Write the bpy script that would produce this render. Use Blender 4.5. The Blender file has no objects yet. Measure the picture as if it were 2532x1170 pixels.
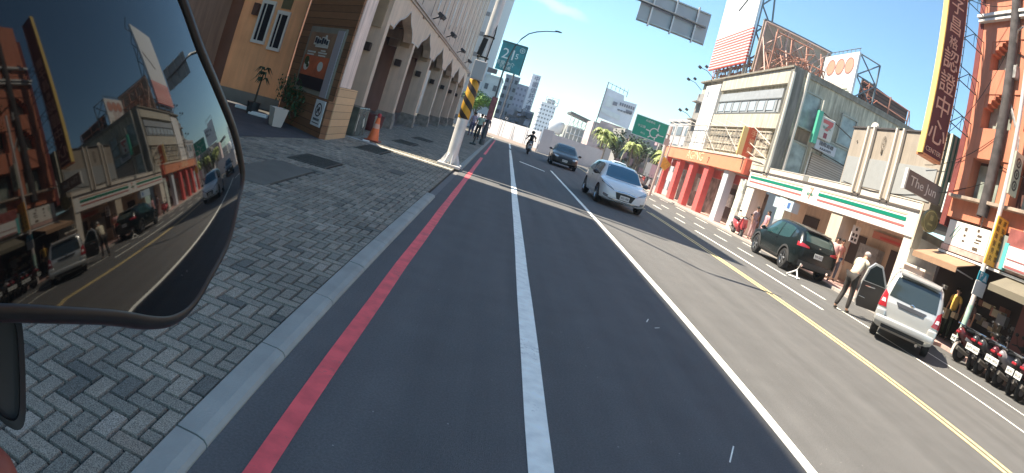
import bpy, bmesh, math, random
from mathutils import Vector, Matrix
from mathutils.bvhtree import BVHTree
random.seed(7)
PI = math.pi
sc = bpy.context.scene
COL = sc.collection

# ------------------------------------------------------------------ camera
H = 1.6                                   # eye height of the rider's camera
RX = Vector((0.95520026, -0.00759726, 0.2958627))      # picture right in the world (x, y, z)
DN = Vector((0.28918752, -0.18867759, -0.93849419))    # picture down
FW = Vector((0.06295265, 0.9820097, -0.17802785))      # viewing direction
cam = bpy.data.cameras.new('camera'); camo = bpy.data.objects.new('camera', cam); COL.objects.link(camo)
UP = -DN
camo.matrix_world = Matrix(((RX.x, UP.x, -FW.x, 0), (RX.y, UP.y, -FW.y, 0), (RX.z, UP.z, -FW.z, H), (0, 0, 0, 1)))
cam.type = 'PANO'
cam.panorama_type = 'FISHEYE_LENS_POLYNOMIAL'
cam.sensor_width = 36.0; cam.sensor_fit = 'HORIZONTAL'
cam.fisheye_fov = PI
cam.fisheye_polynomial_k0 = 0.0
cam.fisheye_polynomial_k1 = -0.86464478 / 18.0
cam.fisheye_polynomial_k2 = 0.0
cam.fisheye_polynomial_k3 = -0.04411963 / 18.0 ** 3
cam.fisheye_polynomial_k4 = 0.0
cam.clip_start = 0.01; cam.clip_end = 3000
sc.camera = camo

CLOUD_C = (0.0165, 0.9755, 0.2192); CLOUD_U = (0.9932, 0.0092, -0.1158)
# ------------------------------------------------------------------ sky, sun, exposure
ELEV = math.radians(57)
SD = Vector((-1.0, 0.2, 0)).normalized() * math.cos(ELEV) + Vector((0, 0, math.sin(ELEV)))
w = bpy.data.worlds.new("World"); sc.world = w; w.use_nodes = True
nt = w.node_tree; bg = nt.nodes['Background']
sky = nt.nodes.new('ShaderNodeTexSky'); sky.sky_type = 'NISHITA'; sky.sun_disc = False
sky.sun_elevation = ELEV; sky.sun_rotation = math.atan2(SD.x, SD.y)
sky.air_density = 1.0; sky.dust_density = 0.25; sky.ozone_density = 1.6
tint = nt.nodes.new('ShaderNodeVectorMath'); tint.operation = 'MULTIPLY'; tint.inputs[1].default_value = (.67, .845, .83)
nt.links.new(sky.outputs[0], tint.inputs[0]); bg.inputs[1].default_value = 0.115
# one thin wisp of cloud high over the street, fixed in the sky
tc = nt.nodes.new('ShaderNodeTexCoord')
def dotn(v):
    d = nt.nodes.new('ShaderNodeVectorMath'); d.operation = 'DOT_PRODUCT'; d.inputs[1].default_value = v; nt.links.new(tc.outputs['Generated'], d.inputs[0]); return d.outputs['Value']
def mt(op, a, b_=None, v=0.0):
    q = nt.nodes.new('ShaderNodeMath'); q.operation = op; nt.links.new(a, q.inputs[0])
    if b_ is not None: nt.links.new(b_, q.inputs[1])
    else: q.inputs[1].default_value = v
    return q.outputs[0]
CD = Vector(CLOUD_C).normalized(); CU = (Vector(CLOUD_U) - CD * Vector(CLOUD_U).dot(CD)).normalized(); CV = CD.cross(CU)
wn = nt.nodes.new('ShaderNodeTexNoise'); wn.inputs['Scale'].default_value = 28; wn.inputs['Detail'].default_value = 6; nt.links.new(tc.outputs['Generated'], wn.inputs['Vector'])
wob = mt('MULTIPLY', mt('SUBTRACT', wn.outputs['Fac'], v=.5), v=.03)
uu = mt('DIVIDE', dotn(CU), v=.065); vv = mt('DIVIDE', mt('ADD', dotn(CV), wob), v=.013)
uu = mt('MULTIPLY', uu, uu); vv = mt('MULTIPLY', vv, vv)
ms = mt('SUBTRACT', mt('ADD', uu, vv), v=1.0); ms = mt('MULTIPLY', ms, v=-1.0); ms = mt('MAXIMUM', ms, v=0.0)
ms = mt('MULTIPLY', ms, mt('GREATER_THAN', dotn(CD), v=0.0)); ms = mt('MULTIPLY', ms, v=.55)
cl = nt.nodes.new('ShaderNodeMix'); cl.data_type = 'RGBA'; nt.links.new(ms, cl.inputs[0]); nt.links.new(tint.outputs[0], cl.inputs[6]); cl.inputs[7].default_value = (3.4, 3.4, 3.4, 1)
nt.links.new(cl.outputs[2], bg.inputs[0])
sun = bpy.data.lights.new('sun', 'SUN'); sun.energy = 4.5; sun.angle = math.radians(0.53); sun.color = (1, 0.89, 0.72)
suno = bpy.data.objects.new('sun', sun); COL.objects.link(suno)
suno.rotation_euler = SD.to_track_quat('Z', 'Y').to_euler(); suno.location = (0, 0, 40)
sc.view_settings.view_transform = 'Standard'; sc.view_settings.look = 'None'
sc.view_settings.exposure = 1.5; sc.view_settings.gamma = 1.0
sc.cycles.max_bounces = 6; sc.cycles.glossy_bounces = 3; sc.cycles.diffuse_bounces = 3; sc.cycles.transmission_bounces = 3

# ------------------------------------------------------------------ materials
MATS = {}
def lin(r, g, b):
    f = lambda c: (c / 255 / 12.92) if c / 255 <= .04045 else ((c / 255 + .055) / 1.055) ** 2.4
    return (f(r), f(g), f(b))
def M(name, rgb, rough=.6, metal=0.0, var=.0, vs=3.0, bump=0.0, bs=20.0, streak=0.0, emit=0.0, coat=0.0, alpha=1.0, spec=.5):
    if name in MATS: return MATS[name]
    m = bpy.data.materials.new(name); m.use_nodes = True; MATS[name] = m
    n = m.node_tree; p = n.nodes['Principled BSDF']
    p.inputs['Roughness'].default_value = rough; p.inputs['Metallic'].default_value = metal
    p.inputs['Specular IOR Level'].default_value = spec
    if coat: p.inputs['Coat Weight'].default_value = coat; p.inputs['Coat Roughness'].default_value = .03
    if alpha < 1: p.inputs['Alpha'].default_value = alpha
    p.inputs['Base Color'].default_value = (*rgb, 1)
    if emit: p.inputs['Emission Color'].default_value = (*rgb, 1); p.inputs['Emission Strength'].default_value = emit
    geo = n.nodes.new('ShaderNodeNewGeometry')
    src = None
    if var:
        a = n.nodes.new('ShaderNodeTexNoise'); a.inputs['Scale'].default_value = vs; a.inputs['Detail'].default_value = 6
        n.links.new(geo.outputs['Position'], a.inputs['Vector'])
        r = n.nodes.new('ShaderNodeMapRange'); r.inputs[1].default_value = .3; r.inputs[2].default_value = .7
        r.inputs[3].default_value = 1 - var; r.inputs[4].default_value = 1 + var
        n.links.new(a.outputs['Fac'], r.inputs[0]); src = r.outputs[0]
    if streak:
        mp = n.nodes.new('ShaderNodeMapping'); mp.inputs['Scale'].default_value = (3.5, 3.5, .35)
        n.links.new(geo.outputs['Position'], mp.inputs['Vector'])
        a = n.nodes.new('ShaderNodeTexNoise'); a.inputs['Scale'].default_value = 1.3; a.inputs['Detail'].default_value = 7; a.inputs['Roughness'].default_value = .65
        n.links.new(mp.outputs[0], a.inputs['Vector'])
        r = n.nodes.new('ShaderNodeMapRange'); r.inputs[1].default_value = .38; r.inputs[2].default_value = .62
        r.inputs[3].default_value = 1 - streak; r.inputs[4].default_value = 1.0 + streak * .2
        n.links.new(a.outputs['Fac'], r.inputs[0])
        if src:
            mu = n.nodes.new('ShaderNodeMath'); mu.operation = 'MULTIPLY'; n.links.new(src, mu.inputs[0]); n.links.new(r.outputs[0], mu.inputs[1]); src = mu.outputs[0]
        else: src = r.outputs[0]
    if src:
        mx = n.nodes.new('ShaderNodeVectorMath'); mx.operation = 'SCALE'; mx.inputs[0].default_value = rgb
        n.links.new(src, mx.inputs['Scale']); n.links.new(mx.outputs[0], p.inputs['Base Color'])
    if bump:
        a = n.nodes.new('ShaderNodeTexNoise'); a.inputs['Scale'].default_value = bs; a.inputs['Detail'].default_value = 4
        n.links.new(geo.outputs['Position'], a.inputs['Vector'])
        b = n.nodes.new('ShaderNodeBump'); b.inputs['Strength'].default_value = bump; b.inputs['Distance'].default_value = .02
        n.links.new(a.outputs['Fac'], b.inputs['Height']); n.links.new(b.outputs[0], p.inputs['Normal'])
    return m
def stripes(name, c1, c2, axis, period, frac=.5, rough=.6, phase=0.0, var=.15, diag=None):
    """painted / boarded bands along a world direction"""
    m = bpy.data.materials.new(name); m.use_nodes = True; MATS[name] = m
    n = m.node_tree; p = n.nodes['Principled BSDF']; p.inputs['Roughness'].default_value = rough
    geo = n.nodes.new('ShaderNodeNewGeometry'); d = n.nodes.new('ShaderNodeVectorMath'); d.operation = 'DOT_PRODUCT'
    d.inputs[1].default_value = Vector(axis) / period; n.links.new(geo.outputs['Position'], d.inputs[0])
    ad = n.nodes.new('ShaderNodeMath'); ad.operation = 'ADD'; ad.inputs[1].default_value = 100 + phase; n.links.new(d.outputs['Value'], ad.inputs[0])
    fr = n.nodes.new('ShaderNodeMath'); fr.operation = 'FRACT'; n.links.new(ad.outputs[0], fr.inputs[0])
    lt = n.nodes.new('ShaderNodeMath'); lt.operation = 'LESS_THAN'; lt.inputs[1].default_value = frac; n.links.new(fr.outputs[0], lt.inputs[0])
    fl = n.nodes.new('ShaderNodeMath'); fl.operation = 'FLOOR'; n.links.new(ad.outputs[0], fl.inputs[0])
    wn = n.nodes.new('ShaderNodeTexWhiteNoise'); wn.noise_dimensions = '1D'; n.links.new(fl.outputs[0], wn.inputs['W'])
    mp = n.nodes.new('ShaderNodeMapping'); mp.inputs['Scale'].default_value = (2, 2, 6); n.links.new(geo.outputs['Position'], mp.inputs['Vector'])
    no = n.nodes.new('ShaderNodeTexNoise'); no.inputs['Scale'].default_value = 2.0; no.inputs['Detail'].default_value = 6; n.links.new(mp.outputs[0], no.inputs['Vector'])
    sm = n.nodes.new('ShaderNodeMath'); sm.operation = 'ADD'; n.links.new(wn.outputs['Value'], sm.inputs[0]); n.links.new(no.outputs['Fac'], sm.inputs[1])
    mr = n.nodes.new('ShaderNodeMapRange'); mr.inputs[1].default_value = .3; mr.inputs[2].default_value = 1.6; mr.inputs[3].default_value = 1 - var; mr.inputs[4].default_value = 1 + var; n.links.new(sm.outputs[0], mr.inputs[0])
    mx = n.nodes.new('ShaderNodeMix'); mx.data_type = 'RGBA'; n.links.new(lt.outputs[0], mx.inputs[0])
    mx.inputs[6].default_value = (*c2, 1); mx.inputs[7].default_value = (*c1, 1)
    s = n.nodes.new('ShaderNodeVectorMath'); s.operation = 'SCALE'; n.links.new(mx.outputs[2], s.inputs[0]); n.links.new(mr.outputs[0], s.inputs['Scale'])
    n.links.new(s.outputs[0], p.inputs['Base Color'])
    return m

# ------------------------------------------------------------------ mesh builder
class MB:
    def __init__(s): s.v = []; s.f = []; s.m = []; s.g = []
    def add(s, vs, fs, mi=0):
        o = len(s.v); s.g.append((o, len(s.f))); s.v += [tuple(v) for v in vs]; s.f += [tuple(i + o for i in f) for f in fs]; s.m += [mi] * len(fs); return s
    def box(s, x0, x1, y0, y1, z0, z1, mi=0):
        vs = [(x, y, z) for x in (x0, x1) for y in (y0, y1) for z in (z0, z1)]
        return s.add(vs, [(0, 1, 3, 2), (4, 6, 7, 5), (0, 4, 5, 1), (2, 3, 7, 6), (0, 2, 6, 4), (1, 5, 7, 3)], mi)
    def bbox(s, x0, x1, y0, y1, z0, z1, b=.02, mi=0):
        """box with chamfered edges"""
        vs = []; cx, cy, cz = (x0 + x1) / 2, (y0 + y1) / 2, (z0 + z1) / 2; hx, hy, hz = (x1 - x0) / 2, (y1 - y0) / 2, (z1 - z0) / 2
        bm = bmesh.new(); bmesh.ops.create_cube(bm, size=2)
        for v in bm.verts: v.co = Vector((cx + v.co.x * hx, cy + v.co.y * hy, cz + v.co.z * hz))
        bmesh.ops.bevel(bm, geom=list(bm.edges), offset=b, segments=2, affect='EDGES', profile=.5)
        bm.verts.index_update()
        s.add([v.co[:] for v in bm.verts], [[v.index for v in f.verts] for f in bm.faces], mi); bm.free(); return s
    def obox(s, c, size, rot=(0, 0, 0), mi=0):
        from mathutils import Euler
        R = Euler(rot).to_matrix(); c = Vector(c); hx, hy, hz = [q / 2 for q in size]
        vs = [c + R @ Vector((x, y, z)) for x in (-hx, hx) for y in (-hy, hy) for z in (-hz, hz)]
        return s.add(vs, [(0, 1, 3, 2), (4, 6, 7, 5), (0, 4, 5, 1), (2, 3, 7, 6), (0, 2, 6, 4), (1, 5, 7, 3)], mi)
    def tube(s, pts, r, n=6, mi=0, cap=True):
        pts = [Vector(p) for p in pts]; rs = r if isinstance(r, (list, tuple)) else [r] * len(pts)
        vs = []; fs = []
        for i, p in enumerate(pts):
            d = (pts[min(i + 1, len(pts) - 1)] - pts[max(i - 1, 0)]).normalized()
            a = Vector((0, 0, 1)) if abs(d.z) < .9 else Vector((1, 0, 0))
            u = d.cross(a).normalized(); w_ = d.cross(u)
            for k in range(n):
                t = 2 * PI * k / n; vs.append(p + (u * math.cos(t) + w_ * math.sin(t)) * rs[i])
        for i in range(len(pts) - 1):
            for k in range(n):
                fs.append((i * n + k, i * n + (k + 1) % n, (i + 1) * n + (k + 1) % n, (i + 1) * n + k))
        if cap: fs.append(tuple(range(n - 1, -1, -1))); fs.append(tuple((len(pts) - 1) * n + k for k in range(n)))
        return s.add(vs, fs, mi)
    def prism(s, poly, off, mi=0):
        """planar 3-D polygon swept by the vector off"""
        n = len(poly); off = Vector(off); a = [Vector(p) for p in poly]; b = [p + off for p in a]
        return s.add(a + b, [tuple(range(n))[::-1], tuple(range(n, 2 * n))] + [(i, (i + 1) % n, n + (i + 1) % n, n + i) for i in range(n)], mi)
    def quad(s, a, b, c, d, mi=0): return s.add([a, b, c, d], [(0, 1, 2, 3)], mi)
    def ball(s, c, r, n=8, mi=0, sc_=(1, 1, 1)):
        vs = [(c[0], c[1], c[2] + r * sc_[2])]; fs = []
        for i in range(1, n):
            for k in range(2 * n):
                a = PI * i / n; t = PI * k / n
                vs.append((c[0] + r * sc_[0] * math.sin(a) * math.cos(t), c[1] + r * sc_[1] * math.sin(a) * math.sin(t), c[2] + r * sc_[2] * math.cos(a)))
        vs.append((c[0], c[1], c[2] - r * sc_[2])); N = 2 * n
        for k in range(N): fs.append((0, 1 + k, 1 + (k + 1) % N)); fs.append((len(vs) - 1, len(vs) - 1 - N + (k + 1) % N, len(vs) - 1 - N + k))
        for i in range(n - 2):
            for k in range(N): fs.append((1 + i * N + k, 1 + (i + 1) * N + k, 1 + (i + 1) * N + (k + 1) % N, 1 + i * N + (k + 1) % N))
        return s.add(vs, fs, mi)
    def lathe(s, prof, c, axis='z', n=16, mi=0):
        """profile of (radius, height) about an axis through c"""
        vs = []; fs = []; m = len(prof)
        for k in range(n):
            t = 2 * PI * k / n
            for r, h in prof:
                p = {'z': (r * math.cos(t), r * math.sin(t), h), 'x': (h, r * math.cos(t), r * math.sin(t)), 'y': (r * math.sin(t), h, r * math.cos(t))}[axis]
                vs.append((c[0] + p[0], c[1] + p[1], c[2] + p[2]))
        for k in range(n):
            for j in range(m - 1):
                fs.append((k * m + j, ((k + 1) % n) * m + j, ((k + 1) % n) * m + j + 1, k * m + j + 1))
        return s.add(vs, fs, mi)
    def each(s, name, mats, parent=None, **k):
        """one object for every piece added"""
        g = s.g + [(len(s.v), len(s.f))]; out = []
        for (v0, f0), (v1, f1) in zip(g, g[1:]):
            q = MB(); q.v = s.v[v0:v1]; q.f = [tuple(i - v0 for i in f) for f in s.f[f0:f1]]; q.m = s.m[f0:f1]; out.append(q.build(name, mats, parent, **k))
        return out
    def build(s, name, mats, parent=None, smooth=False, kind=None, auto=None):
        if not s.v: return None
        me = bpy.data.meshes.new(name); off = Vector((0, 0, 0))
        q = parent
        while q is not None: off += q.location; q = q.parent
        loc = s.loc if hasattr(s, 'loc') else None
        me.from_pydata([Vector(v) - (off if not getattr(parent, 'local', False) and not (parent and parent.get('_local')) else Vector((0, 0, 0))) for v in s.v], [], s.f)
        if not isinstance(mats, (list, tuple)): mats = [mats]
        for m in mats: me.materials.append(m)
        if len(mats) > 1: me.polygons.foreach_set('material_index', s.m)
        bm = bmesh.new(); bm.from_mesh(me); bmesh.ops.recalc_face_normals(bm, faces=bm.faces); bm.to_mesh(me); bm.free()
        if smooth or auto:
            me.polygons.foreach_set('use_smooth', [True] * len(me.polygons))
            if auto: me.set_sharp_from_angle(angle=math.radians(auto))
        me.update()
        o = bpy.data.objects.new(name, me); COL.objects.link(o)
        if parent is not None:
            o.parent = parent
            if parent.get('_local'): o['_local'] = 1
        if kind: o['kind'] = kind
        return o

def thing(name, label, cat, loc=(0, 0, 0), rz=0.0, group=None, local=False):
    o = bpy.data.objects.new(name, None); COL.objects.link(o); o.location = loc; o.rotation_euler = (0, 0, rz)
    o.empty_display_size = .2
    o['label'] = label; o['category'] = cat
    if group: o['group'] = group
    if local: o['_local'] = 1
    return o
def tag(o, label, cat, group=None):
    o['label'] = label; o['category'] = cat
    if group: o['group'] = group
    return o
def struct(name, mb, mat, **k): return mb.build(name, mat, None, kind='structure', **k)

def text(name, s, mat, parent, origin, xd, yd, size, depth=.01, align='CENTER', squash=1.0, fit=None):
    """lettering as real geometry; origin, x and y directions in the parent's frame (world when the parent is not turned)"""
    cu = bpy.data.curves.new(name, 'FONT'); cu.body = s; cu.size = size; cu.extrude = depth / 2; cu.align_x = align; cu.align_y = 'CENTER'; cu.resolution_u = 2
    t = bpy.data.objects.new('tmp', cu); COL.objects.link(t)
    dg = bpy.context.evaluated_depsgraph_get()
    me = bpy.data.meshes.new_from_object(t.evaluated_get(dg)); bpy.data.objects.remove(t)
    xd = Vector(xd).normalized(); yd = Vector(yd).normalized(); zd = xd.cross(yd)
    off = Vector((0, 0, 0)); q = parent
    if not (parent and parent.get('_local')):
        while q is not None: off += q.location; q = q.parent
    o0 = Vector(origin) - off
    if fit and me.vertices:
        w_ = max(v.co.x for v in me.vertices) - min(v.co.x for v in me.vertices)
        if w_ > 0: squash = min(squash, fit / w_)
    for v in me.vertices: v.co = o0 + xd * v.co.x * squash + yd * v.co.y + zd * v.co.z
    me.materials.clear(); me.materials.append(mat); me.name = name
    o = bpy.data.objects.new(name, me); COL.objects.link(o)
    if parent is not None:
        o.parent = parent
        if parent.get('_local'): o['_local'] = 1
    return o
EX = Vector((1, 0, 0)); EY = Vector((0, 1, 0)); EZ = Vector((0, 0, 1))

# shared materials
asphalt = M('asphalt', (.113, .111, .108), .85, var=.07, vs=2.3, bump=.35, bs=160)
white_p = M('white_road_paint', (.97, .95, .84), .6, var=.12, vs=9)
red_p = M('red_road_paint', (.92, .115, .12), .6, var=.18, vs=7)
yel_p = M('yellow_road_paint', (.80, .62, .28), .6, var=.16, vs=7)
steel = M('galvanised_steel', (.45, .47, .48), .45, .6, var=.15, vs=4)
dark = M('black_rubber', (.018, .018, .02), .6)
blackpl = M('black_plastic', (.018, .018, .019), .5, spec=.25)
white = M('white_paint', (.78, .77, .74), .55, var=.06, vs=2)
# ------------------------------------------------------------------ ground, road, kerbs, paving
mb = MB(); mb.quad((-250, -60, -.02), (250, -60, -.02), (250, 400, -.02), (-250, 400, -.02))
struct('ground', mb, M('city_ground', (.2, .19, .18), .9, var=.2, vs=.2))
# asphalt with faint wear: worn wheel tracks are lighter, patches differ
mb = MB()
for i in range(40):
    y0 = -8 + i * 1.75
    mb.quad((-.86, y0, 0), (13.1, y0, 0), (13.1, y0 + 1.75, 0), (-.86, y0 + 1.75, 0))
mb.quad((-14, 62, 0), (40, 62, 0), (40, 90, 0), (-14, 90, 0)); mb.quad((13.1, 50, 0), (40, 50, 0), (40, 62, 0), (13.1, 62, 0))
struct('road', mb, asphalt)
n = asphalt.node_tree; p = n.nodes['Principled BSDF']        # fine aggregate speckle on top of the slow mottling
geo = [x for x in n.nodes if x.type == 'NEW_GEOMETRY'][0]
sp = n.nodes.new('ShaderNodeTexNoise'); sp.inputs['Scale'].default_value = 70; sp.inputs['Detail'].default_value = 2; n.links.new(geo.outputs['Position'], sp.inputs['Vector'])
mr = n.nodes.new('ShaderNodeMapRange'); mr.inputs[1].default_value = .35; mr.inputs[2].default_value = .7; mr.inputs[3].default_value = .86; mr.inputs[4].default_value = 1.16; n.links.new(sp.outputs['Fac'], mr.inputs[0])
lk = p.inputs['Base Color'].links[0].from_node
sc2 = n.nodes.new('ShaderNodeVectorMath'); sc2.operation = 'SCALE'; n.links.new(lk.outputs[0], sc2.inputs[0]); n.links.new(mr.outputs[0], sc2.inputs['Scale']); n.links.new(sc2.outputs[0], p.inputs['Base Color'])

# sparse pale grit caught in the asphalt
vo = n.nodes.new('ShaderNodeTexVoronoi'); vo.inputs['Scale'].default_value = 5.5; n.links.new(geo.outputs['Position'], vo.inputs['Vector'])
mpt = n.nodes.new('ShaderNodeMapping'); mpt.inputs['Scale'].default_value = (2.6, .12, 1); n.links.new(geo.outputs['Position'], mpt.inputs['Vector'])
trk = n.nodes.new('ShaderNodeTexNoise'); trk.inputs['Scale'].default_value = 1.0; trk.inputs['Detail'].default_value = 5; n.links.new(mpt.outputs[0], trk.inputs['Vector'])
mrt = n.nodes.new('ShaderNodeMapRange'); mrt.inputs[1].default_value = .35; mrt.inputs[2].default_value = .65; mrt.inputs[3].default_value = .88; mrt.inputs[4].default_value = 1.1; n.links.new(trk.outputs['Fac'], mrt.inputs[0])
sc3 = n.nodes.new('ShaderNodeVectorMath'); sc3.operation = 'SCALE'; n.links.new(sc2.outputs[0], sc3.inputs[0]); n.links.new(mrt.outputs[0], sc3.inputs['Scale']); sc2 = sc3
lt_ = n.nodes.new('ShaderNodeMath'); lt_.operation = 'LESS_THAN'; lt_.inputs[1].default_value = .03; n.links.new(vo.outputs['Distance'], lt_.inputs[0])
mg = n.nodes.new('ShaderNodeMix'); mg.data_type = 'RGBA'; n.links.new(lt_.outputs[0], mg.inputs[0]); n.links.new(sc2.outputs[0], mg.inputs[6]); mg.inputs[7].default_value = (.34, .33, .31, 1); n.links.new(mg.outputs[2], p.inputs['Base Color'])
# paint: worn thin where the aggregate stands proud
for pm_ in (white_p, red_p, yel_p):
    q_ = pm_.node_tree; pb = q_.nodes['Principled BSDF']; src_ = pb.inputs['Base Color'].links[0].from_node
    g_ = [x for x in q_.nodes if x.type == 'NEW_GEOMETRY'][0]
    na = q_.nodes.new('ShaderNodeTexNoise'); na.inputs['Scale'].default_value = 26; na.inputs['Detail'].default_value = 8; na.inputs['Roughness'].default_value = .7; q_.links.new(g_.outputs['Position'], na.inputs['Vector'])
    nb = q_.nodes.new('ShaderNodeTexNoise'); nb.inputs['Scale'].default_value = 1.3; nb.inputs['Detail'].default_value = 3; q_.links.new(g_.outputs['Position'], nb.inputs['Vector'])
    ad_ = q_.nodes.new('ShaderNodeMath'); ad_.operation = 'ADD'; q_.links.new(na.outputs['Fac'], ad_.inputs[0]); q_.links.new(nb.outputs['Fac'], ad_.inputs[1])
    r_ = q_.nodes.new('ShaderNodeMapRange'); r_.inputs[1].default_value = 1.13; r_.inputs[2].default_value = 1.26; q_.links.new(ad_.outputs[0], r_.inputs[0])
    r_.inputs[3].default_value = 0; r_.inputs[4].default_value = .35
    mm = q_.nodes.new('ShaderNodeMix'); mm.data_type = 'RGBA'; q_.links.new(r_.outputs[0], mm.inputs[0]); q_.links.new(src_.outputs[0], mm.inputs[6]); mm.inputs[7].default_value = (.16, .15, .14, 1); q_.links.new(mm.outputs[2], pb.inputs['Base Color'])

def line(name, x0, x1, y0, y1, mat, z=.004):
    mb = MB(); k = max(1, int((y1 - y0) / 1.2)); r = random.Random(int(x0 * 100))
    L = []; 
    for i in range(k + 1):
        y = y0 + (y1 - y0) * i / k; L.append((x0 + r.uniform(-.006, .006), x1 + r.uniform(-.006, .006), y))
    for a, b in zip(L, L[1:]): mb.quad((a[0], a[2], z), (a[1], a[2], z), (b[1], b[2], z), (b[0], b[2], z))
    return struct(name, mb, mat)
line('road_marking', -.65, -.535, -3, 24, red_p); line('road_marking', -.64, -.53, 26.5, 50, red_p)
line('road_marking', .6, .745, -3, 40, white_p); line('road_marking', .62, .76, 42, 52, white_p)
line('road_marking', 2.745, 2.865, -3, 30, white_p)
line('road_marking', 6.30, 6.39, -3, 23, yel_p); line('road_marking', 6.47, 6.56, -3, 23, yel_p)
line('road_marking', 6.32, 6.40, 24.0, 48, yel_p); line('road_marking', 6.48, 6.56, 24.0, 48, yel_p)
line('road_marking', 8.0, 8.12, 11.4, 21.5, white_p)
line('road_marking', 9.26, 9.34, -3, 12.6, white_p)
line('road_marking', 10.85, 10.93, -3, 10.6, white_p)
for y in (13.4, 16.0, 18.7, 21.4, 24.2, 27.2, 30.2, 33.2, 36.4): line('road_marking', 9.4, 9.5, y, y + 1.5, white_p)
for y in (22, 25.4, 29, 33, 37, 41): line('road_marking', 11.3, 11.42, y, y + 2.0, white_p)
for y in (23.5, 27.5, 31.5, 36): line('road_marking', 8.2, 8.3, y, y + 1.6, white_p)
mb = MB(); mb.quad((1.1, 29.2, .004), (2.3, 27.5, .004), (2.35, 27.9, .004), (1.15, 29.7, .004)); struct('road_marking', mb, white_p)
mb = MB()
for (x, y, l, a) in ((2.15, 6.2, .16, 1.2), (2.22, 6.0, .1, .7), (2.1, 3.25, .3, 1.1)):
    dx, dy = math.cos(a) * l / 2, math.sin(a) * l / 2; nx, ny = -math.sin(a) * .006, math.cos(a) * .006
    mb.quad((x - dx - nx, y - dy - ny, .003), (x + dx - nx, y + dy - ny, .003), (x + dx + nx, y + dy + ny, .003), (x - dx + nx, y - dy + ny, .003))
struct('road_marking', mb, white_p)

# left kerb stones and paving
kerbm = M('kerb_stone', (.34, .345, .31), .8, var=.14, vs=3, bump=.2, bs=60)
mb = MB()
y = -3.0
ks = random.Random(3)
while y < 10.3:
    l = 1.0 + ks.uniform(-.05, .05)
    y1 = min(y + l, 10.3) - .006; h = .054 + ks.uniform(-.002, .002); mb.prism([(-1.0, y + .006, -.015), (-1.0, y + .006, h), (-.90, y + .006, h - .004), (-.86, y + .006, h - .016), (-.845, y + .006, .014), (-.845, y + .006, -.015)], (0, y1 - y - .006, 0)); y += l
y = 16.2
while y < 56: mb.bbox(-1.0, -.845, y + .006, y + 1 - .006, -.015, .055, .006); y += 1.0
struct('kerb', mb, kerbm)
mb = MB(); mb.quad((-40, -12, .028), (-1.0, -12, .028), (-1.0, 60, .028), (-40, 60, .028)); mb.quad((-1.0, -12, .028), (-1.0, -12, -.02), (-1.0, 60, -.02), (-1.0, 60, .028))
struct('ground', mb, M('paving_joint_sand', (.05, .048, .042), .95))
pav = bpy.data.materials.new('granite_pavers'); pav.use_nodes = True; n = pav.node_tree; p = n.nodes['Principled BSDF']; p.inputs['Roughness'].default_value = .78
at = n.nodes.new('ShaderNodeAttribute'); at.attribute_name = 'tone'; geo = n.nodes.new('ShaderNodeNewGeometry')
no = n.nodes.new('ShaderNodeTexNoise'); no.inputs['Scale'].default_value = 190; no.inputs['Detail'].default_value = 3; n.links.new(geo.outputs['Position'], no.inputs['Vector'])
mr = n.nodes.new('ShaderNodeMapRange'); mr.inputs[1].default_value = .35; mr.inputs[2].default_value = .68; mr.inputs[3].default_value = .42; mr.inputs[4].default_value = 1.7; n.links.new(no.outputs['Fac'], mr.inputs[0])
n2 = n.nodes.new('ShaderNodeTexNoise'); n2.inputs['Scale'].default_value = 1.1; n2.inputs['Detail'].default_value = 5; n.links.new(geo.outputs['Position'], n2.inputs['Vector'])
m2 = n.nodes.new('ShaderNodeMapRange'); m2.inputs[1].default_value = .3; m2.inputs[2].default_value = .7; m2.inputs[3].default_value = .74; m2.inputs[4].default_value = 1.2; n.links.new(n2.outputs['Fac'], m2.inputs[0])
mu = n.nodes.new('ShaderNodeMath'); mu.operation = 'MULTIPLY'; n.links.new(mr.outputs[0], mu.inputs[0]); n.links.new(m2.outputs[0], mu.inputs[1])
s_ = n.nodes.new('ShaderNodeVectorMath'); s_.operation = 'SCALE'; n.links.new(at.outputs['Color'], s_.inputs[0]); n.links.new(mu.outputs[0], s_.inputs['Scale']); n.links.new(s_.outputs[0], p.inputs['Base Color'])
bp = n.nodes.new('ShaderNodeBump'); bp.inputs['Strength'].default_value = .25; bp.inputs['Distance'].default_value = .004; n.links.new(no.outputs['Fac'], bp.inputs['Height']); n.links.new(bp.outputs[0], p.inputs['Normal'])
vs = []; fs = []; tones = []; r = random.Random(11)
U = .1; g = .012
def paver(x0, x1, y0, y1, near, t):
    """one granite sett: a slightly crowned top with worn edges"""
    x1 = min(x1, -1.004); x0 = max(x0, -6.6)
    if x1 - x0 < .02: return
    z = .05 + r.uniform(-.0018, .0018); o = len(vs)
    if near:
        b = .011
        vs.extend([(x0 + g / 2, y0 + g / 2, .03), (x1 - g / 2, y0 + g / 2, .03), (x1 - g / 2, y1 - g / 2, .03), (x0 + g / 2, y1 - g / 2, .03)])
        vs.extend([(x0 + b, y0 + b, z), (x1 - b, y0 + b, z), (x1 - b, y1 - b, z), (x0 + b, y1 - b, z)])
        fs.extend([(o + 4, o + 5, o + 6, o + 7)] + [(o + i, o + (i + 1) % 4, o + 4 + (i + 1) % 4, o + 4 + i) for i in range(4)]); tones.extend([t] * 5)
    else:
        vs.extend([(x0 + .005, y0 + .005, z), (x1 - .005, y0 + .005, z), (x1 - .005, y1 - .005, z), (x0 + .005, y1 - .005, z)]); fs.append((o, o + 1, o + 2, o + 3)); tones.append(t)
x_lo, x_hi = -67, -9
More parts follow.
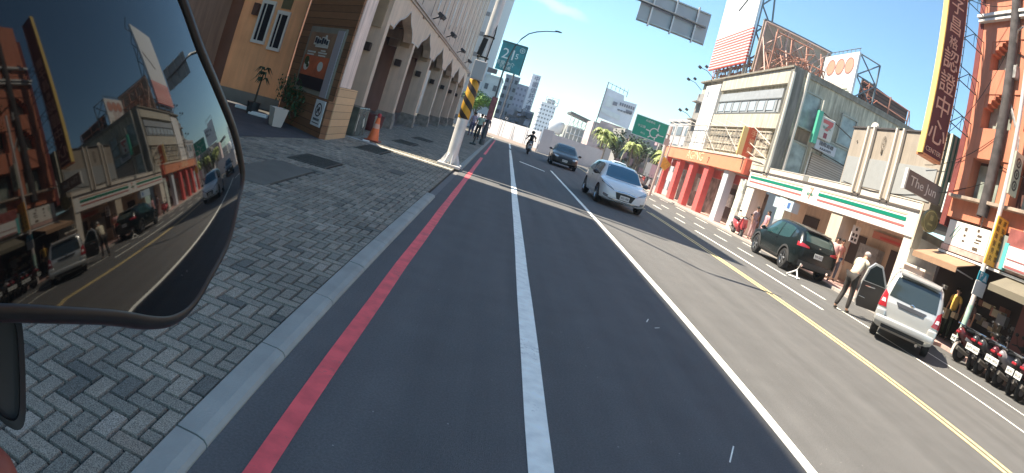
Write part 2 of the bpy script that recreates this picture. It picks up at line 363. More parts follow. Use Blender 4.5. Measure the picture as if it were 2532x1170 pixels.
for iy in range(-10, 560):
    y = iy * U
    for ix in range(x_lo, x_hi + 1):
        d = (ix - iy) % 4; x = ix * U
        if x < -5.4 and 13.5 < y < 16: continue
        if -3.5 < x < -2.72 and (9.5 < y < 10.65 or 13.8 < y < 15.6 or 6.9 < y < 9.0 or 18.8 < y < 20.4 or 22.8 < y < 24.4): continue
        c = r.choice(((.26, .235, .185), (.215, .20, .16), (.285, .255, .20), (.235, .215, .17), (.305, .27, .21)))
        u = r.random()
        if u < .05: c = (.13, .125, .105)
        elif u < .06: c = (.30, .25, .19)
        elif u < .10: c = (.16, .155, .13)
        elif u < .15: c = (.34, .30, .24)
        if d == 0: paver(x, x + 2 * U, y, y + U, y < 17, c)
        elif d == 3: paver(x, x + U, y, y + 2 * U, y < 17, c)
me = bpy.data.meshes.new('sidewalk'); me.from_pydata(vs, [], fs); me.materials.append(pav)
ca = me.color_attributes.new('tone', 'FLOAT_COLOR', 'CORNER'); buf = []
for f, t in zip(fs, tones): buf.extend((*t, 1) * len(f))
ca.data.foreach_set('color', buf); me.update()
o = bpy.data.objects.new('sidewalk', me); COL.objects.link(o); o['kind'] = 'structure'
# sunlight falling between the buildings, painted on the paving as a pale strip
mb = MB(); mb.quad((-4.2, 16.05, .056), (-1.02, 15.2, .056), (-1.02, 15.36, .056), (-4.2, 16.22, .056)); struct('pavement', mb, M('painted_sun_strip', (.5, .5, .48), .8, var=.1, vs=4))
# dark asphalt apron in front of the yellow building
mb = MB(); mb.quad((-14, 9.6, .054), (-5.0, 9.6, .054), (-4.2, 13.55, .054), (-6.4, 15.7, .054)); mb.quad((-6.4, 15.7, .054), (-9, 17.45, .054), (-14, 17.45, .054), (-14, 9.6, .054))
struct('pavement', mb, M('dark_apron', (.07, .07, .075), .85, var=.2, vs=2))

# drain covers and gratings in the paving
gm = M('cast_iron', (.085, .085, .075), .55, .3, var=.2, vs=8)
def grating(label, cx, cy, w_, l_, bars=9):
    t = thing('drain_cover', label, 'drain cover', (cx, cy, .05), group='gratings let into the left pavement')
    b = MB(); b.box(cx - w_ / 2, cx + w_ / 2, cy - l_ / 2, cy + l_ / 2, .03, .046); b.build('tray', M('grate_pit', (.035, .035, .032), .9), t)
    b = MB(); e = .03
    for (x0, x1, y0, y1) in ((-w_ / 2, w_ / 2, -l_ / 2, -l_ / 2 + e), (-w_ / 2, w_ / 2, l_ / 2 - e, l_ / 2), (-w_ / 2, -w_ / 2 + e, -l_ / 2 + e, l_ / 2 - e), (w_ / 2 - e, w_ / 2, -l_ / 2 + e, l_ / 2 - e)):
        b.box(cx + x0, cx + x1, cy + y0, cy + y1, .046, .062)
    for i in range(bars):
        y = cy - l_ / 2 + e + (l_ - 2 * e) * (i + .5) / bars; b.box(cx - w_ / 2 + e, cx + w_ / 2 - e, y - .018, y + .018, .046, .060)
    b.build('frame', gm, t)
grating('long dark grating nearest the mirror, left of the kerb', -3.1, 10.1, .74, 1.1)
grating('dark grating right behind the traffic cone foot', -3.08, 14.7, .66, 1.6, 12)
grating('dark grating beyond the sunlit strip, nearest to it', -3.1, 19.6, .66, 1.5, 11)
grating('farthest dark grating beside the arcade', -3.1, 23.6, .66, 1.5, 11)
mb = MB(); mb.box(-3.48, -2.74, 6.92, 8.98, .03, .055)
t = tag(mb.build('cover_plate', M('dark_steel_plate', (.125, .125, .105), .6, var=.12, vs=3)), 'large plain dark cover plate in the paving beside the mirror', 'cover plate')
mb = MB(); mb.box(-2.0, -1.7, 11.4, 12.0, .03, .058); tag(mb.build('valve_cover', gm), 'small dark valve cover between mirror gratings and striped pole', 'cover plate')

# ------------------------------------------------------------------ left: yellow building with wooden corner
yw = M('ochre_render', (.80, .38, .18), .85, var=.10, vs=1.2, streak=.12)
t = thing('yellow_building', 'ochre rendered building with narrow white framed windows behind the wooden corner', 'building', (-7.5, 17.5, 0))
b = MB(); b.box(-9.45, -6.6, 17.5, 21, .0, 9); b.build('wall', yw, t)
b = MB(); b.box(-9.46, -6.9, 17.42, 17.495, .03, .42); b.build('plinth', M('grey_plinth', (.17, .16, .14), .8, var=.1), t)
for (x0, x1, z0, z1) in ((-8.66, -8.28, 2.12, 3.35), (-8.0, -7.66, 2.0, 3.1)):
    f = MB(); e = .07
    f.box(x0 - e, x0, 17.43, 17.5, z0, z1); f.box(x1, x1 + e, 17.43, 17.5, z0, z1); f.box(x0 - e, x1 + e, 17.40, 17.5, z0 - .1, z0); f.box(x0 - e, x1 + e, 17.42, 17.5, z1, z1 + .12); f.box((x0 + x1) / 2 - .015 - .07, (x0 + x1) / 2 - .07 + .015, 17.44, 17.5, z0, z1)
    fo = f.build('window_frame', M('window_white', (.62, .58, .52), .6), t)
    g_ = MB(); g_.box(x0, x1, 17.475, 17.495, z0, z1); g_.build('window_pane', M('dark_glass', (.012, .014, .02), .08), fo)
for (x0, x1, z0, z1) in ((-8.0, -7.66, 3.3, 4.6), (-8.7, -8.3, 3.55, 4.8)):
    g_ = MB(); g_.box(x0, x1, 17.44, 17.498, z0, z1); g_.build('upper_pane', M('amber_glass', (.12, .1, .05), .3), t)
b = MB(); b.box(-8.95, -8.78, 17.3, 17.5, 2.9, 3.3); b.build('wall_lamp', M('rust_box', (.09, .04, .025), .7), t)
t = thing('tall_block', 'tall plain block set back at the far left behind the mirror', 'building', (-12, 0, 0))
b = MB(); b.box(-30, -9.5, -35, 16.75, 0, 19.25); b.build('wall', M('tan_block_wall', (.3, .21, .15), .85, var=.12, vs=1, streak=.2), t)
b = MB(); b.box(-9.49, -9.3, -35, 16.9, 3.4, 3.7); b.box(-9.49, -9.35, -35, 16.9, 6.7, 6.9); b.box(-9.49, -9.35, -35, 16.9, 10.1, 10.3); b.build('band', M('pale_band', (.5, .42, .32), .8), t)
b = MB()
for i in range(12):
    for z in (4.2, 7.5, 10.8, 14.1): b.box(-9.5, -9.47, -30 + i * 4, -28.2 + i * 4, z, z + 1.6)
b.each('window', M('dark_glass', (.012, .014, .02), .08), t)
t = thing('wood_clad_porch', 'timber clad corner porch with a white plastered post beside the arcade', 'porch', (-5, 15, 0))
P = Vector((-6.35, 15.8, 0)); Q = Vector((-4.15, 13.65, 0)); dP = (P - Q).normalized(); nP = Vector((-dP.y, dP.x, 0));
if nP.y > 0: nP = -nP
wood = stripes('timber_cladding', (.24, .115, .055), (.07, .035, .02), (0, 0, 1), .19, .93, .6, var=.28)
wood_lit = stripes('timber_cladding_lit', (.60, .40, .22), (.2, .12, .07), (0, 0, 1), .19, .94, .65, var=.12)  # same timber painted paler, as its street face catches the light
b = MB(); b.prism([Q + EZ * .03, P + EZ * .03, P + EZ * 5.0, Q + EZ * 5.0], -nP * .05); b.build('timber_wall', wood, t)
b = MB(); b.prism([P + EZ * .03 - nP * .01, P + Vector((-.75, 1.66, .03)), P + Vector((-.75, 1.66, 5.2)), P + EZ * 5.2 - nP * .01], (.2, .05, 0)); b.build('return_wall', M('brown_render', (.16, .07, .045), .8, var=.1), t)
b = MB(); b.box(-4.17, -4.10, 13.72, 15.45, .03, 1.36); b.build('timber_plinth', wood_lit, t)
whp = M('weathered_plaster', (.85, .70, .62), .85, var=.08, vs=2, streak=.3)
b = MB(); b.box(-4.19, -4.10, 13.72, 14.70, 1.37, 5.0); b.build('plaster_post', whp, t)
b = MB(); b.prism([Q + EZ * 5.2 + nP * .3, P + EZ * 5.2 + nP * .3, Vector((-6.6, 15.9, 5.2)), Vector((-4.3, 14.75, 5.2)), Vector((-4.0, 13.7, 5.2))], (0, 0, .2)); b.build('roof', M('porch_roof', (.12, .08, .06), .8), t)
# poster panel on the timber wall
def on(u, z, o=.03): return Q + dP * u + nP * o + EZ * z
def slab(mb_, u0, u1, z0, z1, o0, o1, mi=0): mb_.prism([on(u0, z0, o1), on(u1, z0, o1), on(u1, z1, o1), on(u0, z1, o1)], nP * -(o1 - o0), mi)
t = thing('poster_board', 'framed dark restaurant poster with cartoon lettering on the timber wall', 'poster', on(1.3, 1.9))
b = MB(); slab(b, .30, 2.38, 1.0, 2.78, .0, .05); b.build('surround', M('poster_surround', (.27, .24, .19), .7, var=.1), t)
b = MB(); slab(b, .34, .68, 1.0, 2.72, .05, .075); b.build('pale_strip', M('lilac_strip', (.40, .36, .38), .5), t)
b = MB(); slab(b, .70, 2.24, 1.16, 2.62, .05, .07); b.build('picture', M('poster_brown', (.30, .17, .10), .5, var=.3, vs=1.6), t)
b = MB(); slab(b, .70, 2.24, 1.44, 1.98, .07, .074); b.build('orange_band', M('poster_orange', (.50, .12, .05), .5, var=.3, vs=2.5), t)
b = MB(); slab(b, .70, 2.24, 1.12, 1.44, .07, .075); b.build('dark_band', M('poster_black', (.02, .018, .025), .4), t)
cream_i = M('poster_cream', (.62, .60, .54), .5)
b = MB()
for k in range(6): slab(b, 1.02 + k * .14, 1.19 + k * .14, 2.28 + .02 * (k % 2) - k * .004, 2.45 + .03 * (k % 3), .07, .078)
slab(b, 1.0, 1.75, 2.22, 2.29, .07, .078); slab(b, 1.2, 1.3, 2.45, 2.56, .07, .078)
b.build('logo_outline', cream_i, t)
b = MB()
for k in range(6): slab(b, 1.045 + k * .14, 1.155 + k * .14, 2.31 + .02 * (k % 2), 2.42 + .03 * (k % 3), .078, .083)
b.build('logo', M('poster_ink', (.02, .03, .05), .5), t)
b = MB()
for (u, z, l) in ((.95, 2.06, .5), (.98, 1.99, .42), (1.62, 2.06, .5), (1.68, 1.99, .42), (1.05, 2.12, .28)): slab(b, u, u + l, z, z + .04, .074, .08)
b.build('small_print', cream_i, t)
b = MB()
for u, z, rr in ((1.10, 1.73, .15), (1.95, 1.70, .16)):
    b.prism([on(u + rr * math.cos(a * PI / 8), z + rr * math.sin(a * PI / 8) * .85, .082) for a in range(16)], nP * -.006)
b.each('dish', cream_i, t)
b = MB()
b.prism([on(1.98 + .13 * math.cos(a * PI / 6), 1.83 + .12 * math.sin(a * PI / 6), .088) for a in range(12)], nP * -.006)
b.prism([on(1.86 + .08 * math.cos(a * PI / 5), 1.70 + .06 * math.sin(a * PI / 5), .088) for a in range(10)], nP * -.006)
b.each('food', M('food_green', (.05, .08, .03), .6), t)
# planter and plants at the foot of the timber wall
t = thing('planter', 'timber planter wall with leafy shrubs at the porch foot', 'planter', on(1.2, 0, .3))
b = MB(); slab(b, .0, 2.9, .03, .98, .0, .12); b.build('box', wood, t)
b = MB(); rr = random.Random(5)
for k in range(420):
    u = rr.uniform(1.1, 2.6); c = on(u, .55 + rr.gauss(0, .2) + .5 * (u - 1.1) / 1.5, rr.uniform(.15, .5)); d = Vector((rr.uniform(-1, 1), rr.uniform(-1, 1), rr.uniform(.1, 1))).normalized(); s_ = d.cross(EZ).normalized() * .025; L = rr.uniform(.08, .18)
    b.quad(c - s_ * .4, c + d * L * .5 - s_, c + d * L, c + d * L * .5 + s_)
b.build('foliage', M('shrub_leaf', (.035, .085, .03), .6, var=.3, vs=12), t)
t = thing('no_parking_sign', 'small white sign with a black prohibition ring on the timber planter', 'sign', on(.45, .6, .14))
b = MB(); slab(b, .10, .62, .30, .94, .12, .145); b.build('plate', M('sign_white', (.72, .72, .72), .5), t)
b = MB(); c = on(.36, .70, .148); N_ = 20
for k in range(N_):
    a0, a1 = 2 * PI * k / N_, 2 * PI * (k + 1) / N_; f = lambda a, q: c + dP * math.cos(a) * q + EZ * math.sin(a) * q
    b.quad(f(a0, .17), f(a1, .17), f(a1, .135), f(a0, .135))
b.prism([c + dP * .11 + EZ * .12, c + dP * .13 + EZ * .10, c - dP * .11 - EZ * .12, c - dP * .13 - EZ * .10], nP * .004)
for (u, z) in ((-.04, .03), (.05, -.04)): b.prism([c + dP * (u - .03) + EZ * (z - .045), c + dP * (u + .03) + EZ * (z - .045), c + dP * (u + .03) + EZ * (z + .045), c + dP * (u - .03) + EZ * (z + .045)], nP * .003)
b.build('ring_symbol', M('sign_black', (.03, .03, .035), .6), t)
b = MB(); 
for k in range(5): slab(b, .2 + k * .07, .25 + k * .07, .43, .49, .145, .149)
slab(b, .17, .55, .36, .38, .145, .149); b.build('caption', M('sign_black', (.03, .03, .035), .6), t)
# white pot, potted palm, sunlit patches on the apron made as white blocks
t = thing('flower_pot', 'squat pale square flower pot standing on the apron beside the planter', 'flower pot', (-6.0, 14.0, .05))
b = MB(); b.lathe([(.05, .0), (.17, .0), (.19, .04), (.27, .44), (.28, .46), (.25, .46), (.24, .40), (.05, .40)], (-5.45, 13.55, .055), n=4); b.build('pot', M('pale_ceramic', (.6, .56, .5), .5), t, auto=40)
b = MB(); b.lathe([(.01, .41), (.238, .41)], (-5.45, 13.55, .055), n=4); b.build('soil', M('soil', (.05, .035, .025), .9), t)
t = thing('potted_palm', 'tall thin potted plant with drooping leaves in front of the yellow wall', 'plant', (-6.6, 14.5, .05))
b = MB(); b.lathe([(.05, 0), (.16, 0), (.2, .34), (.16, .34), (.03, .3)], (-6.75, 14.8, .055), n=10); b.build('pot', M('dark_pot', (.03, .03, .03), .5), t)
b = MB(); b.tube([(-6.75, 14.8, .36), (-6.73, 14.8, .8), (-6.7, 14.79, 1.25)], [.03, .024, .018]); b.build('stem', M('stem_brown', (.06, .045, .025), .8), t)
b = MB(); rr = random.Random(9)
for k in range(26):
    a = rr.uniform(0, 2 * PI); z0 = rr.choice((1.0, 1.15, 1.28)); L = rr.uniform(.2, .38); c = Vector((-6.7, 14.79, z0)); d = Vector((math.cos(a), math.sin(a), 0)); s_ = d.cross(EZ) * .035
    m1 = c + d * L * .5 + EZ * .1; e_ = c + d * L - EZ * .08
    b.quad(c - s_ * .3, m1 - s_, m1 + s_, c + s_ * .3); b.quad(m1 - s_, e_, e_ + s_ * .2, m1 + s_)
b.build('leaves', M('dark_leaf', (.025, .05, .02), .6), t)
for k, (x, y, lb) in enumerate(((-7.35, 15.5, 'sunlit patch made as a white block left of the potted palm'), (-6.5, 14.7, 'sunlit patch made as a white block right of the potted palm'))):
    b = MB(); b.bbox(x - .3, x + .3, y - .06, y + .06, .055, .16, .02); tag(b.build('sun_patch', white), lb, 'sunlit patch', 'sunlit patches on the apron')

# ------------------------------------------------------------------ left: arcade building
plast = M('grey_beige_plaster', (.68, .53, .41), .85, var=.08, vs=1.5, streak=.13)
up_pl = M('grey_upper_render', (.55, .44, .36), .85, var=.05, vs=1.0, streak=.10)
stone = M('rough_stone', (.26, .24, .21), .9, var=.35, vs=5, bump=.5, bs=14)
t = thing('arcade_building', 'long grey beige building with a pointed arch arcade beside the left pavement', 'building', (-6, 35, 0))
b = MB(); b.prism([(-4.85, 17.25, 5.12), (-24, 21.4, 5.12), (-24, 52.8, 5.12), (-4.85, 52.8, 5.12)], (0, 0, 14.1)); b.build('upper_wall', up_pl, t)  # near end slanted along the sun to let light through the gap
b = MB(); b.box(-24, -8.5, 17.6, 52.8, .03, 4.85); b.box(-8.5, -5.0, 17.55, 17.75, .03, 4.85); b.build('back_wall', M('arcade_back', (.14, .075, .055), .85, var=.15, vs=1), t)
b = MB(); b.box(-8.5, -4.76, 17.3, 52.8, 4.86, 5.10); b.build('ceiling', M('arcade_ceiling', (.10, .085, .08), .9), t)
b = MB(); b.box(-8.5, -4.9, 17.6, 52.8, .051, .07); b.build('arcade_floor', M('arcade_floor', (.16, .155, .15), .6, var=.1), t)
b = MB(); b.box(-5.1, -4.58, 17.2, 52.9, 5.10, 5.22); b.box(-5.1, -4.64, 17.2, 52.9, 5.0, 5.10); b.build('cornice', M('cornice', (.45, .37, .32), .8, var=.1), t)
PY = [18.7, 24.2, 29.8, 35.4, 41.0, 46.6, 52.0]
for i, y in enumerate(PY):
    b = MB(); b.box(-5.36, -4.7, y, y + .42, .70, 4.9); b.build('pier', plast, t)
    if i: 
        b = MB(); b.prism([(-5.43, y - .06, .05), (-4.62, y - .06, .05), (-4.62, y + .5, .05), (-5.43, y + .5, .05)], (0, 0, .45)); b.prism([(-5.39, y - .03, .5), (-4.65, y - .03, .5), (-4.65, y + .46, .5), (-5.39, y + .46, .5)], (0, 0, .2)); b.build('pier_plinth', stone, t)
    else:
        b = MB(); b.box(-5.39, -4.66, y - .02, y + .44, .05, .70); b.build('pier_plinth', stone, t)
    b = MB(); b.bbox(-5.22, -4.96, y - .22, y - .005, 2.66, 2.94, .02); b.build('loudspeaker', M('speaker_brown', (.035, .022, .018), .6), t)
    b = MB(); b.box(-8.45, -5.36, y + .05, y + .38, 4.3, 4.85); b.build('cross_beam', plast, t)
    b = MB(); b.box(-5.25, -4.85, y - .10, y - .003, 3.5, 4.7); b.build('bracket_panel', M('tan_panel', (.40, .30, .20), .8, var=.1), t)
# arch heads, each a plate with an ogee opening
for i in range(len(PY) - 1):
    y0, y1 = PY[i] + .42, PY[i + 1]; W = y1 - y0; c = (y0 + y1) / 2; zs = 3.72
    half = [(0, 0), (.10, 0), (.12, -.06), (.15, .08), (.2, .28), (.26, .42), (.34, .52), (.40, .64), (.45, .78), (.48, .90), (.5, .94)]
    pts = [(y0 + u * W, zs + v) for u, v in half] + [(y1 - u * W, zs + v) for u, v in half[-2::-1]]
    b = MB()
    for (a, c_) in zip(pts, pts[1:]):
        b.prism([(-4.7, a[0], a[1]), (-4.7, c_[0], c_[1]), (-4.7, c_[0], 5.0), (-4.7, a[0], 5.0)], (-.35, 0, 0))
    b.build('arch_head', plast, t)
    b = MB()
    for (a, c_) in zip(pts, pts[1:]):
        b.prism([(-4.68, a[0], a[1]), (-4.68, c_[0], c_[1]), (-4.68, c_[0], c_[1] + .06), (-4.68, a[0], a[1] + .06)], (-.018, 0, 0))
    b.build('arch_moulding', M('moulding', (.55, .50, .46), .8), t)
# upper storey: pilasters, slit windows, brackets
b = MB()
for k in range(13):
    y = 18.3 + k * 2.8; b.box(-4.85, -4.835, y, y + .04, 5.3, 19)
b.each('groove', M('groove_dark', (.07, .065, .065), .9), t)
for k in range(12):
    y = 19.2 + k * 2.8
    b = MB(); b.box(-4.86, -4.83, y, y + .62, 5.9, 16.3); wf = b.build('window_surround', up_pl, t)
    b = MB()
    for z in (5.95, 9.45, 12.95): b.box(-4.83, -4.822, y + .25, y + .37, z, z + 2.2)
    b.each('window_slit', M('dark_glass', (.012, .014, .02), .08), wf)
for k, y in enumerate((26.4, 32.2, 39.3, 46.0)):
    tt = thing('floodlight', ('dark cornice floodlight nearest the camera', 'dark cornice floodlight above the second arch', 'dark cornice floodlight above the third arch', 'farthest dark cornice floodlight, just left of the striped pole')[k], 'floodlight', (-4.5, y, 5.22), group='floodlights on the arcade cornice')
    b = MB(); b.tube([(-4.75, y, 5.22), (-4.4, y, 5.45)], .03); b.build('arm', blackpl, tt)
    b = MB()
    for a in (-.28, 0, .28): b.obox((-4.28, y + a, 5.52), (.3, .2, .16), (0, .5, a)); 
    b.tube([(-4.35, y - .4, 5.42), (-4.35, y + .4, 5.42)], .03)
    b.build('lamp_head', M('floodlight_grey', (.06, .06, .065), .6), tt)

# utility box, bench, cone
t = thing('utility_box', 'grey green glazed cabinet standing between the porch post and the first pier', 'cabinet', (-4.4, 17, .05))
b = MB(); b.bbox(-4.95, -4.15, 16.45, 17.75, .05, .9, .02); b.build('body', M('grey_green_cabinet', (.11, .12, .10), .25, var=.35, vs=4), t)
b = MB(); b.box(-4.148, -4.142, 16.55, 16.6, .2, .7); b.obox((-4.14, 17.3, .45), (.01, .14, .3), (0.5, 0, 0)); b.obox((-4.6, 16.44, .5), (.05, .012, .55), (0, .35, 0)); b.each('paint_mark', M('paint_mark', (.6, .58, .5), .7), t)
t = thing('round_planter', 'dark red round tub beside the first arcade pier', 'planter', (-4.2, 20.6, .05))
b = MB(); b.lathe([(.05, 0), (.30, 0), (.38, .2), (.4, .5), (.42, .58), (.35, .58), (.32, .45), (.02, .45)], (-4.6, 20.5, .055), n=16); b.build('tub', M('maroon_glaze', (.13, .045, .045), .45, var=.2), t, auto=50)
b = MB(); b.tube([(-4.15, 18.9, .05), (-4.15, 18.9, .62)], .035, 8); b.ball((-4.15, 18.9, .64), .05, 6); tag(b.build('bollard', M('pale_post', (.45, .42, .36), .7)), 'short pale post between the cabinet and the traffic cone', 'bollard')

t = thing('traffic_cone', 'worn orange traffic cone standing by the sunlit strip on the left pavement', 'traffic cone', (-3.62, 17.0, .055))
cx, cy = -3.6, 16.75
b = MB(); b.bbox(cx - .22, cx + .22, cy - .22, cy + .22, .055, .095, .012); b.build('base', M('cone_base', (.30, .06, .025), .6), t)
b = MB(); b.lathe([(.17, .04), (.165, .07), (.105, .38)], (cx, cy, .055), n=20); b.lathe([(.082, .52), (.05, .70), (.045, .70), (.045, .71)], (cx, cy, .055), n=20); b.build('cone', M('cone_orange', (.75, .16, .05), .5, var=.15, vs=6), t, auto=40)
b = MB(); b.lathe([(.106, .38), (.083, .52)], (cx, cy, .055), n=20); b.build('reflective_band', M('cone_band', (.62, .35, .28), .4), t, auto=40)
b = MB(); b.lathe([(.05, .70), (.055, .71), (.06, .78), (.045, .82), (.0, .83)], (cx, cy, .055), n=12); b.build('cap', M('cone_cap', (.35, .03, .04), .5), t, auto=50)
b = MB(); b.obox((cx - .05, cy - .6, .075), (.2, .1, .03), (0, 0, .3)); b.build('litter', white); tag(bpy.data.objects['litter'], 'crumpled white litter on the dark grating by the cone', 'litter')

# ------------------------------------------------------------------ striped utility pole
t = thing('striped_pole', 'thick pale utility pole with yellow and black warning stripes on the left kerb', 'utility pole', (-1.2, 16.2, .055))
px, py = -1.2, 16.15
b = MB(); b.lathe([(.155, .1), (.15, 1.3), (.142, 3.0), (.125, 6), (.10, 9.5), (.0, 9.5)], (px, py, .055), n=24); b.build('shaft', M('pole_grey', (.75, .74, .73), .5, .2, var=.1, vs=3, streak=.15), t, auto=40)
wm = bpy.data.materials.new('warning_stripes'); wm.use_nodes = True; n = wm.node_tree; pp = n.nodes['Principled BSDF']; pp.inputs['Roughness'].default_value = .5
geo = n.nodes.new('ShaderNodeNewGeometry'); sp = n.nodes.new('ShaderNodeSeparateXYZ'); n.links.new(geo.outputs['Position'], sp.inputs[0])
def mth(op, a, b_=None, v=None):
    q = n.nodes.new('ShaderNodeMath'); q.operation = op; n.links.new(a, q.inputs[0])
    if b_ is not None: n.links.new(b_, q.inputs[1])
    if v is not None: q.inputs[1].default_value = v
    return q.outputs[0]
xx = mth('SUBTRACT', sp.outputs[0], v=px); yy = mth('SUBTRACT', sp.outputs[1], v=py)
an = mth('ARCTAN2', yy, xx); an = mth('MULTIPLY', an, v=2 / (2 * PI)); zz = mth('MULTIPLY', sp.outputs[2], v=2.55); s0 = mth('ADD', an, zz); s0 = mth('ADD', s0, v=10.0); fr = mth('FRACT', s0); lt = mth('LESS_THAN', fr, v=.45)
mx = n.nodes.new('ShaderNodeMix'); mx.data_type = 'RGBA'; n.links.new(lt, mx.inputs[0]); mx.inputs[6].default_value = (.62, .34, .04, 1); mx.inputs[7].default_value = (.03, .022, .02, 1)
no = n.nodes.new('ShaderNodeTexNoise'); no.inputs['Scale'].default_value = 8; n.links.new(geo.outputs['Position'], no.inputs['Vector']); mr = n.nodes.new('ShaderNodeMapRange'); mr.inputs[3].default_value = .7; mr.inputs[4].default_value = 1.3; n.links.new(no.outputs['Fac'], mr.inputs[0])
s_ = n.nodes.new('ShaderNodeVectorMath'); s_.operation = 'SCALE'; n.links.new(mx.outputs[2], s_.inputs[0]); n.links.new(mr.outputs[0], s_.inputs['Scale']); n.links.new(s_.outputs[0], pp.inputs['Base Color'])
b = MB(); b.lathe([(.152, 1.35), (.158, 1.36), (.152, 2.45), (.145, 2.46)], (px, py, .055), n=28); b.build('warning_band', wm, t, auto=40)
b = MB(); b.bbox(px - .15, px + .2, py - .33, py - .13, 2.52, 3.05, .02); b.build('control_box', M('box_grey', (.42, .43, .44), .5, .2), t)
b = MB(); b.lathe([(.17, 3.1), (.17, 3.14), (.15, 3.14)], (px, py, .055), n=20); b.lathe([(.165, 3.7), (.165, 3.74), (.145, 3.74)], (px, py, .055), n=20)
b.obox((px - .08, py - .17, 3.45), (.14, .05, .5), (0, .1, .3)); b.tube([(px + .12, py - .13, 3.05), (px + .14, py - .12, 3.9), (px + .1, py, 4.3)], .018); b.tube([(px - .1, py - .14, 3.05), (px - .16, py - .14, 3.4), (px - .1, py, 3.8)], .014)
b.build('straps_and_cables', blackpl, t)
b = MB(); b.bbox(px - .32, px + .32, py - .32, py + .32, .04, .12, .015); b.build('base_plate', M('base_pale', (.6, .58, .56), .7, var=.15), t)
for a in range(8):
    a_ = a * PI / 4 + .2; d = Vector((math.cos(a_), math.sin(a_), 0)); s_ = Vector((-d.y, d.x, 0)) * .01; c = Vector((px, py, 0))
    b = MB(); b.prism([c + d * .15 + EZ * .12 + s_, c + d * .29 + EZ * .12 + s_, c + d * .15 + EZ * .42 + s_], -s_ * 2); b.build('gusset', M('pole_grey', (.75, .74, .73), .5, .2), t)
t = thing('gantry_sign', 'back of a large road sign hung from an overhead arm, grey with ribs', 'road sign', (2.6, 12, 5))
# the sign hangs facing oncoming traffic, we see its ribbed back
b = MB(); b.box(1.87, 3.42, 12.0, 12.03, 4.55, 5.3); b.build('panel', M('sign_back', (.42, .43, .45), .45, .3, var=.06), t)
b = MB()
for z in (4.57, 5.26): b.box(1.9, 3.4, 11.96, 12.0, z, z + .03)
b.build('edge_rail', steel, t)
for x in (2.13, 2.62, 3.12):
    b = MB(); b.box(x - .015, x + .015, 11.93, 11.995, 4.50, 5.34); b.build('vertical_rib', M('rib_pale', (.65, .65, .66), .4, .3), t)
b = MB(); b.tube([(-1.2, 16.15, 5.35), (.2, 14.4, 5.2), (1.5, 12.15, 5.03), (1.8, 11.91, 4.98), (3.34, 11.91, 4.93)], [.07, .06, .05, .03, .03], 8); b.build('arm', M('arm_dark', (.2, .21, .22), .4, .5), t, auto=40)
# ------------------------------------------------------------------ vehicles
glass_d = M('car_glass', (.02, .035, .045), .04, spec=.8)
chrome = M('chrome', (.7, .7, .72), .12, 1.0)
lampw = M('headlamp', (.55, .58, .6), .08, .4)
lampr = M('tail_lamp', (.35, .02, .03), .12, coat=.6)
plate_m = M('number_plate', (.75, .76, .74), .4)
tyre_m = M('tyre', (.022, .022, .024), .75)
rim_m = M('alloy_rim', (.42, .43, .45), .25, .9)
ink = M('plate_ink', (.02, .02, .03), .6)

def section(hw, zb, zbelt, zt, hwt):
    """half outline of a car body from the sill round to the middle of the roof"""
    m = (zb + zbelt) / 2
    return [(0, zb), (hw * .80, zb), (hw * .955, zb + .05), (hw, zb + (zbelt - zb) * .33), (hw * 1.0, zb + (zbelt - zb) * .66), (hw * .965, zbelt),
            (hw * .965 * .45 + hwt * .55 + .015, zbelt + (zt - zbelt) * .5), (hwt, zbelt + (zt - zbelt) * .86), (hwt * .86, zbelt + (zt - zbelt) * .97), (hwt * .45, zt), (0, zt + .008)]
def interp(st, k=3):
    """smooth the list of stations with Catmull-Rom"""
    out = []; n = len(st)
    for i in range(n - 1):
        p0, p1, p2, p3 = st[max(i - 1, 0)], st[i], st[i + 1], st[min(i + 2, n - 1)]
        for j in range(k):
            t = j / k; q = []
            for a, b, c, d in zip(p0, p1, p2, p3):
                v = .5 * (2 * b + (c - a) * t + (2 * a - 5 * b + 4 * c - d) * t * t + (3 * b - a - 3 * c + d) * t ** 3)
                lo, hi = min(b, c), max(b, c); q.append(min(max(v, lo - .01), hi + .01))
            out.append(q)
    out.append(list(st[-1])); return out
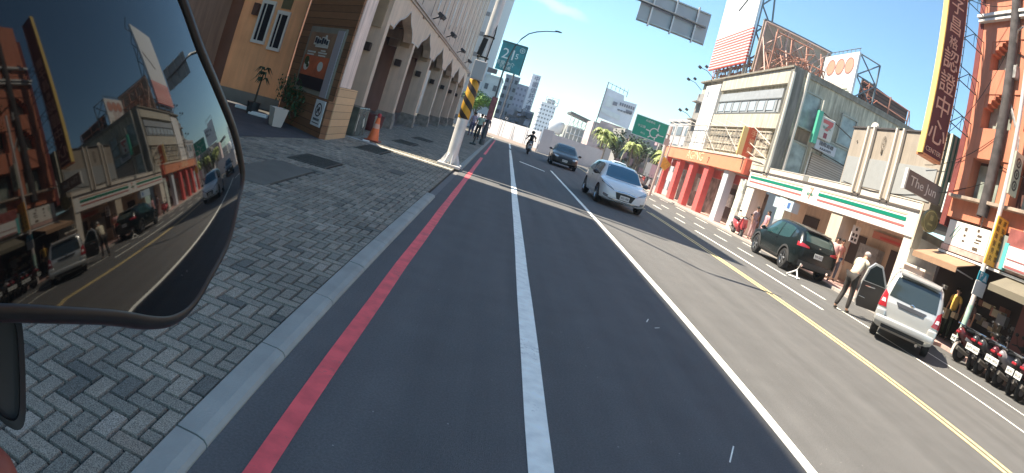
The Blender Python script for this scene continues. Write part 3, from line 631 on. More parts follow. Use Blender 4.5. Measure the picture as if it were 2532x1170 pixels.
class Car:
    def __init__(s, root, stations, paint, wheel_y, wr, track, k=3):
        s.root = root; s.hw = max(x[1] for x in stations)
        S_ = interp(stations, k); vs = []; fs = []; secs = []
        for y, hw, zb, zbelt, zt, hwt in S_:
            h = section(hw, zb, zbelt, zt, hwt); ring = [(x, y, z) for x, z in h] + [(-x, y, z) for x, z in h[-2:0:-1]]
            secs.append(ring)
        N = len(secs[0])
        for r_ in secs: vs += r_
        for i in range(len(secs) - 1):
            for k_ in range(N): fs.append((i * N + k_, i * N + (k_ + 1) % N, (i + 1) * N + (k_ + 1) % N, (i + 1) * N + k_))
        fs.append(tuple(range(N))); fs.append(tuple((len(secs) - 1) * N + k_ for k_ in range(N))[::-1])
        b = MB(); b.add(vs, fs); body = b.build('body', [paint, M('wheel_well', (.012, .012, .012), .9)], root, auto=38)
        bm = bmesh.new(); bm.from_mesh(body.data); s.bvh = BVHTree.FromBMesh(bm); bm.free()
        # wheel arches cut from the body
        cut = MB()
        for y in wheel_y:
            for sx in (-1, 1):
                a = (sx * (s.hw + .1), y, wr); e = (sx * (track / 2 - .22), y, wr)
                cut.tube([a, e], wr + .055, 28)
        c = cut.build('cutter', [M('wheel_well', (.012, .012, .012), .9)], root)
        md = body.modifiers.new('arch', 'BOOLEAN'); md.operation = 'DIFFERENCE'; md.object = c; md.solver = 'EXACT'
        try: md.material_mode = 'TRANSFER'
        except Exception: pass
        dg = bpy.context.evaluated_depsgraph_get(); me = bpy.data.meshes.new_from_object(body.evaluated_get(dg))
        old = body.data; body.modifiers.clear(); me.name = 'body'; body.data = me; bpy.data.meshes.remove(old); cm = c.data; bpy.data.objects.remove(c); bpy.data.meshes.remove(cm)
        me.set_sharp_from_angle(angle=math.radians(38))
        s.body = body
        for y in wheel_y:
            for sx in (-1, 1): wheel(root, sx, y, wr, track)
    def patch(s, name, A, B, d, mat, off=.006, n=8, m=4, parent=None, build=True, mb=None):
        """a panel lying on the body between the outlines A and B, found by shooting along d"""
        d = Vector(d).normalized(); b = mb or MB(); 
        def samp(L, t):
            f = t * (len(L) - 1); i = min(int(f), len(L) - 2); return Vector(L[i]).lerp(Vector(L[i + 1]), f - i)
        pts = []
        for i in range(n + 1):
            a, c = samp(A, i / n), samp(B, i / n)
            for j in range(m + 1):
                q = a.lerp(c, j / m); h = s.bvh.ray_cast(q - d * 4, d, 8)
                pts.append((h[0] + h[1] * off if h[1].dot(d) < 0 else h[0] - h[1] * off) if h[0] is not None else q)
        b.add(pts, [(i * (m + 1) + j, (i + 1) * (m + 1) + j, (i + 1) * (m + 1) + j + 1, i * (m + 1) + j + 1) for i in range(n) for j in range(m)])
        if mb is None or build: return b.build(name, mat, parent or s.root, smooth=True)
def wheel(root, sx, y, wr, track, w_=.2):
    x = sx * track / 2; b = MB()
    b.lathe([(wr * .64, -w_ / 2), (wr * .92, -w_ / 2), (wr, -w_ / 2 + .03), (wr, w_ / 2 - .03), (wr * .92, w_ / 2), (wr * .64, w_ / 2)], (x, y, wr), 'x', 26)
    t = b.build('wheel', tyre_m, root, auto=40)
    b = MB(); o = x + sx * (w_ / 2 - .015)
    b.lathe([(wr * .66, 0), (wr * .60, sx * .012), (wr * .57, -sx * .03)], (o, y, wr), 'x', 26)
    for k in range(5):
        a = k * 2 * PI / 5 + .3; c, s_ = math.cos(a), math.sin(a); r0, r1 = wr * .08, wr * .62
        u = Vector((0, c, s_)); v = Vector((0, -s_, c)); C0 = Vector((o - sx * .005, y, wr))
        b.prism([C0 + u * r0 - v * wr * .1, C0 + u * r1 - v * wr * .07, C0 + u * r1 + v * wr * .07, C0 + u * r0 + v * wr * .1], (-sx * .02, 0, 0))
    b.lathe([(.0, sx * .006), (wr * .14, sx * .004), (wr * .15, -sx * .02)], (o, y, wr), 'x', 12)
    b.build('rim', rim_m, t, auto=40)
    b = MB(); b.lathe([(0, -sx * .05), (wr * .64, -sx * .05)], (o, y, wr), 'x', 20); b.build('brake', M('brake_dark', (.02, .02, .022), .6), t)
def car_mirror(root, sx, x, y, z, mat):
    b = MB(); b.ball((sx * (x + .1), y, z), .1, 6, sc_=(1.1, .7, .75)); b.tube([(sx * (x - .06), y - .02, z - .03), (sx * (x + .05), y, z - .02)], .025, 6); b.build('wing_mirror', mat, root, smooth=True)
def number_plate(root, y, z, w_, h_, s, facing, tilt=0, two=False):
    f = -1 if facing == 'rear' else 1
    b = MB(); b.bbox(-w_ / 2, w_ / 2, y - .008, y + .008, z - h_ / 2, z + h_ / 2, .006); p = b.build('number_plate', plate_m, root)
    text('plate_number', s, ink, p, (0, y + f * .010, z), (-f, 0, 0), (0, 0, 1), h_ * .72, .003, fit=w_ * .86)
    return p
def bay(car, z0, z1, name='x'): pass

def make_hatch(root, paint):
    L = [(-1.98, .55, .40, .74, .96, .48), (-1.93, .74, .30, .84, 1.08, .56), (-1.78, .82, .24, .93, 1.24, .60), (-1.45, .855, .22, .96, 1.39, .62), (-.8, .868, .2, .94, 1.45, .625), (-.1, .87, .2, .92, 1.46, .62),
         (.45, .87, .2, .90, 1.40, .60), (.8, .87, .2, .89, 1.19, .63), (1.12, .865, .2, .875, .96, .68), (1.45, .855, .21, .83, .90, .66), (1.72, .82, .22, .76, .82, .60), (1.90, .72, .24, .64, .70, .50), (1.975, .56, .28, .54, .58, .38)]
    c = Car(root, L, paint, (-1.27, 1.25), .31, 1.52)
    gl = glass_d
    c.patch('windscreen', [(-.66, 1.08, .97), (-.35, 1.14, .94), (0, 1.16, .94), (.35, 1.14, .94), (.66, 1.08, .97)], [(-.545, .5, 1.385), (-.3, .5, 1.40), (0, .5, 1.41), (.3, .5, 1.40), (.545, .5, 1.385)], (0, -1, -.55), M('blue_windscreen', (.02, .10, .17), .05, spec=.9), .008, 14, 8)
    for sx in (1, -1):
        c.patch('side_window', [(sx, .78, .93), (sx, .3, .95), (sx, -.3, .965)], [(sx, .42, 1.30), (sx, .2, 1.36), (sx, -.3, 1.38)], (-sx, 0, -.05), gl, .007, 8, 5)
        c.patch('side_window', [(sx, -.38, .965), (sx, -1.0, .98), (sx, -1.45, 1.04)], [(sx, -.38, 1.38), (sx, -1.0, 1.36), (sx, -1.35, 1.28)], (-sx, 0, -.05), gl, .007, 8, 5)
        hl = c.patch('headlight', [(sx * .80, 1.45, .76), (sx * .70, 1.8, .70), (sx * .42, 1.9, .60)], [(sx * .84, 1.5, .84), (sx * .74, 1.7, .80), (sx * .50, 1.8, .66)], (-sx * .35, -1, -.25), lampw, .007, 8, 3)
        c.patch('lamp_trim', [(sx * .80, 1.45, .74), (sx * .68, 1.8, .675), (sx * .40, 1.9, .575)], [(sx * .80, 1.45, .76), (sx * .70, 1.8, .70), (sx * .42, 1.9, .60)], (-sx * .35, -1, -.25), M('lamp_black', (.02, .02, .025), .2), .006, 8, 1, parent=hl)
        c.patch('fog_lamp', [(sx * .58, 2, .34), (sx * .74, 2, .36)], [(sx * .58, 2, .40), (sx * .74, 2, .43)], (0, -1, 0), M('fog_chrome', (.35, .36, .38), .2, .7), .008, 4, 2)
        c.patch('door_gap', [(sx, .72, .3), (sx, .70, .9)], [(sx, .705, .3), (sx, .685, .9)], (-sx, 0, 0), blackpl, .004, 6, 1)
        c.patch('door_gap', [(sx, -.36, .3), (sx, -.36, .93)], [(sx, -.375, .3), (sx, -.375, .93)], (-sx, 0, 0), blackpl, .004, 6, 1)
        c.patch('door_handle', [(sx, -.1, .80), (sx, -.28, .80)], [(sx, -.1, .83), (sx, -.28, .83)], (-sx, 0, 0), chrome, .02, 2, 1)
        c.patch('tail_light', [(sx * .8, -1.7, .8), (sx * .6, -1.9, .82)], [(sx * .76, -1.7, 1.0), (sx * .58, -1.9, 1.0)], (-sx * .4, 1, 0), lampr, .008, 4, 3)
        car_mirror(root, sx, .86, .72, .98, M('mirror_black', (.03, .03, .035), .3))
    c.patch('grille', [(-.36, 2.2, .56), (0, 2.2, .58), (.36, 2.2, .56)], [(-.27, 2.2, .35), (0, 2.2, .33), (.27, 2.2, .35)], (0, -1, 0), M('grille_black', (.012, .012, .014), .4), .006, 12, 6)
    c.patch('grille_bar', [(-.44, 2.2, .60), (0, 2.2, .635), (.44, 2.2, .60)], [(-.42, 2.2, .575), (0, 2.2, .605), (.42, 2.2, .575)], (0, -1, 0), chrome, .014, 12, 1)
    c.patch('lower_intake', [(-.55, 2.2, .285), (0, 2.2, .27), (.55, 2.2, .285)], [(-.5, 2.2, .255), (0, 2.2, .245), (.5, 2.2, .255)], (0, -1, .15), blackpl, .01, 10, 1)
    c.patch('bumper_lip', [(-.74, 2.2, .275), (0, 2.2, .232), (.74, 2.2, .275)], [(-.72, 2.2, .25), (0, 2.2, .212), (.72, 2.2, .25)], (0, -1, .3), chrome, .012, 12, 1)
    number_plate(root, 2.0, .43, .34, .15, 'AKX-3885', 'front')
    return c
def make_suv(root, paint):
    L = [(-2.26, .62, .52, .90, 1.02, .56), (-2.20, .80, .38, .98, 1.14, .62), (-2.08, .88, .32, 1.04, 1.28, .66), (-1.85, .91, .29, 1.08, 1.50, .68), (-1.5, .92, .27, 1.08, 1.62, .69), (-.8, .925, .25, 1.04, 1.68, .70), (0, .925, .25, 1.0, 1.68, .70),
         (.45, .92, .25, .98, 1.60, .68), (.85, .92, .25, .97, 1.36, .70), (1.2, .915, .25, .96, 1.07, .76), (1.6, .90, .26, .92, 1.0, .72), (1.95, .87, .27, .86, .93, .68), (2.18, .78, .30, .74, .82, .58), (2.27, .62, .36, .6, .68, .45)]
    c = Car(root, L, paint, (-1.35, 1.35), .36, 1.62)
    gl = glass_d
    c.patch('windscreen', [(-.68, 1.15, 1.08), (0, 1.22, 1.06), (.68, 1.15, 1.08)], [(-.58, .5, 1.57), (0, .5, 1.6), (.58, .5, 1.57)], (0, -1, -.5), gl, .008, 10, 6)
    c.patch('rear_window', [(-.60, -2.1, 1.20), (0, -2.12, 1.18), (.60, -2.1, 1.20)], [(-.56, -1.85, 1.52), (0, -1.85, 1.54), (.56, -1.85, 1.52)], (0, 1, -.35), M('suv_rear_glass', (.02, .045, .045), .06, spec=.8), .008, 10, 6)
    clad = M('cladding_grey', (.05, .05, .052), .6)
    for sx in (1, -1):
        c.patch('side_window', [(sx, .8, 1.0), (sx, .2, 1.02), (sx, -.38, 1.04)], [(sx, .42, 1.48), (sx, .1, 1.55), (sx, -.38, 1.56)], (-sx, 0, -.05), M('suv_glass', (.02, .06, .065), .05, spec=.8), .007, 8, 5)
        c.patch('side_window', [(sx, -.46, 1.04), (sx, -1.0, 1.07), (sx, -1.38, 1.12)], [(sx, -.46, 1.56), (sx, -1.0, 1.55), (sx, -1.38, 1.50)], (-sx, 0, -.05), M('suv_glass', (.02, .06, .065), .05, spec=.8), .007, 8, 5)
        c.patch('side_window', [(sx, -1.46, 1.14), (sx, -1.78, 1.24)], [(sx, -1.46, 1.48), (sx, -1.66, 1.43)], (-sx, 0, -.05), gl, .007, 5, 4)
        c.patch('sill_cladding', [(sx, .9, .27), (sx, 0, .27), (sx, -.9, .27)], [(sx, .9, .40), (sx, 0, .40), (sx, -.9, .40)], (-sx, 0, .1), clad, .012, 8, 2)
        c.patch('door_gap', [(sx, -.41, .42), (sx, -.41, 1.02)], [(sx, -.43, .42), (sx, -.43, 1.02)], (-sx, 0, 0), M('gap_black', (.004, .004, .004), .9), .004, 6, 1)
        c.patch('door_handle', [(sx, -.2, .92), (sx, -.38, .92)], [(sx, -.2, .955), (sx, -.38, .955)], (-sx, 0, 0), paint, .03, 2, 1)
        for yw_ in (-1.35, 1.35):
            N_ = 14; A_ = []; B_ = []
            for k in range(N_ + 1):
                a = PI * k / N_ ; A_.append((sx * 1.2, yw_ + .415 * math.cos(a), .36 + .415 * math.sin(a))); B_.append((sx * 1.2, yw_ + .50 * math.cos(a), .36 + .49 * math.sin(a)))
            c.patch('arch_cladding', A_, B_, (-sx, 0, 0), clad, .012, 20, 2)
        c.patch('tail_light', [(sx * .84, -2.0, .98), (sx * .60, -2.15, 1.0), (sx * .42, -2.2, 1.01)], [(sx * .82, -1.95, 1.12), (sx * .64, -2.1, 1.11), (sx * .42, -2.15, 1.06)], (-sx * .45, 1, 0), lampr, .01, 8, 3)
        c.patch('headlight', [(sx * .84, 1.9, .78), (sx * .5, 2.2, .74)], [(sx * .84, 1.9, .88), (sx * .5, 2.2, .82)], (-sx * .3, -1, 0), lampw, .008, 5, 3)
        b = MB(); b.tube([(sx * .55, -2.18, .4), (sx * .55, -2.30, .4)], .045, 10); b.build('exhaust', chrome, root)
        car_mirror(root, sx, .92, .80, 1.08, paint)
    b = MB(); b.prism([(-.55, -1.72, 1.58), (.55, -1.72, 1.58), (.5, -1.93, 1.56), (-.5, -1.93, 1.56)], (0, 0, .03)); b.build('roof_spoiler', M('spoiler_black', (.01, .01, .012), .3), root)
    c.patch('rear_bumper', [(-.7, -2.4, .38), (0, -2.4, .36), (.7, -2.4, .38)], [(-.74, -2.4, .56), (0, -2.4, .55), (.74, -2.4, .56)], (0, 1, 0), clad, .012, 10, 3)
    b = MB(); b.ball((0, -2.21, 1.08), .06, 6, sc_=(1.3, .3, .9)); b.build('badge', chrome, root)
    number_plate(root, -2.285, .84, .36, .17, 'RAV-5623', 'rear')
    return c
def make_van(root, paint):
    L = [(-2.28, .70, .52, .82, .94, .62), (-2.24, .82, .40, .90, 1.02, .68), (-2.16, .87, .32, .98, 1.25, .70), (-2.05, .88, .30, 1.02, 1.55, .70), (-1.90, .885, .28, 1.03, 1.70, .69), (-1.4, .89, .26, 1.02, 1.745, .70), (-.4, .89, .25, 1.0, 1.76, .70),
         (.5, .89, .25, .98, 1.72, .68), (.95, .89, .25, .97, 1.45, .69), (1.4, .88, .25, .96, 1.1, .74), (1.8, .86, .27, .90, .98, .68), (2.1, .80, .30, .78, .86, .6), (2.26, .64, .36, .6, .68, .45)]
    c = Car(root, L, paint, (-1.38, 1.35), .33, 1.54)
    gl = M('van_glass', (.03, .042, .045), .06, spec=.8)
    c.patch('rear_window', [(-.67, -2.2, 1.08), (0, -2.2, 1.06), (.67, -2.2, 1.08)], [(-.60, -2.0, 1.56), (0, -2.0, 1.59), (.60, -2.0, 1.56)], (0, 1, -.12), gl, .01, 12, 8)
    c.patch('windscreen', [(-.66, 1.35, 1.12), (0, 1.42, 1.1), (.66, 1.35, 1.12)], [(-.58, .55, 1.66), (0, .55, 1.68), (.58, .55, 1.66)], (0, -1, -.5), gl, .008, 10, 6)
    for sx in (1, -1):
        for (y0, y1) in ((.9, -.1), (-.18, -1.1), (-1.2, -1.9)):
            c.patch('side_window', [(sx, y0, 1.03), (sx, y1, 1.05)], [(sx, y0 - (.4 if y0 > .5 else 0), 1.6), (sx, y1, 1.62)], (-sx, 0, -.05), gl, .007, 6, 5)
        tl = c.patch('tail_light', [(sx * .885, -1.98, .80), (sx * .82, -2.2, .78), (sx * .64, -2.28, .80)], [(sx * .84, -1.95, 1.14), (sx * .80, -2.1, 1.18), (sx * .70, -2.2, 1.10)], (-sx * .55, 1, 0), lampr, .014, 8, 6)
        c.patch('reversing_lamp', [(sx * .80, -2.2, .90), (sx * .70, -2.26, .90)], [(sx * .80, -2.2, .98), (sx * .72, -2.22, .98)], (-sx * .55, 1, 0), M('clear_lens', (.8, .7, .7), .15), .02, 3, 2, parent=tl)
        c.patch('headlight', [(sx * .82, 1.9, .74), (sx * .5, 2.2, .70)], [(sx * .82, 1.9, .88), (sx * .5, 2.2, .82)], (-sx * .3, -1, 0), lampw, .008, 5, 3)
        b = MB(); b.tube([(sx * .66, -1.95, 1.745), (sx * .66, .4, 1.765)], .016, 6); b.build('roof_rail', chrome, root)
        car_mirror(root, sx, .88, .95, 1.08, paint)
    c.patch('plate_garnish', [(-.44, -2.4, 1.0), (0, -2.4, 1.0), (.44, -2.4, 1.0)], [(-.36, -2.4, .93), (0, -2.4, .92), (.36, -2.4, .93)], (0, 1, 0), M('garnish_dark', (.09, .09, .095), .3, .5), .02, 8, 1)
    b = MB(); b.tube([(.05, -2.20, 1.10), (-.05, -2.17, 1.17), (-.42, -2.12, 1.26)], .012, 5); b.build('rear_wiper', blackpl, root)
    b = MB(); b.ball((.0, -2.235, 1.045), .05, 6, sc_=(1.3, .35, .9)); b.build('badge', chrome, root)
    b = MB(); b.bbox(-.84, .84, -2.40, -2.2, .42, .60, .05); b.bbox(-.86, -.6, -2.36, -2.1, .44, .74, .04); b.bbox(.6, .86, -2.36, -2.1, .44, .74, .04); b.build('rear_bumper', paint, root, auto=50)
    b = MB(); b.bbox(-.62, .62, -2.36, -2.2, .34, .43, .02); b.build('bumper_valance', M('valance_dark', (.03, .03, .03), .7), root)
    b = MB(); b.box(-.6, .6, -2.1, -.5, .27, .31); b.tube([(.45, -2.1, .28), (.45, -2.36, .27)], .04, 10); b.build('exhaust', M('exhaust_metal', (.3, .28, .26), .4, .7), root)
    b = MB(); b.prism([(-.6, -1.95, 1.70), (.6, -1.95, 1.70), (.56, -2.14, 1.64), (-.56, -2.14, 1.64)], (0, 0, .035)); b.build('roof_spoiler', paint, root)
    number_plate(root, -2.262, .80, .40, .18, '6389-ZB', 'rear')
    # driver's door standing wide open
    b = MB()
    hinge = Vector((-.89, .92, 0)); a = math.radians(50); d = Vector((-math.sin(a), -math.cos(a), 0)); nn = Vector((d.y, -d.x, 0))
    prof = [(0, .32), (.95, .32), (1.03, .5), (1.03, 1.0), (.94, 1.42), (.74, 1.62), (.45, 1.6), (.02, 1.05)]
    pts = [hinge + d * u + EZ * z for u, z in prof]; b.prism(pts, nn * .07)
    dr = b.build('driver_door', paint, root)
    for sd, o_ in ((1, .073), (-1, -.003)):
        b = MB(); b.prism([hinge + d * u + EZ * z + nn * o_ for u, z in ((.12, 1.06), (.97, 1.06), (.88, 1.40), (.71, 1.55), (.48, 1.54))], nn * (.003 * sd)); b.build('door_glass', gl, dr)
        b = MB(); b.prism([hinge + d * u + EZ * z + nn * o_ for u, z in ((0, .33), (.94, .33), (1.02, .5), (1.02, 1.04), (.1, 1.04))], nn * (.004 * sd)); b.build('door_trim', M('door_trim_dark', (.035, .03, .03), .6), dr) if sd < 0 else None
    b = MB(); b.tube([hinge + d * .5 + EZ * .95 - nn * .02, hinge + d * .9 + EZ * .93 - nn * .03], .02, 6); b.tube([hinge + d * .75 + EZ * .6 - nn * .02, hinge + d * 1.0 + EZ * .62 - nn * .03], .015, 6); b.each('door_pull', chrome, dr)
    return c
def make_sedan(root, paint):
    L = [(-2.28, .62, .42, .80, .92, .52), (-2.2, .80, .30, .88, 1.0, .6), (-1.9, .87, .24, .93, 1.06, .64), (-1.5, .89, .22, .95, 1.20, .62), (-1.1, .895, .21, .94, 1.38, .60), (-.4, .9, .2, .92, 1.46, .61), (.15, .9, .2, .91, 1.45, .61), (.6, .9, .2, .90, 1.28, .62), (1.0, .895, .2, .89, .99, .68), (1.5, .88, .21, .85, .92, .68), (1.95, .84, .23, .78, .84, .62), (2.2, .74, .26, .66, .72, .5), (2.3, .58, .3, .54, .6, .4)]
    c = Car(root, L, paint, (-1.38, 1.36), .32, 1.56)
    c.patch('windscreen', [(-.66, .98, .99), (0, 1.05, .97), (.66, .98, .99)], [(-.53, .3, 1.39), (0, .3, 1.42), (.53, .3, 1.39)], (0, -1, -.5), M('grey_windscreen', (.03, .06, .08), .06, spec=.8), .008, 10, 6)
    for sx in (1, -1):
        c.patch('side_window', [(sx, .6, .95), (sx, -.3, .97)], [(sx, .2, 1.33), (sx, -.3, 1.38)], (-sx, 0, -.05), glass_d, .007, 6, 5)
        c.patch('side_window', [(sx, -.38, .97), (sx, -1.2, 1.0)], [(sx, -.38, 1.38), (sx, -1.1, 1.28)], (-sx, 0, -.05), glass_d, .007, 6, 5)
        c.patch('headlight', [(sx * .82, 1.9, .66), (sx * .45, 2.2, .62)], [(sx * .82, 1.9, .76), (sx * .45, 2.2, .70)], (-sx * .3, -1, 0), lampw, .008, 5, 3)
        car_mirror(root, sx, .89, .68, .98, paint)
    c.patch('grille', [(-.45, 2.3, .66), (0, 2.3, .67), (.45, 2.3, .66)], [(-.5, 2.3, .40), (0, 2.3, .38), (.5, 2.3, .40)], (0, -1, 0), M('grille_black', (.012, .012, .014), .4), .006, 10, 5)
    c.patch('lower_bumper', [(-.72, 2.3, .36), (0, 2.3, .34), (.72, 2.3, .36)], [(-.7, 2.3, .25), (0, 2.3, .23), (.7, 2.3, .25)], (0, -1, .1), blackpl, .01, 10, 2)
    number_plate(root, 2.325, .48, .34, .14, 'BDR-2075', 'front')
    return c

# ------------------------------------------------------------------ scooters
def make_scooter(label, loc, rz, colr, seatc=(.02, .02, .022), lean=.0, group=None, stripes_=False, plate='663-HTN', num=True):
    t = thing('scooter', label, 'scooter', loc, rz, group, local=True)
    pm = M('scooter_%02d%02d%02d' % tuple(int(c * 99) for c in colr), colr, .25, coat=.5)
    blk = M('scooter_black', (.02, .02, .022), .4)
    for y, nm in ((-.62, 0), (.62, 1)):
        b = MB(); b.lathe([(.13, -.05), (.21, -.055), (.25, -.03), (.25, .03), (.21, .055), (.13, .05)], (0, y, .25), 'x', 20); wv = b.build('wheel', tyre_m, t, auto=40)
        b = MB(); b.lathe([(.0, -.03), (.14, -.045), (.14, .045), (.0, .03)], (0, y, .25), 'x', 14); b.build('rim', M('scooter_rim', (.25, .25, .26), .4, .6), wv, auto=40)
    # rear body as a lofted shell
    b = MB(); vs = []; fs = []
    S_ = [(-.98, .05, .70, .80), (-.90, .11, .60, .86), (-.70, .16, .46, .86), (-.40, .18, .34, .82), (-.15, .17, .30, .76), (.0, .13, .28, .60)]
    for y, hw, z0, z1 in S_:
        for k in range(10):
            a = 2 * PI * k / 10; vs.append((hw * math.cos(a), y, (z0 + z1) / 2 + (z1 - z0) / 2 * math.sin(a)))
    for i in range(len(S_) - 1):
        for k in range(10): fs.append((i * 10 + k, i * 10 + (k + 1) % 10, (i + 1) * 10 + (k + 1) % 10, (i + 1) * 10 + k))
    fs.append(tuple(range(10))); fs.append(tuple(50 + k for k in range(10))); b.add(vs, fs); b.build('rear_body', pm, t, smooth=True)
    b = MB(); b.bbox(-.15, .15, -.10, .42, .24, .32, .03); b.build('footboard', blk, t)
    b = MB(); b.prism([(-.2, .40, .26), (.2, .40, .26), (.24, .46, .60), (.17, .50, .93), (-.17, .50, .93), (-.24, .46, .60)], (0, .07, .02)); b.build('leg_shield', pm, t)
    b = MB(); b.prism([(-.12, .62, .9), (.12, .62, .9), (.15, .55, .55), (.1, .72, .42), (-.1, .72, .42), (-.15, .55, .55)], (0, .05, .02)); b.build('front_apron', pm, t)
    b = MB(); b.bbox(-.15, .15, -.80, -.08, .80, .88, .035); b.bbox(-.13, .13, -.86, -.5, .85, .92, .03); b.build('seat', M('scooter_seat', seatc, .5), t, auto=50)
    b = MB(); b.tube([(-.34, .38, 1.0), (-.15, .47, 1.03), (0, .49, 1.0), (.15, .47, 1.03), (.34, .38, 1.0)], .018, 6); b.ball((0, .52, 1.0), .11, 6, sc_=(1.2, .8, .8)); b.build('handlebar', blk, t, smooth=True)
    b = MB(); b.ball((0, .60, .97), .075, 6, sc_=(1.2, .5, .8)); b.build('headlight', lampw, t, smooth=True)
    for sx in (-1, 1):
        b = MB(); b.tube([(sx * .2, .46, 1.04), (sx * .30, .44, 1.24)], .008, 5); b.ball((sx * .31, .43, 1.27), .07, 6, sc_=(1.0, .25, .65)); b.build('mirror', blk, t, smooth=True)
    b = MB(); b.tube([(0, .50, .95), (0, .62, .25)], .03, 6); b.box(-.07, .07, .44, .80, .505, .52); b.build('fork', blk, t)
    b = MB(); b.prism([(-.07, -.78, .56), (.07, -.78, .56), (.06, -1.0, .44), (.05, -1.02, .36), (-.05, -1.02, .36), (-.06, -1.0, .44)], (0, -.02, .03)); b.build('rear_fender', blk, t)
    b = MB(); b.box(-.125, .125, -1.045, -1.03, .46, .61); pl = b.build('number_plate', plate_m, t)
    if num: text('plate_number', plate, ink, pl, (0, -1.048, .53), (1, 0, 0), (0, 0, 1), .09, .003, fit=.2)
    b = MB(); b.bbox(-.08, .08, -1.0, -.94, .69, .75, .015); b.build('tail_light', lampr, t)
    b = MB(); b.tube([(.14, -.25, .24), (.15, -.5, .27), (.15, -.92, .36)], [.03, .05, .055], 8); b.build('exhaust', M('exhaust_metal', (.3, .28, .26), .4, .7), t, auto=50)
    b = MB(); b.tube([(-.12, -.72, .90), (-.13, -.98, .93), (.13, -.98, .93), (.12, -.72, .90)], .012, 6); b.build('grab_rail', chrome, t)
    if stripes_:
        b = MB()
        for sx in (-1, 1): b.prism([(sx * .178, -.75, .60), (sx * .188, -.3, .50), (sx * .188, -.3, .56), (sx * .178, -.75, .68)], (sx * .006, 0, 0))
        b.each('side_stripe', M('white_decal', (.75, .72, .72), .4), t)
    return t

# ------------------------------------------------------------------ people
def skinned(name, joints, bones, mat, parent, sub=2, root=0):
    me = bpy.data.meshes.new(name); keys = list(joints); idx = {k: i for i, k in enumerate(keys)}
    me.from_pydata([joints[k][0] for k in keys], [(idx[a], idx[b_]) for a, b_ in bones], [])
    o = bpy.data.objects.new(name, me); COL.objects.link(o); m = o.modifiers.new('s', 'SKIN')
    if not me.skin_vertices: pass
    sv = me.skin_vertices[0].data
    for k in keys:
        r_ = joints[k][1]; sv[idx[k]].radius = r_ if isinstance(r_, tuple) else (r_, r_)
    sv[root].use_root = True
    m.use_smooth_shade = True; m2 = o.modifiers.new('u', 'SUBSURF'); m2.levels = sub; m2.render_levels = sub
    dg = bpy.context.evaluated_depsgraph_get(); me2 = bpy.data.meshes.new_from_object(o.evaluated_get(dg)); o.modifiers.clear(); o.data = me2; me2.name = name; bpy.data.meshes.remove(me)
    me2.materials.clear(); me2.materials.append(mat); me2.polygons.foreach_set('use_smooth', [True] * len(me2.polygons))
    o.parent = parent; o['_local'] = 1
    return o
skin_m = M('skin', (.48, .27, .18), .55)
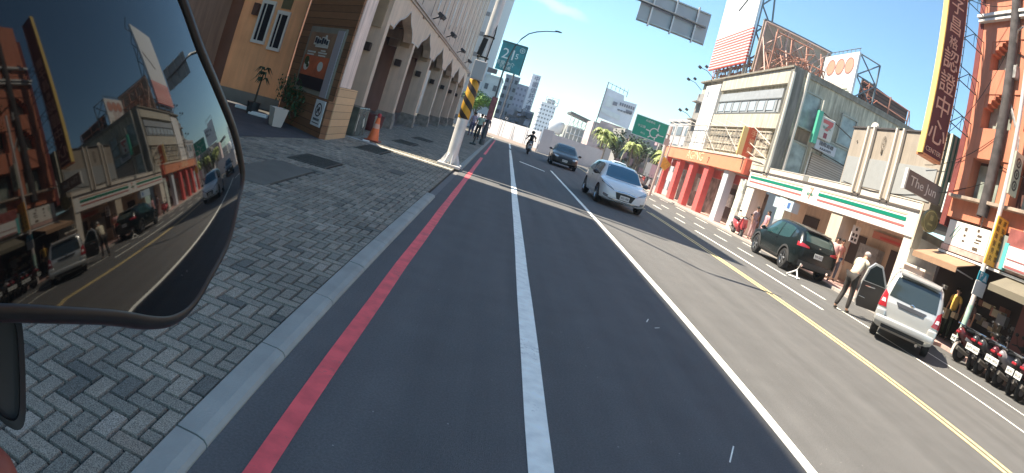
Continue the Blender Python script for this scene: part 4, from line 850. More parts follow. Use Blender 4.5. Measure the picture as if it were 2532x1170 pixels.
def person(label, loc, rz, J=None, shirt=(.6, .6, .6), trousers=(.05, .05, .06), hair=(.02, .015, .012), shoes=(.05, .045, .04), short=False, sleeve=True, fingers=True, scale=1.0, group=None, skirt=None, cat='person', helmet=None, hairlong=False, name='person'):
    t = thing(name, label, cat, loc, rz, group, local=True)
    P_ = dict(pelvis=(0, 0, .93), belly=(0, .0, 1.08), chest=(0, 0, 1.30), nb=(0, -.01, 1.43), neck=(0, 0, 1.50), head=(0, .01, 1.60), top=(0, .0, 1.69), nose=(0, .10, 1.59),
              shl=(-.17, 0, 1.40), ell=(-.23, -.02, 1.13), wrl=(-.25, .08, .89), shr=(.17, 0, 1.40), elr=(.23, -.02, 1.13), wrr=(.25, .08, .89),
              hpl=(-.09, 0, .90), knl=(-.105, .02, .49), anl=(-.11, -.02, .08), tol=(-.12, .14, .035), hpr=(.09, 0, .90), knr=(.105, .02, .49), anr=(.11, -.02, .08), tor=(.12, .14, .035))
    if J: P_.update(J)
    V = {k: Vector(v) * scale for k, v in P_.items()}; s = scale
    hd = (V['top'] - V['neck']).normalized()
    js = {'pelvis': (V['pelvis'], .12 * s), 'belly': (V['belly'], (.125 * s, .10 * s)), 'chest': (V['chest'], (.14 * s, .10 * s)), 'nb': (V['nb'], .075 * s), 'neck': (V['neck'], .05 * s), 'head': (V['head'], .082 * s), 'top': (V['top'], .07 * s), 'nose': (V['nose'], .016 * s)}
    bones = [('pelvis', 'belly'), ('belly', 'chest'), ('chest', 'nb'), ('nb', 'neck'), ('neck', 'head'), ('head', 'top'), ('head', 'nose')]
    for e in 'lr':
        js['sh' + e] = (V['sh' + e], .055 * s); js['el' + e] = (V['el' + e], .042 * s); js['wr' + e] = (V['wr' + e], .027 * s)
        js['hp' + e] = (V['hp' + e], .085 * s); js['kn' + e] = (V['kn' + e], .055 * s); js['an' + e] = (V['an' + e], .038 * s); js['to' + e] = (V['to' + e], .03 * s)
        bones += [('nb', 'sh' + e), ('sh' + e, 'el' + e), ('el' + e, 'wr' + e), ('pelvis', 'hp' + e), ('hp' + e, 'kn' + e), ('kn' + e, 'an' + e), ('an' + e, 'to' + e)]
        d = (V['wr' + e] - V['el' + e]).normalized(); sd = d.cross(EZ); sd = sd.normalized() if sd.length > .1 else Vector((0, 1, 0)); up = sd.cross(d)
        pm_ = V['wr' + e] + d * .075 * s; js['pa' + e] = (pm_, (.034 * s, .02 * s)); bones.append(('wr' + e, 'pa' + e))
        if fingers:
            for q in range(4):
                f0 = pm_ + sd * (q - 1.5) * .018 * s; f1 = f0 + d * (.045, .055, .05, .038)[q] * s + up * -.012 * s; f2 = f1 + d * .02 * s - up * .025 * s
                js['f%s%da' % (e, q)] = (f1, .0095 * s); js['f%s%db' % (e, q)] = (f2, .008 * s); bones += [('pa' + e, 'f%s%da' % (e, q)), ('f%s%da' % (e, q), 'f%s%db' % (e, q))]
            th = V['wr' + e] + d * .04 * s - sd * .045 * s; js['t%s' % e] = (th, .011 * s); js['t2%s' % e] = (th + d * .035 * s, .009 * s); bones += [('wr' + e, 't%s' % e), ('t%s' % e, 't2%s' % e)]
    skinned('body', js, bones, skin_m, t, 1)
    cm = lambda nm, c: M('%s_%02d%02d%02d' % (nm, *(int(q * 99) for q in c)), c, .8, var=.12, vs=8)
    sh = {'c0': (V['pelvis'] - EZ * .03 * s, (.145 * s, .125 * s)), 'c1': (V['belly'], (.15 * s, .125 * s)), 'c2': (V['chest'], (.165 * s, .125 * s)), 'c3': (V['nb'], .085 * s)}
    bn = [('c0', 'c1'), ('c1', 'c2'), ('c2', 'c3')]
    for e in 'lr':
        sh['s' + e] = (V['sh' + e], .072 * s); m_ = V['sh' + e].lerp(V['el' + e], .62 if sleeve else .2); sh['m' + e] = (m_, .066 * s); bn += [('c3', 's' + e), ('s' + e, 'm' + e)]
    skinned('shirt', sh, bn, cm('shirt', shirt), t, 1)
    if skirt:
        b = MB(); c = V['pelvis']; b.lathe([(.13 * s, .08), (.17 * s, -.1), (.26 * s, -.42), (.25 * s, -.42), (.12 * s, .08)], tuple(c), n=14); b.build('skirt', cm('skirt', skirt), t, smooth=True)
    else:
        tr = {'w': (V['pelvis'] + EZ * .02 * s, .135 * s)}; bn = []
        for e in 'lr':
            tr['h' + e] = (V['hp' + e], .10 * s); tr['k' + e] = (V['kn' + e], .075 * s); bn += [('w', 'h' + e), ('h' + e, 'k' + e)]
            if not short: tr['a' + e] = (V['an' + e] + EZ * .02 * s, .06 * s); bn.append(('k' + e, 'a' + e))
        skinned('trousers', tr, bn, cm('trousers', trousers), t, 1)
    for e in 'lr':
        skinned('shoe', {'h': (V['an' + e] - EZ * .03 * s - (V['to' + e] - V['an' + e]) * .15, .042 * s), 'm': (V['an' + e].lerp(V['to' + e], .6) + EZ * -.005, .043 * s), 't': (V['to' + e] + EZ * .005, .036 * s)}, [('h', 'm'), ('m', 't')], cm('shoe', shoes), t, 1)
    hc = V['head'].lerp(V['top'], .62) - (V['nose'] - V['head']).normalized() * .018 * s
    b = MB()
    if helmet: b.ball(tuple(hc), .135 * s, 8, sc_=(1, 1.1, .95)); b.build('helmet', M('helmet', helmet, .25), t, smooth=True)
    else:
        b.ball(tuple(hc), .100 * s, 8, sc_=(.94, 1.0, .82))
        if hairlong: b.ball(tuple(hc - EZ * .13 * s - (V['nose'] - V['head']).normalized() * .035 * s), .085 * s, 6, sc_=(1, .7, 1.5))
        b.build('hair', cm('hair', hair), t, smooth=True)
    f = (V['nose'] - V['head']).normalized(); sd = f.cross(hd).normalized()
    for q in (-1, 1):
        b = MB(); b.ball(tuple(V['head'] + f * .078 * s + sd * q * .03 * s + hd * .018 * s), .011 * s, 5); b.build('eye', M('eye_dark', (.02, .015, .012), .3), t)
        b = MB(); b.ball(tuple(V['head'] + sd * q * .082 * s), .026 * s, 5, sc_=(.5, .8, 1.2)); b.build('ear', skin_m, t)
    b = MB(); b.ball(tuple(V['head'] + f * .076 * s - hd * .035 * s), .018 * s, 5, sc_=(1.2, .5, .35)); b.build('mouth', M('lips', (.3, .1, .09), .5), t)
    return t
# ------------------------------------------------------------------ right side: pavement
pinkp = stripes('pink_pavement', (.50, .33, .29), (.34, .22, .20), (0, 1, 0), .3, .93, .8, var=.12)
mb = MB(); mb.box(12.1, 17.2, 11.7, 52, -.02, .10); mb.box(13.1, 17.2, -12, 11.7, -.02, .10); struct('sidewalk', mb, pinkp)
mb = MB()
y = 11.7
while y < 51.5: mb.bbox(11.95, 12.1, y + .005, y + .995, -.02, .11, .012); y += 1
struct('kerb', mb, M('kerb_stone_sunlit', (.42, .38, .35), .8, var=.1, vs=3))

cream = M('cream_render', (.66, .56, .44), .8, var=.06, vs=1.5, streak=.12)
creamw = M('warm_white_render', (.76, .70, .62), .75, var=.05, vs=2, streak=.08)
darkin = M('shop_dark', (.045, .03, .028), .6)
green_s = M('sign_green', (.0, .22, .14), .4)
red_s = M('sign_red', (.6, .08, .07), .4)
orange_s = M('sign_orange', (.8, .27, .07), .4)
signw = M('sign_white', (.72, .72, .72), .5)

# ---- convenience store
t = thing('convenience_store', 'low cream convenience store with green, orange and red stripes along its white fascia', 'shop', (14, 22, 0))
b = MB(); b.box(13.12, 16, 14.9, 29.3, 2.72, 3.0); b.build('canopy_soffit', cream, t)
b = MB(); b.box(13.0, 13.12, 14.7, 29.35, 2.62, 3.46); b.build('fascia', M('fascia_white', (.82, .8, .77), .4), t)
b = MB(); b.box(12.96, 16.2, 14.7, 29.35, 3.46, 3.53); b.build('fascia_trim', M('trim_brown', (.12, .10, .09), .6), t)
b = MB(); b.box(13.02, 13.25, 14.7, 22.9, 3.53, 3.78); b.box(13.02, 13.25, 23.4, 29.35, 3.53, 3.78); b.box(13.0, 13.3, 14.65, 29.35, 3.78, 3.81); b.build('parapet', creamw, t)
b = MB(); b.box(13.25, 16.2, 14.7, 29.35, 3.53, 3.56); b.build('roof', M('roof_grey', (.25, .24, .22), .9, var=.2), t)
b = MB(); b.box(13.0, 13.25, 22.9, 23.4, 3.53, 3.79); b.build('parapet_gap', M('grey_tin', (.25, .25, .24), .6), t)
b = MB(); b.box(13.0, 13.35, 14.6, 14.7, 2.3, 3.8); b.build('fascia_end', cream, t)
for (y0, y1) in ((15.3, 21.6), (23.1, 29.1)):
    b = MB(); b.box(12.985, 12.999, y0, y1, 3.06, 3.19); b.build('green_stripe', green_s, t)
    b = MB(); b.box(12.985, 12.999, y0, y1, 3.27, 3.34); b.build('orange_stripe', M('pale_orange_stripe', (.80, .55, .42), .4), t)
    b = MB(); b.box(12.985, 12.999, y0, y1, 2.86, 2.93); b.build('red_stripe', M('faded_red_stripe', (.55, .16, .15), .4), t)
text('fascia_number', '7', M('faded_orange', (.75, .4, .3), .4), t, (12.984, 22.3, 3.06), (0, -1, 0), (0, 0, 1), .75, .01)
text('fascia_lettering', 'ELEVEn', M('sign_green', (.0, .22, .14), .4), t, (12.983, 22.32, 3.03), (0, -1, 0), (0, 0, 1), .17, .012)
b = MB(); b.box(15.9, 16.1, 14.8, 29.3, .10, 2.72); b.build('back_wall', cream, t)
for (y0, y1, x0) in ((14.65, 15.2, 13.05), (19.3, 20.2, 13.05), (24.0, 24.75, 13.3), (28.3, 29.3, 13.05)):
    b = MB(); b.box(x0, x0 + .75, y0, y1, .10, 2.72); b.build('pillar', creamw if y0 < 19 or y0 > 24 else cream, t)
b = MB(); b.box(15.84, 15.9, 25.5, 27.4, 1.0, 2.25); b.box(15.84, 15.9, 17.4, 19.0, .1, 2.1); b.box(15.84, 15.9, 21.0, 22.9, .9, 2.2); b.each('shop_window', darkin, t)
b = MB(); b.box(15.80, 15.84, 17.5, 18.1, .15, 1.5); b.box(15.80, 15.84, 22.1, 22.4, 1.2, 1.8); b.each('shelf_goods', M('goods_red', (.4, .1, .08), .6, var=.5, vs=9), t)
b = MB(); b.box(15.82, 15.9, 15.4, 20.6, 2.3, 2.6); b.build('inner_sign', M('inner_sign_salmon', (.55, .22, .16), .6), t)
b = MB(); b.box(15.81, 15.82, 16.0, 20.0, 2.36, 2.46); b.build('inner_sign_line', M('sign_red', (.6, .08, .07), .4), t)
b = MB(); b.box(13.1, 15.9, 14.75, 14.85, .1, 2.72); b.build('side_wall', creamw, t)
b = MB(); b.box(15.5, 15.88, 19.4, 20.9, .1, 1.9); b.build('drinks_cooler', M('cooler_grey', (.3, .33, .35), .3, var=.3, vs=5), t)
t = thing('blue_notice_board', 'pale blue notice board fixed above the cream pillar behind the black car', 'sign', (12.9, 24.4, 2.2))
b = MB(); b.box(12.9, 13.28, 23.35, 25.3, 2.02, 2.5); b.build('board', M('pale_blue_board', (.50, .62, .72), .4), t)
b = MB(); b.box(12.892, 12.9, 23.6, 23.85, 2.14, 2.4); b.box(12.892, 12.9, 24.1, 24.14, 2.2, 2.26); b.each('print', M('board_blue', (.06, .15, .4), .5), t)
t = thing('clock_sign', 'small black and white pictogram sign hanging under the cream canopy', 'sign', (13.2, 18.8, 2))
b = MB(); b.box(13.3, 13.7, 18.7, 18.74, 1.75, 2.4); b.build('plate', signw, t)
b = MB()
for (x, z) in ((13.36, 1.82), (13.52, 1.82), (13.36, 2.0), (13.52, 2.0), (13.44, 2.22)): b.box(x, x + .1, 18.692, 18.7, z, z + .11)
b.each('pictogram', M('sign_black', (.03, .03, .035), .6), t)

# ---- panelled box over the store
t = thing('panelled_upper_building', 'cream panelled upper storey with tall pale fins above the convenience store', 'building', (14, 17.6, 3.8))
b = MB(); b.box(13.03, 18.5, 14.3, 20.3, 3.56, 6.14); b.build('wall', M('cream_panels', (.40, .345, .285), .6, var=.05, streak=.15), t)
b = MB(); b.box(12.98, 18.6, 14.2, 20.36, 6.14, 6.2); b.build('coping', M('coping_dark', (.08, .07, .07), .6), t)
b = MB()
for (y0, y1) in ((14.4, 16.6), (17.25, 18.55), (19.25, 20.2)): b.box(13.0, 13.03, y0, y1, 3.85, 4.95)
b.each('lower_panel', M('grey_panel', (.36, .37, .37), .5, var=.05), t)
b = MB()
for y in (16.68, 17.12, 18.63, 19.07):
    b.box(12.88, 13.0, y - .05, y + .05, 3.56, 6.2)
b.each('fin', M('fin_cream', (.70, .64, .56), .6), t)
b = MB()
for y in (16.9, 18.85): b.box(12.98, 13.0, y - .17, y + .17, 3.6, 6.2)
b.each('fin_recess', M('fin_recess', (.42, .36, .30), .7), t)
b = MB(); 
for k in range(14):
    a0, a1 = 2 * PI * k / 14, 2 * PI * (k + 1) / 14
    for (rr_, zc) in ((.14, 5.66), (.26, 5.62)):
        f = lambda a, q: (12.996, 17.9 + math.cos(a) * q * .55, zc + math.sin(a) * q)
        b.quad(f(a0, rr_), f(a1, rr_), f(a1, rr_ - .035), f(a0, rr_ - .035))
b.build('wall_emblem', M('emblem_brown', (.1, .08, .06), .6), t); b = MB(); b.box(12.99, 13.0, 17.85, 17.95, 5.2, 5.36); b.box(12.99, 13.0, 19.75, 19.82, 5.55, 5.62); b.each('emblem_foot', M('emblem_brown', (.1, .08, .06), .6), t)
b = MB(); b.prism([(13.0, 18.85 - .22, 6.2)] + [(13.0, 18.85 - .22 * math.cos(PI * k / 8), 6.2 + .22 * math.sin(PI * k / 8)) for k in range(9)] , (.1, 0, 0)); b.build('round_cap', M('fin_cream', (.70, .64, .56), .6), t)

# ---- concrete building with the billboards
conc = M('stained_concrete', (.62, .57, .44), .9, var=.12, vs=1.2, streak=.45)
concl = M('pale_concrete_front', (.60, .56, .47), .85, var=.08, vs=1.5, streak=.3)
t = thing('concrete_building', 'grimy pale concrete commercial building with long windows under the rooftop billboards', 'building', (17, 33, 0))
b = MB(); b.box(13.2, 22, 27.5, 43, 3.3, 9.1); b.build('wall', conc, t)
b = MB(); b.box(13.0, 13.2, 27.75, 38.2, 8.45, 9.3); b.box(13.0, 13.2, 27.75, 38.2, 5.9, 6.72); b.box(13.0, 13.2, 27.75, 38.2, 3.4, 4.2); b.each('front_band', concl, t)
b = MB(); b.box(12.9, 22.1, 27.4, 43.1, 9.3, 9.42); b.box(13.2, 22.05, 27.42, 43.0, 9.1, 9.3); b.build('roof_edge', M('roof_edge', (.30, .27, .22), .8, streak=.3), t)
b = MB(); b.box(12.96, 13.6, 27.3, 27.75, 3.4, 9.3); b.build('corner_pier', M('dark_concrete', (.26, .25, .22), .9, streak=.4), t)
b = MB(); b.box(13.08, 13.2, 28.3, 38.1, 6.8, 8.2); wn_ = b.build('front_window_band', M('louvre_grey', (.38, .40, .42), .4, var=.1), t)
b = MB()
for k in range(7): b.box(13.05, 13.08, 29.0 + k * 1.3, 29.9 + k * 1.3, 6.95, 7.5)
b.each('pane', M('pale_pane', (.45, .52, .58), .15), wn_)
b = MB(); b.box(13.04, 13.08, 28.3, 38.1, 7.6, 7.66); b.box(13.0, 13.08, 28.3, 38.1, 6.74, 6.82)
for k in range(8): b.box(13.04, 13.08, 28.6 + k * 1.3, 28.68 + k * 1.3, 6.82, 7.6)
b.build('mullions', M('mullion_grey', (.14, .15, .15), .5), wn_)
b = MB(); b.box(13.1, 13.2, 28.3, 38.1, 4.3, 5.7); w2 = b.build('lower_window_band', M('cluttered_window', (.42, .37, .30), .5, var=.5, vs=5), t)
b = MB()
for k in range(18): b.box(13.03, 13.06, 28.4 + k * .55, 28.44 + k * .55, 4.3, 5.7)
for z in (4.35, 4.8, 5.3, 5.68): b.box(13.03, 13.06, 28.3, 38.1, z, z + .04)
b.build('window_grille', M('grille_pale', (.62, .58, .50), .5), w2)
b = MB(); b.box(12.95, 13.2, 38.3, 41.4, 3.5, 8.95); b.build('white_panel', M('bright_white_panel', (.80, .79, .78), .5, streak=.06), t)
b = MB(); b.box(12.97, 13.2, 41.5, 43, 3.5, 8.4); b.box(12.5, 13.2, 41.6, 42.6, 6.2, 6.3); b.box(12.5, 13.2, 41.6, 42.6, 7.6, 7.7); b.build('side_balcony', M('side_grey', (.30, .29, .28), .8, var=.2), t)
# windows in the side wall facing the camera
for (x0, x1, z0, z1) in ((14.0, 15.0, 6.5, 8.35), (16.65, 17.65, 6.55, 8.1), (16.0, 17.6, 5.55, 6.35), (13.95, 14.9, 3.7, 5.6)):
    f = MB(); e = .08
    f.box(x0 - e, x0, 27.36, 27.5, z0 - e, z1 + e); f.box(x1, x1 + e, 27.36, 27.5, z0 - e, z1 + e); f.box(x0, x1, 27.36, 27.5, z1, z1 + e); f.box(x0, x1, 27.36, 27.5, z0 - e, z0)
    fo = f.build('side_window', M('window_frame_pale', (.42, .42, .36), .6), t)
    g_ = MB(); g_.box(x0, x1, 27.44, 27.49, z0, z1); g_.build('pane', M('window_grey_green', (.32, .38, .37), .2, var=.35, vs=2), fo)
b = MB(); b.box(13.95, 14.9, 27.47, 27.495, 5.68, 6.38); b.build('tan_spandrel', M('tan_spandrel', (.30, .22, .15), .8, streak=.3), t)
b = MB(); b.box(15.3, 17.9, 27.3, 27.45, 3.6, 5.45); b.build('corrugated_panel', stripes('corrugated_tin', (.50, .42, .35), (.28, .22, .18), (0, 0, 1), .12, .6, .6), t)
pipe_m = M('pale_pipe', (.80, .74, .64), .6, streak=.2)
for (x, z0, z1) in ((13.8, 3.4, 9.3), (12.93, 3.5, 9.0)):
    b = MB(); b.tube([(x, 27.2, z0), (x, 27.2, z1)], .09, 8); b.build('downpipe', pipe_m, t, auto=50)
b = MB(); b.tube([(15.1, 27.2, 3.5), (15.1, 27.2, 5.7), (15.1, 27.2, 8.3)], .045, 8); b.build('downpipe', pipe_m, t, auto=50)
# scaffold lamps on the roof corner
for k, (y, z, lb) in enumerate(((40.5, 9.9, 'spotlight arm left of the tall billboard foot'), (42.6, 9.1, 'lower spotlight arm at the far roof corner'), (42.4, 6.6, 'spotlight arm low on the white panel, above the orange shop'))):
    tt = thing('spotlight', lb, 'spotlight', (12.9, y, z)); b = MB(); b.tube([(13.0, y, z - .4), (12.4, y + .1, z), (11.9, y + .3, z + .1)], .025, 5); b.obox((11.85, y + .3, z + .1), (.25, .2, .16), (0, .4, 0)); b.obox((12.3, y + .2, z + .3), (.22, .2, .16), (0, .4, 0)); b.build('arm_and_heads', M('lamp_dark', (.04, .045, .05), .5), tt)

# ---- small sign cluster: green blade sign with white and red panel
t = thing('store_blade_sign', 'upright white store sign with a red numeral seven beside a green edge', 'sign', (15.5, 26.9, 6.8))
b = MB(); b.box(14.72, 14.98, 26.7, 27.0, 5.85, 7.6); b.build('green_edge', M('sign_teal_green', (.10, .50, .34), .4), t)
b = MB(); b.bbox(14.98, 15.9, 26.75, 26.95, 6.22, 7.42, .05); b.build('panel', M('sign_panel_offwhite', (.62, .60, .54), .4), t)
b = MB(); b.prism([(15.12, 26.745, 7.28), (15.78, 26.745, 7.28), (15.78, 26.745, 7.10), (15.52, 26.745, 6.72), (15.30, 26.745, 6.72), (15.52, 26.745, 7.08), (15.12, 26.745, 7.08)], (0, -.01, 0)); b.build('numeral_seven', M('sign_coral', (.62, .13, .12), .4), t)
text('store_word', 'ELEVEn', M('sign_teal_dark', (.05, .28, .2), .4), t, (15.44, 26.738, 6.86), (1, 0, 0), (0, 0, 1), .17, .012)
b = MB(); b.box(15.33, 15.55, 26.735, 26.748, 6.32, 6.60); b.build('small_mark', M('sign_maroon', (.3, .06, .08), .5), t)
t = thing('letter_board', 'pale letter board with dark capitals under the store blade sign', 'sign', (15.6, 26.8, 6))
b = MB(); b.box(15.0, 16.35, 26.72, 26.85, 5.62, 6.12); b.build('board', M('board_lilac', (.52, .54, .58), .5), t)
text('board_lettering', '國際商標', M('sign_black', (.03, .03, .035), .6), t, (15.68, 26.71, 5.98), (1, 0, 0), (0, 0, 1), .24, .01)
text('board_lettering', 'AAAWM', M('sign_black', (.03, .03, .035), .6), t, (15.68, 26.71, 5.74), (1, 0, 0), (0, 0, 1), .2, .01)
t = thing('rusty_rail', 'thin dark rail running right from the store blade sign', 'rail', (16, 26.9, 5.6)); b = MB(); b.tube([(14.9, 26.85, 5.6), (17.9, 26.6, 5.35)], .035, 6); b.tube([(15.0, 26.9, 7.62), (17.9, 26.6, 6.7)], .03, 6); b.tube([(17.9, 26.6, 6.7), (17.9, 26.6, 4.6)], .04, 6); b.build('rails', M('rail_dark', (.05, .045, .04), .6), t)

# ---- rooftop billboards
trm = M('rusty_truss', (.36, .17, .12), .7, var=.3, vs=3)
trd = M('blue_grey_truss', (.16, .20, .22), .6)
t = thing('tall_billboard', 'tall blank white rooftop billboard with red stripes along its lower part', 'billboard', (13, 38.5, 9.4))
b = MB(); b.box(12.9, 13.05, 34.9, 42.1, 12.8, 19.5); b.build('blank_face', M('billboard_white', (.82, .82, .82), .5), t)
b = MB(); b.box(12.9, 13.05, 34.9, 42.1, 10.25, 12.8); b.build('striped_face', stripes('red_white_slats', (.82, .74, .70), (.70, .10, .07), (0, 0, 1), .22, .42, .5), t)
b = MB()
for y in (36, 38.5, 41): b.tube([(13.4, y, 9.4), (13.3, y, 12)], .09, 6); b.tube([(14.5, y, 9.4), (13.2, y, 11.5)], .05, 5)
b.each('leg', pipe_m, t)
b = MB()
for z in (10.5, 12.5, 14.5, 16.5, 18.5):
    b.tube([(13.15, 34.9, z), (13.9, 34.9, z + 1)], .06, 5); b.tube([(13.9, 34.9, z + 1), (13.15, 34.9, z + 2)], .06, 5)
b.tube([(13.15, 34.9, 9.5), (13.15, 34.9, 19.5)], .06, 5); b.tube([(14.6, 34.9, 9.5), (13.7, 34.9, 17)], .07, 5)
for z in (10.5, 13, 15.5): b.tube([(13.15, 34.9, z), (14.4 - (z - 10) * .12, 34.9, z)], .05, 5)
b.build('side_truss', trd, t)
b = MB(); b.tube([(12.88, 35.5, 16.1), (12.88, 38.6, 14.6)], .05, 4); b.build('loose_cable', M('cable_grey', (.2, .2, .2), .6), t)
def lattice(t, name, X0, X1, Y, z0, z1, nx, nz, mat, r_=.05, depth=1.2, panel=None):
    b = MB()
    for i in range(nx + 1):
        x = X0 + (X1 - X0) * i / nx
        b.tube([(x, Y, z0), (x, Y, z1)], r_ * 1.1, 5)
        if i < nx:
            x2 = X0 + (X1 - X0) * (i + 1) / nx
            for j in range(nz):
                za, zb_ = z0 + (z1 - z0) * j / nz, z0 + (z1 - z0) * (j + 1) / nz
                b.tube([(x, Y, za), (x2, Y, zb_)], r_ * .7, 4); b.tube([(x2, Y, za), (x, Y, zb_)], r_ * .7, 4)
        b.tube([(x, Y - depth, z0), (x, Y, z0 + (z1 - z0) * .7)], r_ * .8, 4)
    for j in range(nz + 1):
        z = z0 + (z1 - z0) * j / nz; b.tube([(X0, Y, z), (X1, Y, z)], r_ * .8, 4)
    b.build(name, mat, t)
t = thing('braced_billboard', 'back of a wide tan billboard with pinkish lattice beside the tall white one', 'billboard', (15, 33, 9.4))
b = MB(); b.box(12.9, 18.2, 33.3, 33.42, 9.6, 13.0); b.build('back_panels', stripes('tan_back_panels', (.47, .38, .29), (.30, .23, .18), (1, 0, 0), .6, .95, .8, var=.25), t)
lattice(t, 'lattice', 13.0, 18.0, 33.1, 9.45, 12.9, 3, 2, M('pink_truss', (.55, .38, .32), .7, var=.2), .055, 1.6)
b = MB(); b.box(12.9, 18.2, 33.2, 33.5, 13.0, 13.1); b.build('top_rail', trd, t)
b = MB(); rr = random.Random(4)
for k in range(46):
    c = Vector((rr.uniform(13.2, 16.0), rr.uniform(30, 33), rr.uniform(9.5, 11.3))); d = Vector((rr.uniform(-1, 1), rr.uniform(-.6, .6), rr.uniform(-.7, 1))).normalized() * rr.uniform(.3, 1.1); b.tube([c, c + d], .03, 4)
b.each('loose_strut', trm, t)
b = MB()
for k in range(5):
    x = 13.2 + k * 1.15; b.tube([(x, 31.4, 9.4), (x, 31.4, 12.2 - k * .15)], .06, 5); b.tube([(x, 31.4, 9.5), (x + 1.15, 31.4, 11.0)], .045, 4); b.tube([(x + 1.15, 31.4, 9.5), (x, 31.4, 11.0)], .045, 4); b.tube([(x, 31.4, 11.0), (x + .6, 33.0, 12.5)], .04, 4); b.tube([(x, 31.4, 9.6), (x, 33.1, 11.4)], .04, 4)
for z in (9.8, 11.0, 12.0): b.tube([(13.2, 31.4, z), (17.8 if z < 12 else 15.8, 31.4, z)], .045, 4)
b.build('front_lattice', trm, t)
t = thing('roof_railing', 'rusty tangled steel framework standing on the roof under the tall white billboard', 'framework', (13.6, 36, 9.4))
b = MB(); rr = random.Random(17)
for k in range(13):
    y = 32.5 + k * .8; b.tube([(13.5, y, 9.4), (13.5, y, 10.9)], .04, 4); b.tube([(13.5, y, 9.5), (13.5, y + .8, 10.8)], .035, 4); b.tube([(13.5, y, 10.2), (14.6, y + .3, 11.2)], .035, 4)
for z in (9.9, 10.4, 10.9): b.tube([(13.5, 32.5, z), (13.5, 42.6, z)], .04, 4)
b.build('lattice', trm, t); b = MB()
for k in range(5): b.obox((14.0, 33.5 + k * 1.9, 9.8), (.5, .7, .7), (0, 0, rr.uniform(-.2, .2)))
b.each('roof_box', M('roof_box_tan', (.42, .34, .25), .7, var=.3, vs=3), t)
t = thing('circle_billboard', 'white rooftop billboard with three pale orange discs in a row', 'billboard', (17, 29.7, 9.4))
b = MB(); b.box(16.95, 17.1, 27.7, 31.7, 9.3, 12.05); b.build('face', M('billboard_pale', (.78, .76, .74), .5, streak=.06), t)
b = MB()
for k in range(3):
    yc = 30.7 - k * 1.08; b.prism([(16.945, yc + .5 * math.cos(a * PI / 12), 11.25 + .5 * math.sin(a * PI / 12)) for a in range(24)], (-.01, 0, 0))
b.each('disc', M('disc_peach', (.62, .30, .22), .5), t)
b = MB()
for k in range(3):
    yc = 30.7 - k * 1.08
    for a in range(24):
        a0, a1 = a * PI / 12, (a + 1) * PI / 12; f = lambda q, e: (16.93, yc + q * math.cos(e), 11.25 + q * math.sin(e)); b.quad(f(.52, a0), f(.52, a1), f(.45, a1), f(.45, a0))
b.build('disc_rim', M('disc_rim', (.35, .17, .15), .5), t)
b = MB()
for yc in (30.2, 29.2): b.prism([(16.945, yc + .45 * math.cos(a * PI / 10), 10.3 + .5 * math.sin(a * PI / 10)) for a in range(20)], (-.01, 0, 0))
b.each('pale_disc', M('disc_grey', (.60, .52, .50), .5), t)
b = MB(); b.box(16.93, 16.95, 27.9, 28.9, 10.1, 10.4); b.build('white_bar', white, t)
b = MB(); b.box(16.93, 16.95, 27.95, 28.9, 9.6, 9.68); b.box(16.93, 16.95, 28.2, 28.9, 9.75, 9.83); b.build('small_print', M('print_grey', (.2, .24, .2), .5), t)
b = MB()
for z0, z1 in ((9.3, 10.7), (10.7, 12.0)):
    b.tube([(17.1, 27.8, z0), (18.7, 27.9, z1)], .045, 5); b.tube([(18.7, 27.9, z0), (17.1, 27.8, z1)], .045, 5); b.tube([(17.1, 27.8, z1), (18.7, 27.9, z1)], .05, 5)
b.tube([(18.7, 27.9, 8.9), (18.7, 27.9, 12.0)], .06, 5)
for k in range(9): b.tube([(17.0, 27.8 + k * .48, 12.05), (17.0, 27.8 + k * .48, 12.3)], .025, 4)
b.tube([(17.0, 27.7, 12.3), (17.0, 31.7, 12.3)], .03, 4); b.tube([(17.1, 31.7, 9.4), (15.6, 32.2, 9.6), (17.1, 31.7, 11.9)], .05, 5)
b.build('frame', trd, t)
t = thing('dark_lattice_billboard', 'back of a dark rusty slatted billboard sloping away at the right roof end', 'billboard', (20.5, 28.3, 9))
b = MB(); b.prism([(18.3, 28.9, 8.6), (22.3, 28.9, 8.6), (22.3, 28.9, 10.7), (18.3, 28.9, 11.1)], (0, .12, 0)); b.build('slatted_back', stripes('rusty_slats', (.13, .085, .075), (.05, .04, .04), (0, 0, 1), .22, .7, .8, var=.35), t)
b = MB(); 
for x in (18.7, 20.5, 22.2): b.tube([(x, 28.6, 8.2), (x, 28.6, 11.0 - (x - 18.7) * .1)], .05, 5)
for z in (9.2, 10.0, 10.65): b.tube([(18.3, 28.7, z + .2), (22.3, 28.7, z)], .04, 5)
b.tube([(22.3, 28.7, 10.7), (22.45, 28.2, 8.4)], .03, 5)
b.build('posts', trm, t)
b = MB(); rr = random.Random(8)
for k in range(30):
    c = Vector((rr.uniform(18.0, 19.2), rr.uniform(28, 28.7), rr.uniform(8.7, 10.8))); d = Vector((rr.uniform(-1, 1), 0, rr.uniform(-1, 1))).normalized() * rr.uniform(.2, .6); b.tube([c, c + d], .025, 4)
b.each('loose_strut', M('rust_red', (.38, .13, .09), .8), t)

